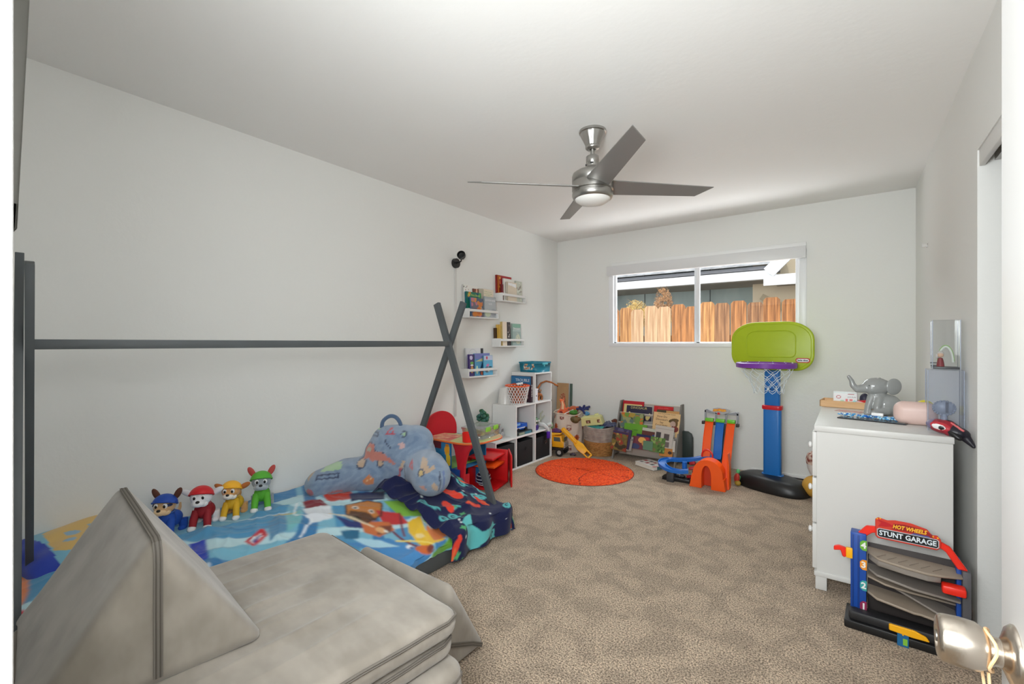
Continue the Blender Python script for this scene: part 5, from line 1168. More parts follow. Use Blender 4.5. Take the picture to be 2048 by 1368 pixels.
for a in (-.10, .075):
    for b in (-.085, .085):
        g = G(); g.cyl((a, b - .02, .045), (a, b + .02, .045), .045, seg=24); w_ = g.obj('wheel', m_black, dt)
        g = G(); g.cyl((a, b + (.021 if b > 0 else -.021) - .002, .045), (a, b + (.021 if b > 0 else -.021) + .002, .045), .022, seg=20); g.obj('hubcap', M('hub_gray', (180, 178, 174), .4), w_)
t = thing('toy_boom', 'long yellow plastic boom with a slot leaning from the truck to the rug', 'toy', (-2.40, 4.43, 0))
g = G(); P0, P1 = Vector((-.135, -.06, .285)), Vector((.20, -.05, .018))
d_ = (P1 - P0); pm = P0 + d_ * .52
g.bar(P0, pm, .05, .03, .006); g.bar(P0 + Vector((0, -.012, .006)), pm + Vector((0, -.012, .006)), .012, .034, .003); g.bar(P0 + Vector((0, .016, .006)), pm + Vector((0, .016, .006)), .008, .034, .003); g.obj('boom_arm', m_ty, t)
d_n = d_.normalized(); up_ = Vector((.45, -.8, .45)); up_ = (up_ - d_n * up_.dot(d_n)).normalized(); sx = up_.cross(d_n)
Mx = Matrix((d_n, sx, up_)).transposed().to_4x4(); Mx.translation = pm
L_ = (P1 - pm).length
g = G()
for poly in ([(-.02, -.03), (.05, -.046), (L_ - .07, -.034), (L_ - .07, .034), (.05, .046), (-.02, .03)],): g.prism(poly, -.012, .012, Mx, .004, 2)
for y_ in (-.027, .027): g.prism([(L_ - .075, y_ - .009), (L_ - .005, y_ - .007), (L_ - .005, y_ + .007), (L_ - .075, y_ + .009)], -.012, .012, Mx, .003, 1)
g.prism([(L_ - .02, -.032), (L_, -.026), (L_, .026), (L_ - .02, .032)], -.012, .012, Mx, .004, 2); g.obj('scoop_plate', m_ty, t)
for k in range(8):
    g = G(); pp = P0 + (pm - P0) * (k + .5) / 8; g.box(pp + up_ * .017, (.01, .044, .006), Mx.to_3x3(), .001); g.obj('ridge', m_ty, t)
t = thing('toy_purple_bits', 'purple and dark red toy heaped in the bed of the yellow truck', 'toy', (-2.63, 4.36, .236), R(12))
g = G(); g.ell((-.04, 0, .015), (.06, .04, .02)); g.ell((.04, -.02, .018), (.05, .03, .02)); g.tube([(-.06, -.02, .02), (.02, .0, .04), (.08, .01, .02)], .012, 8); g.obj('body', M('bits_purple', (64, 36, 110), .5, rgb2=(110, 30, 40), vs=18), t)
g = G(); g.tube([(-.09, -.02, .0), (-.11, -.02, .075)], [.018, .004], 8); g.obj('white_cone', m_trim, t)
t = thing('toy_car', 'tiny dark toy car on the carpet between rug and toy bag', 'toy car', (-2.42, 4.40, .002), R(20))
g = G(); g.b2((-.035, -.014, .008), (.035, .014, .02), .004); g.b2((-.015, -.012, .018), (.018, .012, .03), .004); g.obj('body', M('car_plum', (72, 56, 78), .35), t)
for a in (-.022, .022):
    for b in (-.014, .014):
        g = G(); g.cyl((a, b - .003, .008), (a, b + .003, .008), .008, seg=12); g.obj('wheel', m_black, t)

# ============================================================ basketball rug
rug = thing('basketball_rug', 'round bright orange shag rug with basketball seams in front of the toy corner', 'rug', (-2.045, 3.935, 0), R(0))
RR = .468
n, m_ = 220, 110
A, Q_ = np.meshgrid(np.linspace(0, 2 * PI, n + 1), np.linspace(0, 1, m_ + 1))
rad = RR * Q_; X = rad * np.cos(A); Y = rad * np.sin(A)
Zr = .016 + .0035 * np.sin(X * 190 + 3 * np.sin(Y * 70)) * np.sin(Y * 210 + 2 * np.sin(X * 60)) + .0025 * np.random.RandomState(1).randn(*X.shape)
Zr *= np.clip((1 - Q_) * 16, 0.15, 1)
col = np.ones(X.shape + (3,)) * np.array(lin((240, 76, 18))); nz = np.random.RandomState(2).rand(*X.shape); col[nz > .72] = lin((252, 100, 34)); col[nz < .22] = lin((196, 44, 8))
blk = (96, 26, 16)
paint(X, Y, col, [('l', [(-.01 + .16 * t_ * t_ * 0 + .47 * t_, .10 * math.cos(t_ * 1.4) + .02 - .14) for t_ in [-1 + .1 * k for k in range(21)]], .0045, blk),
                  ('l', [(.28 * math.cos(a) + .36, .36 * math.sin(a) - .14) for a in [R(90 + 9 * k) for k in range(21)]], .0045, blk),
                  ('l', [(.20 * math.cos(a) + .02, .20 * math.sin(a) + .50) for a in [R(200 + 14 * k) for k in range(11)]], .0045, blk), ('o', 0, 0, RR, .008, (120, 34, 18))])
Zr[(np.abs(col[..., 0] - lin(blk)[0]) < 1e-6)] -= .006
grid('pile', n, m_, np.stack([X, Y, np.maximum(Zr, .002)], -1), printmat('rug_pile', .95, .5, 500, 0), rug, col)

# ============================================================ sling book rack
mr = thing('book_rack', 'grey-sided sling book rack with off-white fabric tiers against the far wall', 'bookcase', (-1.695, 4.70, 0))
m_rk = M('rack_gray', (132, 128, 122), .6, var=.1, vs=6); m_sl = M('sling_fabric', (206, 198, 188), .85, bump=.15, bs=120)
prof = [(-.175, 0), (-.145, 0), (-.03, .10), (.10, 0), (.135, 0), (.135, .60), (.065, .60)]
for sx in (-1, 1):
    g = G(); g.prism([(-.175, 0), (-.15, 0), (-.12, .045), (.10, .045), (.12, 0), (.14, 0), (.14, .60), (.06, .60)], -.0075, .0075, T(sx * .325, 0, 0) @ RZ(PI / 2) @ UP, .001, 1); g.obj('side_panel', m_rk, mr)
def yf(z): return -.175 + .235 * z / .6
tiers = [.575, .475, .375, .275, .175]
for z in tiers:
    yd = yf(z) + (.012 if z < .5 else .062)
    g = G(); g.cyl((-.32, yd, z), (.32, yd, z), .006, seg=10); g.obj('dowel', M('dowel', (226, 218, 206), .6), mr)
for i in range(1, 5):
    z = tiers[i]; y0 = yf(z) + .006; n = 16
    A, B = np.meshgrid(np.linspace(-.318, .318, 25), np.linspace(0, 1, n + 1))
    dep = .13 if i < 4 else .145
    Yg = y0 + .10 * B + .02 * np.sin(B * PI); Zg = z + .004 - dep * np.sin(B * PI * .5) + .004 * np.sin(A * 30) * np.sin(B * PI)
    o = grid('sling', 24, n, np.stack([A, Yg, Zg], -1), m_sl, mr, thick=.003)
    g = G(); g.b2((-.318, y0 + .098, z - dep), (.318, y0 + .102, tiers[i - 1] + .0)); g.obj('sling_back', m_sl, mr)
GR = 'books in the sling rack'
def rb_(label, x, ytop, ztop, w, h, t, cover, tier=0, roll=0, tilt=-14, **k):
    zb = ztop - h * math.cos(R(tilt)); yb = ytop - h * math.sin(R(-tilt))
    return book(label, (x, yb, zb), 0, w, h, t, cover, tilt=R(tilt), roll=roll, group=GR, **k)
rb_('red-topped book at the back left of the top tier', -1.885, 4.790, .598, .235, .15, .012, (190, 24, 40))
rb_('pale yellow book just left of the dark blue book', -1.885, 4.772, .565, .2, .13, .008, (226, 206, 140))
rb_('dark blue book titled with cream capitals in the top tier', -1.81, 4.757, .553, .275, .15, .012, (36, 30, 60), base=(38, 32, 62), txt=[('DINOSAUR', 0, .128, .036, (206, 190, 130))], art=[('e', -.1, -.02, .012, .03, 0, (220, 200, 130)), ('e', .1, -.04, .02, .03, 0, (220, 200, 130)), ('e', .12, -.02, .01, .03, 0, (210, 190, 120))])
rb_('red book standing alone at the back right of the top tier', -1.555, 4.782, .568, .20, .15, .012, (206, 28, 34), txt=[('picture stories', 0, .13, .018, (240, 120, 110))])
rb_('dark olive book edge in front of the right red book', -1.53, 4.755, .535, .17, .12, .01, (74, 66, 40))
rb_('tan book behind the large cream book', -1.44, 4.742, .532, .15, .14, .01, (206, 154, 92))
rb_('brown book edge peeping out left of the large cream book', -1.565, 4.715, .512, .15, .16, .008, (110, 60, 40))
rb_('large cream book titled How Do Dinosaurs Say Good Night, right of the rack', -1.50, 4.70, .515, .27, .235, .014, (226, 190, 136), roll=R(1.5), base=(228, 192, 138),
    txt=[('JANE YOLEN & MARK TEAGUE', 0, .222, .013, (120, 60, 40)), ('How Do', -.045, .192, .030, (96, 50, 34)), ('Dinosaurs', -.045, .162, .030, (96, 50, 34)), ('Say', -.045, .132, .028, (96, 50, 34)), ('Good Night', -.045, .103, .026, (96, 50, 34))],
    art=[('e', .075, .045, .05, .022, .2, (92, 70, 30)), ('e', .10, .02, .018, .04, 0, (110, 80, 40)), ('e', .07, .01, .028, .03, 0, (196, 166, 150)), ('e', .09, -.04, .04, .03, .2, (130, 50, 44)), ('l', [(.04, -.05), (.07, -.01)], .003, (90, 50, 40))])
rb_('board book with green and orange jungle art in the second tier, left', -1.85, 4.672, .486, .245, .17, .016, (90, 110, 70), base=(110, 130, 84), art=blobs(21, .24, .15, [(206, 110, 44), (110, 150, 60), (60, 84, 56), (150, 160, 110), (176, 150, 60), (96, 120, 110)], 46, .16))
rb_('plain bright green book in the third tier, left', -1.80, 4.632, .379, .245, .16, .012, (100, 164, 42), base=(104, 166, 44), art=[('l', [(-.03, .02), (.03, .016)], .003, (50, 96, 24)), ('l', [(-.02, .005), (.02, .002)], .0015, (60, 110, 30))])
rb_('dark blue corner of a book behind the bright green book', -1.90, 4.648, .385, .14, .14, .01, (54, 70, 96))
rb_('thin brown and blue paperback leaning across the middle of the third tier', -1.615, 4.615, .352, .22, .12, .010, (96, 44, 40), roll=R(3), base=(100, 50, 44), art=[rect(-.11, .03, .11, .06, (190, 196, 180)), rect(.0, -.06, .11, .0, (40, 70, 130))])
rb_('grey and white magazine with photo squares in the third tier, right', -1.49, 4.592, .396, .185, .21, .008, (196, 192, 182), roll=R(3), base=(196, 190, 180), art=[rect(.0, -.03, .055, .03, (90, 80, 76)), rect(-.08, -.02, -.03, .04, (60, 56, 60)), rect(.005, -.10, .06, -.045, (110, 100, 96)), ('r', -.09, .075, .09, .078, (150, 140, 130))])
rb_('pale printed magazine right of the photo magazine', -1.42, 4.600, .345, .07, .12, .008, (176, 170, 160), base=(180, 172, 160), art=blobs(3, .07, .1, [(120, 110, 100), (210, 206, 196)], 12, .2))
rb_('dark landscape book spanning the middle of the fourth tier', -1.66, 4.572, .288, .22, .12, .008, (30, 40, 84), roll=R(2))
rb_('picture book with plum and gold scene in the fourth tier', -1.71, 4.556, .270, .185, .13, .01, (110, 50, 70), base=(112, 52, 66), art=[('e', .01, .03, .04, .03, 0, (226, 176, 90)), ('e', .04, .0, .03, .03, 0, (206, 150, 80)), ('e', -.06, -.04, .05, .03, 0, (60, 70, 110)), ('e', .06, .05, .02, .015, 0, (170, 50, 50))])
rb_('small dusty green book in front of the plum book', -1.635, 4.545, .235, .10, .09, .008, (96, 134, 106))
rb_('leafy green book at the right of the fourth tier', -1.545, 4.562, .282, .15, .15, .01, (80, 120, 50), roll=R(3), base=(86, 126, 54), art=blobs(13, .14, .14, [(140, 170, 90), (60, 96, 40), (120, 110, 70)], 26, .14))
rb_('orange and brown paperback at the lower right of the rack', -1.455, 4.555, .205, .13, .10, .008, (200, 130, 50), base=(196, 128, 52), art=[rect(-.065, .03, .065, .05, (226, 206, 150)), ('e', .04, -.01, .02, .015, 0, (60, 40, 30)), ('e', -.03, .0, .02, .02, 0, (236, 180, 70))])
rb_('white and black catalogue beside the orange paperback', -1.40, 4.570, .265, .06, .11, .01, (206, 200, 190), base=(206, 200, 190), art=[rect(-.03, -.055, -.012, .055, (50, 40, 40))])
rb_('front left magazine with jungle cover and rounded top', -1.930, 4.520, .306, .17, .20, .008, (120, 70, 44), roll=R(4), base=(110, 90, 50), art=blobs(17, .16, .18, [(170, 70, 40), (120, 110, 50), (60, 54, 34), (180, 150, 80), (150, 60, 40)], 40, .16) + [rect(-.085, .075, .085, .098, (60, 44, 86))])
rb_('indigo magazine behind the jungle magazine, curling over the left side', -1.915, 4.540, .335, .19, .20, .006, (54, 50, 84), roll=R(5), base=(60, 54, 90), art=blobs(19, .18, .18, [(90, 84, 120), (40, 36, 60)], 10, .2))
rb_('grey magazine standing between the jungle magazine and the plum book', -1.835, 4.535, .262, .07, .15, .006, (150, 146, 140), roll=R(6), base=(160, 156, 148), art=blobs(15, .07, .15, [(90, 96, 100), (200, 196, 190)], 14, .2))
# book lying on the carpet in front of the rack
fb = thing('activity_book', 'white activity book with red and dark squares lying flat on the carpet by the rack', 'book', (-1.575, 4.47, .003), R(-27))
g = G(); g.b2((-.13, -.095, 0), (.13, .095, .0025)); g.b2((-.13, -.095, .0325), (.13, .095, .035)); g.b2((.127, -.095, 0), (.13, .095, .035)); g.obj('cover', M('book_pale', (232, 228, 222), .4), fb)
g = G(); g.b2((-.128, -.092, .0025), (.126, .092, .0325)); g.obj('page_block', m_page, fb)
panel('cover_print', .258, .188, (226, 222, 216), [rect(-.12, .0, -.08, .045, (176, 44, 50)), rect(-.06, .02, -.02, .055, (90, 90, 96)), rect(.0, .01, .04, .05, (150, 60, 60)), rect(.06, .02, .10, .06, (84, 84, 90)), rect(-.04, -.055, .0, -.01, (160, 60, 60)), rect(.03, -.06, .08, -.02, (96, 96, 100)), rect(-.11, -.06, -.07, -.03, (100, 100, 104)), ('p', [(.10, -.094), (.129, -.094), (.129, -.02)], (196, 40, 50))], fb, T(0, 0, .0356), .003)
g = G(); g.b2((.1301, -.05, .002), (.1306, .09, .033)); g.obj('spine_print', M('spine_teal', (60, 110, 120), .5), fb)

# ============================================================ toy car track tower
tt = thing('track_tower', 'tall orange and blue toy car track tower with a grey gantry and orange arch', 'toy track', (-.955, 4.12, 0))
def lane(name, x0, x1, pts, m_, par=tt, lip=.008):
    """pts: list of (y, z); strip between x0 and x1"""
    g = G(); n = len(pts); sec = [(x0, lip), (x0 + .003, lip), (x0 + .004, 0), (x1 - .004, 0), (x1 - .003, lip), (x1, lip), (x1, -.004), (x0, -.004)]
    rings = []
    for i, (y, z) in enumerate(pts):
        a = pts[max(0, i - 1)]; b = pts[min(n - 1, i + 1)]; dy, dz_ = b[0] - a[0], b[1] - a[1]; l_ = math.hypot(dy, dz_); ny_, nz_ = -dz_ / l_, dy / l_
        if ny_ > 0: ny_, nz_ = -ny_, -nz_
        rings.append([g.bm.verts.new((x, y + ny_ * h_, z + nz_ * h_)) for x, h_ in sec])
    for A_, B_ in zip(rings, rings[1:]):
        for k in range(8): g.bm.faces.new((A_[k], A_[(k + 1) % 8], B_[(k + 1) % 8], B_[k]))
    g.bm.faces.new(rings[0]); g.bm.faces.new(rings[-1])
    return g.obj(name, m_, par)
top = [(.30, .535)]
lane('orange_lane', -.098, -.028, [(.31, .525), (.27, .47), (.22, .38), (.18, .28), (.15, .18), (.13, .10)], m_orange)
lane('orange_lane', .082, .150, [(.31, .525), (.27, .47), (.20, .36), (.12, .22), (.05, .10), (.02, .0)], m_orange)
lane('blue_lane', -.008, .062, [(.31, .525), (.275, .47), (.24, .39), (.215, .31), (.19, .24), (.16, .215)], m_blue)
g = G(); g.b2((-.02, .33, .0), (.075, .36, .50), .003); g.obj('back_post', M('post_charcoal', (52, 46, 50), .5), tt)
g = G(); g.bar((.072, .30, .5), (.072, .19, .20), .008, .05, .002, up=(0, 1, 0)); g.obj('side_rib', MATS['post_charcoal'], tt)
m_gan = M('gantry_gray', (150, 152, 158), .4)
for x in (-.105, -.015, .07, .165):
    g = G(); g.b2((x - .008, .325, .50), (x + .008, .345, .615), .002); g.obj('gantry_post', m_gan, tt)
g = G(); g.prism([(-.113, .61), (-.095, .625), (-.03, .60), (.09, .60), (.15, .615), (.173, .60), (.173, .585), (.1, .585), (-.03, .582), (-.113, .595)], -.34, -.325, UP, .002, 1); g.obj('gantry_beam', m_gan, tt)
g = G(); g.prism([(-.035, .60), (-.04, .635), (.0, .645), (.07, .642), (.105, .632), (.09, .60), (.04, .585)], -.328, -.318, UP, .001, 1); g.obj('sign_plate', M('sign_gray', (176, 176, 178), .4), tt)
g = G()
for a, b in ((-.02, .62), (.015, .625), (.05, .622)): g.prism([(a - .022, b - .012), (a - .01, b + .012), (a + .018, b + .012), (a + .026, b - .004), (a + .006, b - .012)], -.3175, -.316, UP)
g.obj('flame_print', M('flame_orange', (226, 140, 40), .5), tt)
text('Hot Wheels', .020, M('flame_yellow', (250, 206, 70), .5), tt, T(.02, .3155, .621) @ UP, .0004, .02, .2)
g = G(); g.b2((.0, .314, .582), (.022, .318, .602), .001); g.obj('red_badge', m_red, tt)
for x0, x1 in ((-.10, -.03), (-.01, .065), (.085, .15)):
    g = G(); g.b2((x0, .29, .515), (x1, .33, .545), .004); g.obj('start_gate', M('gate_green', (110, 196, 44), .4), tt)
for x in (-.118, -.018, .168):
    g = G(); g.b2((x - .012, .29, .487), (x + .012, .33, .515), .003); g.obj('clamp', M('clamp_dark', (50, 34, 30), .5), tt)
# arch tunnel
def arc(cx, rx, rz, z0, n=14): return [(cx - rx * math.cos(PI * k / n), z0 + rz * math.sin(PI * k / n)) for k in range(n + 1)]
outer = [(-.145, 0), (-.125, .115), (-.118, .115)] + [(x, z) for x, z in arc(.002, .12, .125, .12)] + [(.122, .095), (.13, .095), (.142, 0)]
inner = [(.03, 0)] + [(x, z) for x, z in arc(-.008, -.038, .10, .10)] + [(-.046, 0)]
g = G(); g.prism(outer + [(.03, 0)] + [(.03, .10)] + [(-.008 + .038 * math.cos(PI * k / 12), .10 + .095 * math.sin(PI * k / 12)) for k in range(1, 12)] + [(-.046, .10), (-.046, 0)], -.06, .06, T(0, .0, 0) @ UP, .0025, 1)
g.obj('arch', m_orange, tt, 30)
g = G(); g.b2((-.055, .035, .004), (.04, .055, .19)); g.obj('tunnel_back', M('tunnel_red_orange', (206, 60, 20), .5), tt)
g = G(); g.prism([(.142, 0), (.155, 0), (.155, .20), (.145, .30), (.138, .30)], -.10, -.02, UP, .002, 1); g.obj('side_fin', m_orange, tt)
g = G(); g.b2((-.03, .10, .165), (.07, .22, .20), .004); g.obj('platform', m_dkgray, tt)
g = G(); g.tube([(-.045 + .045 * math.cos(a), .135, .235 + .055 * math.sin(a)) for a in [R(-10 + 20 * k) for k in range(11)]], [.007] * 11, 8); g.obj('red_claw', M('claw_red', (226, 44, 34), .4), tt)
# blue looping ramp
def sweep_lane(name, pts, w, m_, par, lip=.014):
    g = G(); pts = [Vector(p) for p in pts]; n = len(pts); rings = []
    for i, p in enumerate(pts):
        d = pts[min(n - 1, i + 1)] - pts[max(0, i - 1)]; s_ = Vector((d.y, -d.x, 0)).normalized()
        rings.append([g.bm.verts.new(p + s_ * a + Vector((0, 0, b))) for a, b in ((-w, lip), (-w + .006, lip), (-w + .009, 0), (w - .009, 0), (w - .006, lip), (w, lip), (w, -.012), (-w, -.012))])
    for A_, B_ in zip(rings, rings[1:]):
        for k in range(8): g.bm.faces.new((A_[k], A_[(k + 1) % 8], B_[(k + 1) % 8], B_[k]))
    g.bm.faces.new(rings[0]); g.bm.faces.new(rings[-1])
    return g.obj(name, m_, par)
sweep_lane('blue_ramp', crom([(.03, .17, .215), (-.06, .165, .215), (-.17, .14, .185), (-.28, .13, .165), (-.37, .13, .155), (-.415, .08, .145), (-.40, .02, .125), (-.33, -.02, .105), (-.24, -.02, .10), (-.17, .0, .11)]), .036, m_blue, tt)
g = G(); g.cyl((-.215, .05, .085), (-.215, .05, .175), .022, seg=16); g.b2((-.23, .0, .09), (-.20, .1, .11), .003); g.obj('column', m_blue, tt)
g = G(); g.b2((-.345, -.045, 0), (-.285, .0, .085), .003); g.obj('support_leg', m_dkgray, tt)
g = G(); g.b2((-.40, .0, 0), (-.16, .09, .03), .004); g.obj('base_plate', m_black, tt)
g = G()
for a, b, c in ((-.17, .05, .05), (-.13, .07, .10), (-.15, .04, .13), (-.16, .10, .16), (-.10, .10, .17)): g.box((a, b, c), (.05, .03, .025), (.4, .3, a * 20), .004)
g.obj('red_trestle', M('trestle_red', (170, 26, 36), .4), tt)
for k, (dx, dy, c) in enumerate(((-.30, .06, (40, 44, 50)), (-.35, .065, (130, 30, 50)), (-.24, .06, (96, 100, 104)))):
    t = thing('toy_car', '%s miniature car parked inside the blue loop of the track' % ('black', 'dark red', 'grey')[k], 'toy car', (-.955 + dx, 4.12 + dy, .031), R(20 * k), 'miniature cars in the track loop')
    g = G(); g.b2((-.03, -.012, .006), (.03, .012, .018), .004); g.b2((-.015, -.010, .016), (.014, .010, .027), .004); g.obj('body', M('mini_%d' % k, c, .3), t)
    for a in (-.018, .018):
        g = G(); g.cyl((a, -.014, .007), (a, .014, .007), .007, seg=10); g.obj('wheel', m_black, t)
# small toys between the track and the hoop, and the dark cushion behind the rack
t = thing('toy_figure', 'small green and red toy lying by the right foot of the track tower', 'toy', (-.775, 4.33, .0), R(30))
g = G(); g.ell((0, 0, .06), (.022, .03, .05), (.4, 0, 0)); g.obj('red_body', M('fig_red', (190, 60, 50), .5), t)
g = G(); g.ell((.03, .03, .05), (.022, .022, .026)); g.ell((.01, .0, .12), (.016, .014, .02)); g.obj('green_head', M('fig_green', (96, 190, 120), .5), t)
g = G(); g.ell((.0, -.02, .025), (.024, .03, .022)); g.obj('mustard_base', M('fig_mustard', (170, 140, 50), .6), t)
t = thing('floor_cable', 'dark cable running along the far baseboard behind the hoop base', 'cable', (-.7, 4.80, .008))
g = G(); g.tube([(-.05, -.08, .0), (.0, .0, .0), (.12, .03, .002), (.3, .04, .0), (.45, .03, .0)], .006, 6); g.obj('cable_sheath', m_black, t)
t = thing('dark_stool', 'dark green rounded board standing behind the right end of the rack', 'board', (-1.315, 4.80, 0))
g = G(); g.prism([(-.06, 0), (.05, 0), (.05, .27), (.035, .31), (.0, .33), (-.06, .33)], -.02, .02, UP, .004, 2); g.obj('panel', M('dark_green', (44, 56, 52), .5), t)
t = thing('brown_teddy', 'small dark brown plush tucked behind the left side of the rack', 'plush toy', (-2.085, 4.755, .30))
g = G(); g.ell((0, 0, .06), (.035, .03, .03)); g.ell((.0, -.01, .02), (.045, .035, .03)); g.ell((-.02, -.01, .065), (.02, .016, .014)); g.obj('body', M('teddy_brown', (104, 54, 38), .9, sheen=.3), t)
# ============================================================ toy basketball hoop
hp = thing('basketball_hoop', 'toy basketball hoop with lime backboard, purple rim and blue post under the window', 'basketball hoop', (-.515, 4.42, 0), R(-8))
# local -Y faces the room; base is a rounded black wedge
n_, m_ = 40, 14
bmv = []
g = G(); rings = []
for k in range(9):
    q = k / 8; z = .118 * math.sin(q * PI / 2) ** .8; s_ = math.cos(q * PI / 2) ** .45 if q < 1 else 0.0
    s_ = .0 if q >= 1 else s_; s_ = max(s_, .22)
    rings.append([g.bm.verts.new((.30 * s_ * math.copysign(abs(math.cos(a)) ** .8, math.cos(a)), .165 * (.25 + .75 * s_) * math.copysign(abs(math.sin(a)) ** .8, math.sin(a)) - .02, z)) for a in [2 * PI * j / n_ for j in range(n_)]])
low = [g.bm.verts.new((v.co.x * .97, v.co.y * .97, 0)) for v in rings[0]]
for v in rings[0]: v.co.z = .012
allr = [low] + rings
for A_, B_ in zip(allr, allr[1:]):
    for j in range(n_): g.bm.faces.new((A_[j], A_[(j + 1) % n_], B_[(j + 1) % n_], B_[j]))
g.bm.faces.new(low); g.bm.faces.new(rings[-1]); hb = g.obj('base', m_black, hp, 50); hb.rotation_euler = (0, 0, R(-15))
m_hb = M('hoop_blue', (28, 112, 190), .4)
g = G(); g.prism([(-.075, -.035), (.075, -.035), (.085, .0), (.075, .04), (-.075, .04), (-.085, 0)], .09, .125, None, .006, 2); g.obj('post_collar', m_hb, hp)
g = G(); g.prism([(-.066, .02), (-.066, -.025), (-.05, -.035), (.05, -.035), (.066, -.025), (.066, .02)], .10, .70, None, .006, 2); g.obj('post', m_hb, hp)
g = G(); g.prism([(-.058, .015), (-.058, -.02), (-.045, -.028), (.045, -.028), (.058, -.02), (.058, .015)], .70, 1.10, None, .005, 2); g.obj('post_upper', m_hb, hp)
g = G(); g.prism([(-.075, .03), (-.075, -.034), (-.055, -.046), (.055, -.046), (.075, -.034), (.075, .03)], .668, .705, None, .008, 2); g.obj('clamp_ring', M('hoop_red', (206, 26, 40), .35), hp)
g = G(); g.b2((-.03, -.030, .838), (.03, -.027, .845), .001); g.obj('slot', M('slot_blue', (18, 70, 130), .5), hp)
def rrect(hw, z0, z1, r0, r1, n=8):
    P = []
    for (cx, cz, r, a0) in ((hw - r0, z0 + r0, r0, -90), (hw - r1, z1 - r1 * .75, r1, 0), (-hw + r1, z1 - r1 * .75, r1, 90), (-hw + r0, z0 + r0, r0, 180)):
        for k in range(n + 1):
            a = R(a0 + 90 * k / n); P.append((cx + r * math.cos(a), cz + r * (.75 if r == r1 else 1) * math.sin(a)))
    return P
m_lime = M('lime_plastic', (168, 190, 22), .4)
bz0, bz1 = 1.005, 1.41
g = G(); g.prism(rrect(.312, bz0, bz1, .13, .20), .035, .065, UP, .010, 3); g.obj('backboard', m_lime, hp, 50)
def ringpanel(P, w, y0, y1, m__, nm):
    g = G(); c = Vector((sum(p[0] for p in P) / len(P), sum(p[1] for p in P) / len(P)))
    g.tube([(p[0], y0, p[1]) for p in P], w, 6, closed=True); return g.obj(nm, m__, hp)
ringpanel(rrect(.185, 1.115, 1.335, .04, .08), .004, -.066, 0, m_lime, 'raised_square')
ringpanel(rrect(.292, bz0 + .018, bz1 - .018, .12, .185), .0035, -.064, 0, m_lime, 'raised_border')
# brand badge
g = G(); P = [(.165 + sx * (.045 - .02) + .02 * math.cos(a), 1.088 + .02 * math.sin(a)) for sx, s0 in ((1, -90), (-1, 90)) for a in [R(s0 + 18 * k) for k in range(11)]]
g = G(); P = [(.235 + sx * .032 + .019 * math.cos(a), 1.092 + .019 * math.sin(a)) for sx, s0 in ((1, -90), (-1, 90)) for a in [R(s0 + 18 * k) for k in range(11)]]
g.prism(P, .065, .068, UP, .001, 1); g.obj('badge', M('badge_red', (196, 36, 36), .4), hp)
g = G(); g.prism([(.235 + (x - .235) * .85, 1.092 + (z - 1.092) * .66) for x, z in P], .068, .0692, UP); g.obj('badge_face', M('badge_white', (240, 240, 240), .4), hp)
text('little tikes', .0185, M('ink_navy', (24, 28, 60), .5), hp, T(.235, -.0697, 1.092) @ UP, .0004, .03)
# rim
RCY = -.065 - .20; rz_ = 1.055; m_pur = M('purple_plastic', (122, 54, 160), .38)
g = G(); g.lathe([(.205, -.022), (.215, -.018), (.217, .014), (.21, .02), (.19, .02), (.184, .012), (.186, -.02), (.205, -.022)], seg=56, mtx=T(.02, RCY, rz_)); g.obj('rim', m_pur, hp, 50)
g = G(); g.prism([(-.13, -.066), (-.165, -.19), (-.10, -.13), (.04, -.09), (.16, -.13), (.205, -.19), (.20, -.066)], rz_ - .022, rz_ + .018, None, .006, 2); g.obj('rim_bracket', m_pur, hp)
# net of white string
m_str = M('net_white', (226, 236, 240), .6)
g = G(); nn = 12; lv = [(.19, .015, 0), (.185, -.03, .5), (.165, -.07, 1), (.14, -.11, 1.5), (.12, -.15, 2), (.11, -.19, 2.5), (.112, -.215, 3)]
rn = random.Random(6)
def npnt(i, k, sg=0):
    r, z, o = lv[k]; a = 2 * PI * (i + o) / nn
    j = noise.noise(Vector((math.cos(a) * 2, math.sin(a) * 2, z * 14))) * .02 * k / 6
    return Vector((.02 + (r + j) * math.cos(a) + .01 * k / 6, RCY + (r + j) * math.sin(a) + .04 * k / 6, rz_ + z + j))
for i in range(nn):
    for k in range(5):
        a = npnt(i, k); b = npnt(i, k + 1); c = npnt(i - 1, k + 1)
        for q in (b, c):
            mid = (a + q) / 2 + Vector((0, 0, -.006)); g.tube([a, mid, q], .0021, 4, False)
    a = npnt(i, 5); b = npnt(i + 1, 5); mid = (a + b) / 2 + Vector((0, 0, -.04)); g.tube([a, a * .7 + mid * .3 + Vector((0, 0, -.012)), mid, b * .7 + mid * .3 + Vector((0, 0, -.012)), b], .0021, 4, False)
g.obj('net', m_str, hp)
for i in range(nn):
    a = npnt(i, 0)
    g = G(); g.tube([a + Vector((.0, 0, -.01)), a + Vector((0, 0, .008))], .004, 6); g.obj('net_hook', m_str, hp)

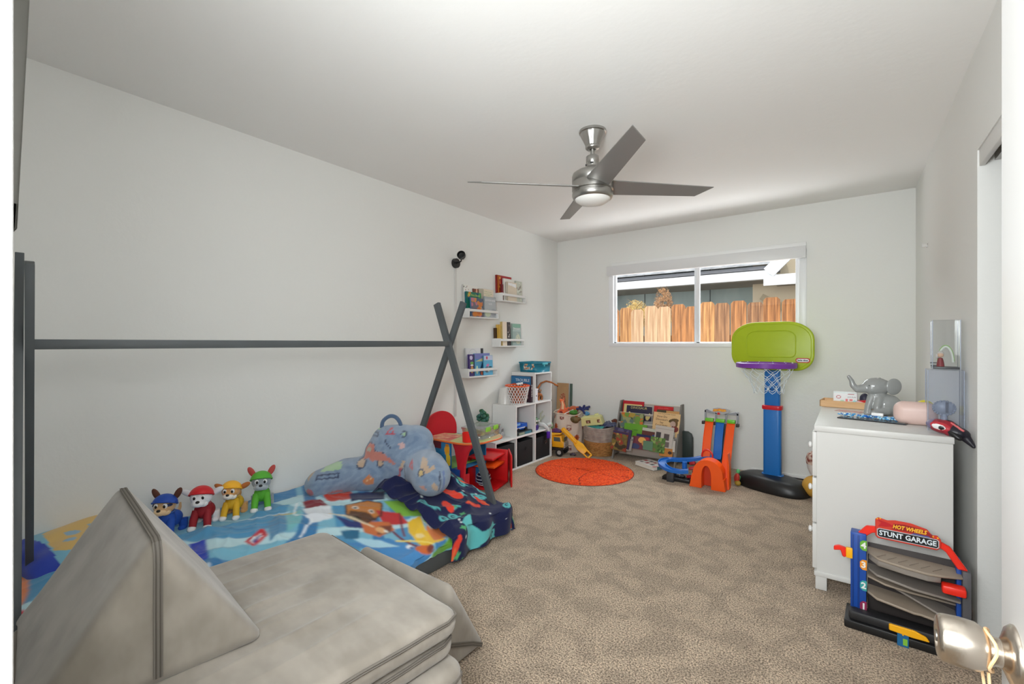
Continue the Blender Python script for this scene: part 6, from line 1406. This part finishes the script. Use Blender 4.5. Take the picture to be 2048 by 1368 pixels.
# ============================================================ dresser
dx0_, dx1_, dy0_, dy1_ = -.137, .370, 2.735, 3.80
m_dress = M('dresser_white', (214, 213, 209), .4)
dz = thing('dresser', 'white three-drawer dresser with round knobs along the right wall', 'dresser', (dx0_, dy0_, 0))
DW, DL = dx1_ - dx0_, dy1_ - dy0_
g = G(); g.b2((.010, 0.004, .085), (DW, DL, .79), .002, 1); g.obj('carcass', m_dress, dz)
g = G(); g.b2((.0, -.002, .79), (DW + .003, DL + .005, .82), .003); g.obj('top', m_dress, dz)
g = G(); g.b2((.0, -.002, .068), (DW + .002, DL, .092), .003); g.obj('plinth', m_dress, dz)
for x in (.005, DW - .055):
    for y in (.005, DL - .055):
        g = G(); g.b2((x, y, 0), (x + .048, y + .048, .07), .003); g.obj('leg', m_dress, dz)
for k in range(3):
    z0 = .10 + k * .231
    g = G(); g.b2((-.008, .012, z0), (.012, DL - .012, z0 + .222), .003); dw = g.obj('drawer', m_dress, dz)
    for y in (.26, DL - .26):
        g = G(); g.lathe([(0, 0), (.007, 0), (.007, .012), (.016, .018), (.017, .026), (.010, .031), (0, .032)], seg=24, mtx=T(-.008, y, z0 + .111) @ Matrix.Rotation(-PI / 2, 4, 'Y')); g.obj('knob', M('knob_white', (240, 240, 238), .25), dw)
ZT = .8205
# wooden tray with a card box and toys
tr = thing('wooden_tray', 'shallow light wood tray at the back corner of the dresser', 'tray', (-.012, 3.645, ZT), R(-5))
m_lw = M('light_wood', (222, 180, 130), .5, rgb2=(206, 160, 108), vs=6, stretch=(1, 8, 8))
for a, b in (((-.13, -.085, 0), (.20, -.077, .042)), ((-.13, .077, 0), (.20, .085, .042)), ((-.13, -.085, 0), (-.122, .085, .042)), ((.192, -.085, 0), (.20, .085, .042))):
    g = G(); g.b2(a, b, .0015, 1); g.obj('side_board', m_lw, tr)
g = G(); g.b2((-.122, -.077, .001), (.192, .077, .007)); g.obj('tray_floor', m_lw, tr)
gbox('card_box', 'small white card box with pastel prints standing in the wooden tray', (-.015, 3.625, ZT + .0075), R(-4), .125, .035, .09, (236, 236, 236),
     [('o', -.034, .01, .010, .002, (190, 50, 70)), ('e', -.034, .01, .007, .007, 0, (236, 236, 236)), rect(.015, .028, .045, .034, (170, 40, 50)), rect(.0, -.015, .014, -.001, (230, 110, 110)), rect(.024, -.012, .038, .002, (230, 110, 110)), rect(.0, -.038, .016, -.025, (40, 90, 130)), ('e', .05, -.02, .012, .014, 0, (150, 216, 220)), ('e', -.015, -.02, .012, .012, 0, (180, 220, 190)), ('e', -.045, -.03, .014, .008, 0, (170, 220, 214)), rect(-.062, .038, .062, .042, (206, 230, 226))], base=(236, 238, 238), cat='box', txt=[('patch & play', .035, .058, .009, (90, 96, 104), 'f')])
t = thing('toy_shoe', 'navy blue rounded toy cap behind the card box in the tray', 'toy', (.085, 3.665, ZT + .008))
g = G(); g.ell((0, 0, .045), (.026, .024, .038)); g.lathe([(0, 0), (.026, 0), (.027, .02), (0, .02)], seg=20); g.obj('dome', M('navy_shell', (52, 52, 74), .5), t)
t = thing('toy_car', 'glossy red and white toy car lying in the tray behind the elephant', 'toy car', (.115, 3.60, ZT + .008), R(5))
blob('body', [('e', (-.03, 0, .028), (.045, .024, .018)), ('e', (.02, 0, .032), (.04, .026, .022))], .004, M('car_red_gloss', (206, 24, 32), .15), t, 2)
g = G(); g.ell((-.045, 0, .026), (.036, .025, .015)); g.obj('pink_nose', M('car_pink', (236, 200, 206), .25), t)
for a in (-.035, .03):
    for b in (-.022, .022):
        g = G(); g.cyl((a, b - .004, .014), (a, b + .004, .014), .014, seg=18); g.obj('wheel', m_black, t)
t = thing('toy_car', 'dark red toy car nose showing between elephant and white speaker', 'toy car', (.285, 3.46, ZT), R(-8))
blob('body', [('e', (-.02, 0, .03), (.06, .03, .02)), ('b', (.0, 0, .045), (.06, .045, .03))], .005, MATS['car_red_gloss'], t, 2)
for a in (-.035, .03):
    g = G(); g.cyl((a, -.034, .015), (a, .034, .015), .015, seg=18); g.obj('wheel', m_black, t)
t = thing('toy_lemons', 'yellow round plastic toy behind the white speaker on the dresser', 'toy', (.355, 3.52, ZT))
g = G(); g.ell((0, 0, .05), (.04, .035, .032)); g.ell((.05, .0, .035), (.035, .03, .026)); g.lathe([(0, 0), (.03, 0), (.03, .03), (0, .03)], seg=16); g.obj('shell', M('yellow_shell', (226, 210, 40), .4), t)
t = thing('white_speaker', 'small white rounded box with grey front behind the pink one', 'box', (.300, 3.245, ZT), R(-4))
g = G(); g.b2((-.075, -.03, 0), (.075, .03, .075), .018, 4); g.obj('case', M('white_case', (236, 236, 234), .35), t)
g = G(); g.b2((-.062, -.0315, .012), (.055, -.0295, .055), .0005); g.obj('front_print', M('pastel_print', (206, 220, 206), .5, rgb2=(226, 190, 200), vs=60), t)
t = thing('pink_speaker', 'blush pink rounded speaker at the front of the dresser beside the cases', 'speaker', (.272, 3.05, ZT), R(-4))
g = G(); g.b2((-.085, -.045, .0), (.085, .045, .115), .042, 6); g.obj('case', M('blush_pink', (222, 192, 182), .45), t, 70)
# elephant
el = thing('elephant_bank', 'grey ceramic elephant sitting with raised trunk on the dresser', 'figurine', (.135, 3.34, ZT), R(14))
m_el = M('ceramic_gray', (150, 152, 150), .22, spec=.6)
blob('body', [('e', (.042, .0, .058), (.072, .054, .062)), ('e', (.0, -.0, .10), (.045, .04, .045)), ('t', [(-.03, -.012, .10), (-.048, -.022, .05), (-.055, -.030, .012)], [.022, .018, .018]), ('t', [(-.0, -.026, .09), (-.012, -.040, .05), (-.014, -.046, .012)], [.022, .018, .018]), ('t', [(.03, -.03, .03), (-.03, -.055, .018)], [.028, .017]),
              ('e', (-.005, .0, .162), (.068, .05, .05)), ('e', (-.02, -.005, .150), (.05, .042, .036)), ('t', [(-.06, -.005, .15), (-.10, -.008, .145), (-.118, -.008, .165), (-.125, -.008, .195), (-.138, -.008, .215)], [.028, .021, .016, .012, .010])], .0038, m_el, el, 4)
g = G(); g.ell((.068, -.024, .165), (.042, .012, .046), (0, .25, .35), 24, 14); g.ell((.04, -.026, .165), (.022, .012, .028), (0, 0, .3)); g.obj('ear', m_el, el)
g = G(); g.ell((.045, .048, .162), (.030, .009, .036), (0, .2, -.5), 24, 14); g.obj('ear', m_el, el)
g = G(); g.ell((.010, -.004, .207), (.008, .006, .006)); g.obj('hair_tuft', m_el, el)
g = G(); g.ell((-.047, -.036, .168), (.004, .003, .004)); g.obj('eye', M('eye_gray', (90, 92, 92), .2), el)
g = G(); g.tube([(.09, .01, .04), (.105, .0, .03), (.103, -.008, .045)], [.006, .005, .004], 8); g.obj('tail', m_el, el)
# glass tablet with blue beads
t = thing('glass_plate', 'dark-edged grey glass plate lying on the dresser front under blue beads', 'plate', (.105, 3.08, ZT), R(-13))
g = G(); g.b2((-.145, -.055, 0), (.145, .055, .006), .001, 1); g.obj('plate_edge', M('glass_dark', (44, 46, 50), .15), t)
g = G(); g.b2((-.137, -.047, .006), (.137, .047, .0068)); g.obj('plate_face', M('glass_grayface', (120, 128, 130), .12), t)
rn = random.Random(8); m_bd = [M('bead_%d' % i, c, .12, spec=.8) for i, c in enumerate(((70, 160, 220), (150, 206, 236), (36, 110, 200), (220, 236, 240)))]
t = thing('bead_necklace', 'heap of glossy blue and clear beads piled along the glass plate', 'beads', (.095, 3.09, ZT + .007), R(-13)); tag(t, kind='stuff')
for i in range(4):
    g = G()
    for k in range(34):
        x = rn.uniform(-.135, .12); g.ell((x, rn.gauss(0, .014), rn.uniform(.004, .016)), (rn.uniform(.005, .009), rn.uniform(.004, .007), rn.uniform(.003, .006)), (0, 0, rn.uniform(0, 3)), 8, 6)
    g.obj('bead', m_bd[i], t)
t = thing('eraser_block', 'small white block resting on the blue beads', 'block', (.125, 3.075, ZT + .026), R(-13))
g = G(); g.b2((-.025, -.010, 0), (.025, .010, .016), .003); g.obj('lid_body', m_trim, t)
t = thing('paper_sheet', 'small printed pink paper lying between tray and beads', 'paper', (-.0, 3.40, ZT), R(-20))
g = G(); g.b2((-.06, -.03, 0), (.07, .04, .0015)); g.obj('leaflet', M('paper_pink', (226, 200, 190), .7, rgb2=(190, 120, 110), vs=50), t)

# clear display cases
m_acr = glassmat('acrylic_blue', (248, 250, 254), .05, .03, .03); m_acr2 = glassmat('acrylic_clear', (251, 252, 252), .05, .03, .01)
def case(t, w, d, h, mat_):
    for nm, a, b in (('front_wall', (-w / 2, -d / 2, 0), (w / 2, -d / 2 + .002, h)), ('back_wall', (-w / 2, d / 2 - .002, 0), (w / 2, d / 2, h)), ('side_wall', (-w / 2, -d / 2 + .002, 0), (-w / 2 + .002, d / 2 - .002, h)), ('side_wall', (w / 2 - .002, -d / 2 + .002, 0), (w / 2, d / 2 - .002, h)), ('lid', (-w / 2, -d / 2, h), (w / 2, d / 2, h + .002))):
        g = G(); g.b2(a, b); g.obj(nm, mat_, t)
    m_e = M('acrylic_edge', (150, 160, 178), .2)
    for sx in (-1, 1):
        for sy in (-1, 1):
            g = G(); g.b2((sx * w / 2 - .0012, sy * d / 2 - .0012, 0), (sx * w / 2 + .0012, sy * d / 2 + .0012, h)); g.obj('edge', m_e, t)
lc = thing('display_case', 'bluish clear display case standing on the dresser against the right wall', 'display case', (.368, 2.97, ZT), R(-3))
case(lc, .122, .17, .283, m_acr)
t = thing('case_ornament', 'grey round spiky ornament inside the lower bluish case', 'ornament', (.368, 2.97, ZT + .001), R(-3))
g = G(); g.ell((0, .0, .10), (.040, .02, .034)); g.tube([(0, 0, 0), (0, 0, .08)], [.02, .01], 10)
for k in range(20):
    a = 2 * PI * k / 20; g.ell((.038 * math.cos(a), -.006, .10 + .032 * math.sin(a)), .006, None, 8, 6)
g.obj('disc', M('orn_gray', (140, 148, 162), .4), t)
g = G(); g.b2((.004, -.024, .08), (.014, -.018, .13)); g.obj('dark_bar', M('orn_dark', (56, 66, 84), .4), t)
uc = thing('display_case', 'small clear display case stacked on top of the bluish one', 'display case', (.376, 3.0, ZT + .287), R(-3))
case(uc, .096, .11, .232, m_acr2)
g = G(); g.b2((-.046, -.053, .0), (.046, .053, .010), .001); g.obj('base_plate', M('case_base', (60, 62, 66), .4), uc)
t = thing('case_figurine', 'small figurine in a red coat before a white arch inside the upper case', 'figurine', (.358, 2.99, ZT + .298), R(-3))
g = G(); g.lathe([(0, 0), (.015, 0), (.011, .03), (.008, .04), (0, .042)], seg=16); g.obj('coat', M('coat_red', (140, 26, 38), .5), t)
g = G(); g.ell((0, 0, .056), (.012, .012, .014)); g.obj('head', M('skin_tone', (226, 184, 156), .5), t)
g = G(); g.ell((.0, .003, .062), (.0135, .013, .013)); g.ell((-.012, .0, .05), (.006, .006, .012)); g.obj('hair', M('hair_silver', (206, 200, 196), .5), t)
g = G(); g.b2((-.034, .006, .0), (-.012, .02, .006)); g.b2((-.036, .006, .014), (-.012, .02, .019)); g.obj('sword_hilt', m_dkgray, t)
g = G(); g.tube([(.020 + .026 * math.cos(a), .02, .02 + .075 * math.sin(a)) for a in [PI * k / 14 for k in range(15)]], .005, 8); g.obj('white_arch', M('arch_white', (228, 232, 226), .5), t)
g = G(); g.tube([(.020 + .029 * math.cos(a), .018, .024 + .078 * math.sin(a)) for a in [PI * k / 14 for k in range(15)]], .0022, 6); g.obj('green_trim', M('arch_green', (150, 190, 110), .6), t)
# red and black toy mask hanging over the edge
mk = thing('toy_mask', 'red and black toy mask with a white eye hanging over the dresser corner', 'mask', (.350, 2.79, ZT + .004)); mk.rotation_euler = (R(-6), R(12), R(-24))
def maskcol(co):
    col = np.ones((len(co), 3)) * np.array(lin((34, 32, 42))); x, z, y = co[:, 0], co[:, 2], co[:, 1]
    u = x; v = z
    col[(x < .02) & (z < .06)] = lin((150, 30, 46)); col[(x < -.045)] = lin((120, 110, 140))
    col[((x + .015) ** 2 / .030 ** 2 + (z - .030) ** 2 / .015 ** 2) < 1.35] = lin((190, 50, 60))
    col[((x + .018) ** 2 / .024 ** 2 + (z - .026) ** 2 / .012 ** 2) < 1] = lin((238, 236, 236))
    col[((x + .008) ** 2 / .010 ** 2 + (z - .025) ** 2 / .009 ** 2) < 1] = lin((20, 18, 22))
    col[(np.abs(z - (.052 - .42 * (x - .02))) < .003) & (x > .01) & (x < .06)] = lin((236, 120, 120))
    return col
blob('shell', [('e', (-.02, .0, .028), (.055, .045, .03)), ('e', (.03, .0, .02), (.05, .04, .028)), ('t', [(.0, .0, .035), (.06, .0, .015), (.10, -.005, -.018)], [.03, .022, .008])], .0028, printmat('mask_print', .4), mk, 3, maskcol)
g = G(); g.ell((.040, -.034, .008), (.03, .012, .012), (0, .4, -.1)); g.obj('dark_eyehole', m_black, mk)

# ============================================================ toys behind the dresser
t = thing('tan_ball', 'mustard yellow ball half hidden behind the dresser', 'ball', (-.205, 4.33, .092))
g = G(); g.ell((0, 0, 0), (.095, .09, .088), None, 24, 16); g.obj('skin', M('ball_mustard', (206, 156, 62), .6), t)
t = thing('spotted_bag', 'white bag with brown spotted cloth resting above the mustard ball', 'bag', (-.195, 4.36, .182))
g = G(); g.lathe([(0, 0), (.05, .0), (.07, .05), (.075, .09), (0, .09)], seg=28); g.obj('white_cup', M('bag_white', (222, 218, 214), .7), t)
g = G(); g.lathe([(.076, .085), (.08, .12), (.07, .16), (.04, .185), (0, .19)], seg=28); g.obj('spotted_cloth', M('spotted', (222, 200, 182), .8, rgb2=(130, 60, 50), vs=38, det=0), t)
g = G(); g.ell((.0, -.055, .115), (.03, .03, .03)); g.obj('blue_patch', M('slate_blue', (90, 100, 120), .7), t)

# ============================================================ toy parking garage
gg_ = thing('toy_garage', 'multi-level toy car parking garage reading STUNT GARAGE, leaning by the dresser end', 'toy garage', (.19, 2.52, 0), R(-3))
m_gb = M('garage_blue', (22, 74, 160), .4); m_deck = M('deck_tan', (158, 144, 128), .55, var=.06, vs=20); m_gr = M('garage_red', (240, 44, 26), .4)
g = G(); g.b2((-.20, -.085, 0), (.20, .08, .035), .006); g.obj('base', m_black, gg_)
g = G(); g.b2((-.185, -.075, .035), (.185, .0, .075), .01); g.obj('base_riser', M('garage_black2', (34, 34, 36), .5), gg_)
g = G(); g.b2((-.180, -.03, .045), (-.125, .03, .40), .003); g.obj('lift_column', m_gb, gg_)
for x in (-.172, -.152):
    g = G(); g.b2((x - .003, -.034, .06), (x + .003, -.028, .39), .001); g.obj('column_rib', M('garage_blue2', (18, 60, 134), .4), gg_)
nums = (('4', .352, (110, 176, 60)), ('3', .268, (236, 150, 40)), ('2', .178, (60, 160, 160)), ('1', .088, (140, 40, 80)))
for s_, z, c in nums:
    g = G(); g.prism([(-.147, z - .012), (-.138, z - .022), (-.123, z - .022), (-.123, z + .022), (-.138, z + .022), (-.147, z + .012)], .031, .0335, UP, .0008, 1); g.obj('number_sticker', M('num_%s' % s_, c, .4), gg_)
    text(s_, .036, m_trim, gg_, T(-.134, -.0345, z) @ UP, .0005, .03)
def deck(name, poly, z0, th, m_=m_deck, tilt=0, dx=0):
    g = G(); g.prism(poly, -th, 0, T(dx, 0, z0) @ Matrix.Rotation(tilt, 4, 'Y'), .003, 1); return g.obj(name, m_, gg_)
D4 = [(-.122, .06), (-.122, -.005), (-.085, -.06), (.0, -.078), (.07, -.082), (.115, -.065), (.175, -.03), (.175, .06)]
deck('upper_deck', D4, .318, .010, tilt=R(2)); deck('upper_deck_skirt', [(-.118, .0), (-.085, -.055), (.0, -.074), (.07, -.078), (.11, -.06), (.11, .0)], .308, .024, M('deck_dark', (138, 130, 122), .6), R(2))  # skirt in a darker grey-tan than the upper deck
for k in range(6):
    g = G(); x = -.09 + k * .035; g.bar((x, -.055, .3222 - .035 * (x)), (x + .03, -.005, .3222 - .035 * (x + .03)), .0015, .0012); g.obj('bay_line', M('deck_line', (128, 116, 104), .6), gg_)
deck('middle_deck', [(-.122, .06), (-.122, .0), (-.09, -.045), (.03, -.06), (.17, -.03), (.175, .06)], .235, .010, MATS['deck_dark'], R(7))
deck('ramp_deck', [(-.122, .05), (-.122, -.03), (-.06, -.05), (.02, -.03), (.09, .0), (.17, .03), (.17, .06)], .205, .008, m_deck, R(10))
deck('lower_deck', [(-.122, .05), (-.122, -.03), (-.09, -.072), (.03, -.088), (.05, -.08), (.10, -.085), (.15, -.05), (.13, .05)], .150, .010, m_deck, R(5))
deck('exit_ramp', [(-.02, .06), (-.04, .0), (.06, -.035), (.13, -.06), (.17, -.02), (.17, .06)], .185, .008, MATS['deck_dark'], R(16))
g = G(); g.b2((-.122, .06, .04), (.175, .066, .34), .001); g.obj('rear_panel', M('rear_dark', (58, 52, 50), .6), gg_)
g = G(); g.b2((.158, .0, .04), (.172, .06, .36), .002); g.obj('rear_column', m_gb, gg_)
g = G(); g.b2((.172, -.03, .03), (.198, .07, .335), .004); g.obj('side_tower', M('tower_gray', (84, 84, 88), .5), gg_)
g = G(); g.b2((.11, -.085, .252), (.180, -.035, .285), .008); g.obj('red_spout', m_gr, gg_)
g = G(); g.b2((.125, -.10, .045), (.175, -.05, .085), .008); g.obj('red_gate', m_gr, gg_)
g = G(); g.prism([(-.05, .052), (-.05, .078), (.03, .078), (.065, .066), (.075, .05), (.02, .048)], .088, .10, UP, .003, 1); g.obj('yellow_bumper', m_yellow, gg_)
g = G(); g.prism([(-.024, .0), (.012, .0), (.012, .05), (.002, .058), (-.014, .058), (-.024, .05)], .092, .097, UP, .001, 1); g.obj('blue_hangtag', M('tag_blue', (24, 100, 150), .5), gg_)
g = G(); g.prism([(-.006, .008), (.008, .008), (.008, .034), (-.006, .034)], .0971, .0977, UP); g.obj('green_patch', M('tag_green', (130, 190, 60), .5), gg_)
g = G(); g.cyl((-.006, -.0975, .048), (-.006, -.096, .048), .003, seg=12); g.obj('yellow_dot', m_yellow, gg_)
# launcher on the left
g = G(); g.b2((-.196, -.04, .285), (-.172, -.025, .33), .003); g.obj('yellow_joint', m_yellow, gg_)
g = G(); g.prism([(-.196, .285), (-.196, .325), (-.222, .33), (-.24, .322), (-.24, .305), (-.215, .312), (-.208, .285)], .02, .04, UP, .003, 1); g.obj('red_launcher', m_gr, gg_)
# arch and sign
g = G(); g.prism([(-.165, .385), (-.125, .435), (-.085, .440), (-.08, .415), (-.105, .41), (-.13, .385)], .0, .018, UP, .003, 1); g.prism([(.19, .335), (.14, .415), (.10, .435), (.10, .41), (.125, .395), (.16, .335)], .0, .018, UP, .003, 1); g.obj('red_arch', m_gr, gg_)
sg = G(); sg.prism([(-.087, .395), (.10, .395), (.112, .41), (.112, .44), (.10, .455), (.085, .452), (.07, .472), (.02, .484), (-.03, .484), (-.055, .478), (-.085, .484), (-.095, .475), (-.095, .405)], .018, .024, UP, .002, 1); sg.obj('sign_board', M('sign_red', (206, 60, 44), .4), gg_)
g = G(); g.prism([(-.082, .402), (.100, .402), (.106, .408), (.106, .434), (.100, .440), (-.082, .440), (-.089, .434), (-.089, .408)], .024, .0252, UP); g.obj('sign_silver', M('sign_silver', (190, 190, 194), .3), gg_)
g = G(); g.prism([(-.080, .405), (.098, .405), (.103, .41), (.103, .432), (.098, .437), (-.080, .437), (-.086, .432), (-.086, .41)], .0252, .0262, UP); g.obj('sign_black', M('sign_black', (18, 18, 24), .4), gg_)
text('STUNT GARAGE', .0285, M('sign_letters', (226, 234, 240), .3), gg_, T(.0085, -.0268, .421) @ UP, .0005, .028, sx=.86)
g = G(); g.prism([(-.085, .448), (-.055, .452), (-.03, .458), (-.05, .468), (-.09, .476), (-.075, .464)], .024, .0262, UP); g.obj('flame_tail', M('flame_red', (190, 26, 36), .4), gg_)
g = G(); g.prism([(-.04, .446), (.06, .446), (.09, .44), (.085, .455), (.06, .468), (.0, .474), (-.035, .470)], .024, .0255, UP); g.obj('flame_back', M('flame_darkred', (150, 30, 30), .4), gg_)
text('HOT WHEELS', .022, M('flame_gold', (252, 196, 50), .4), gg_, T(.015, -.0262, .458) @ UP, .0005, .03, .25, sx=.78)
g = G(); g.prism([(.02, .441), (.08, .441), (.075, .446), (.03, .447)], .0262, .0268, UP); g.obj('blue_streak', M('streak_blue', (80, 90, 150), .4), gg_)
for a, b in ((-.088, .478), (-.078, .482), (.088, .448), (.102, .446)):
    g = G(); g.cyl((a, -.0255, b), (a, -.024, b), .003, seg=10); g.obj('stud', m_yellow, gg_)
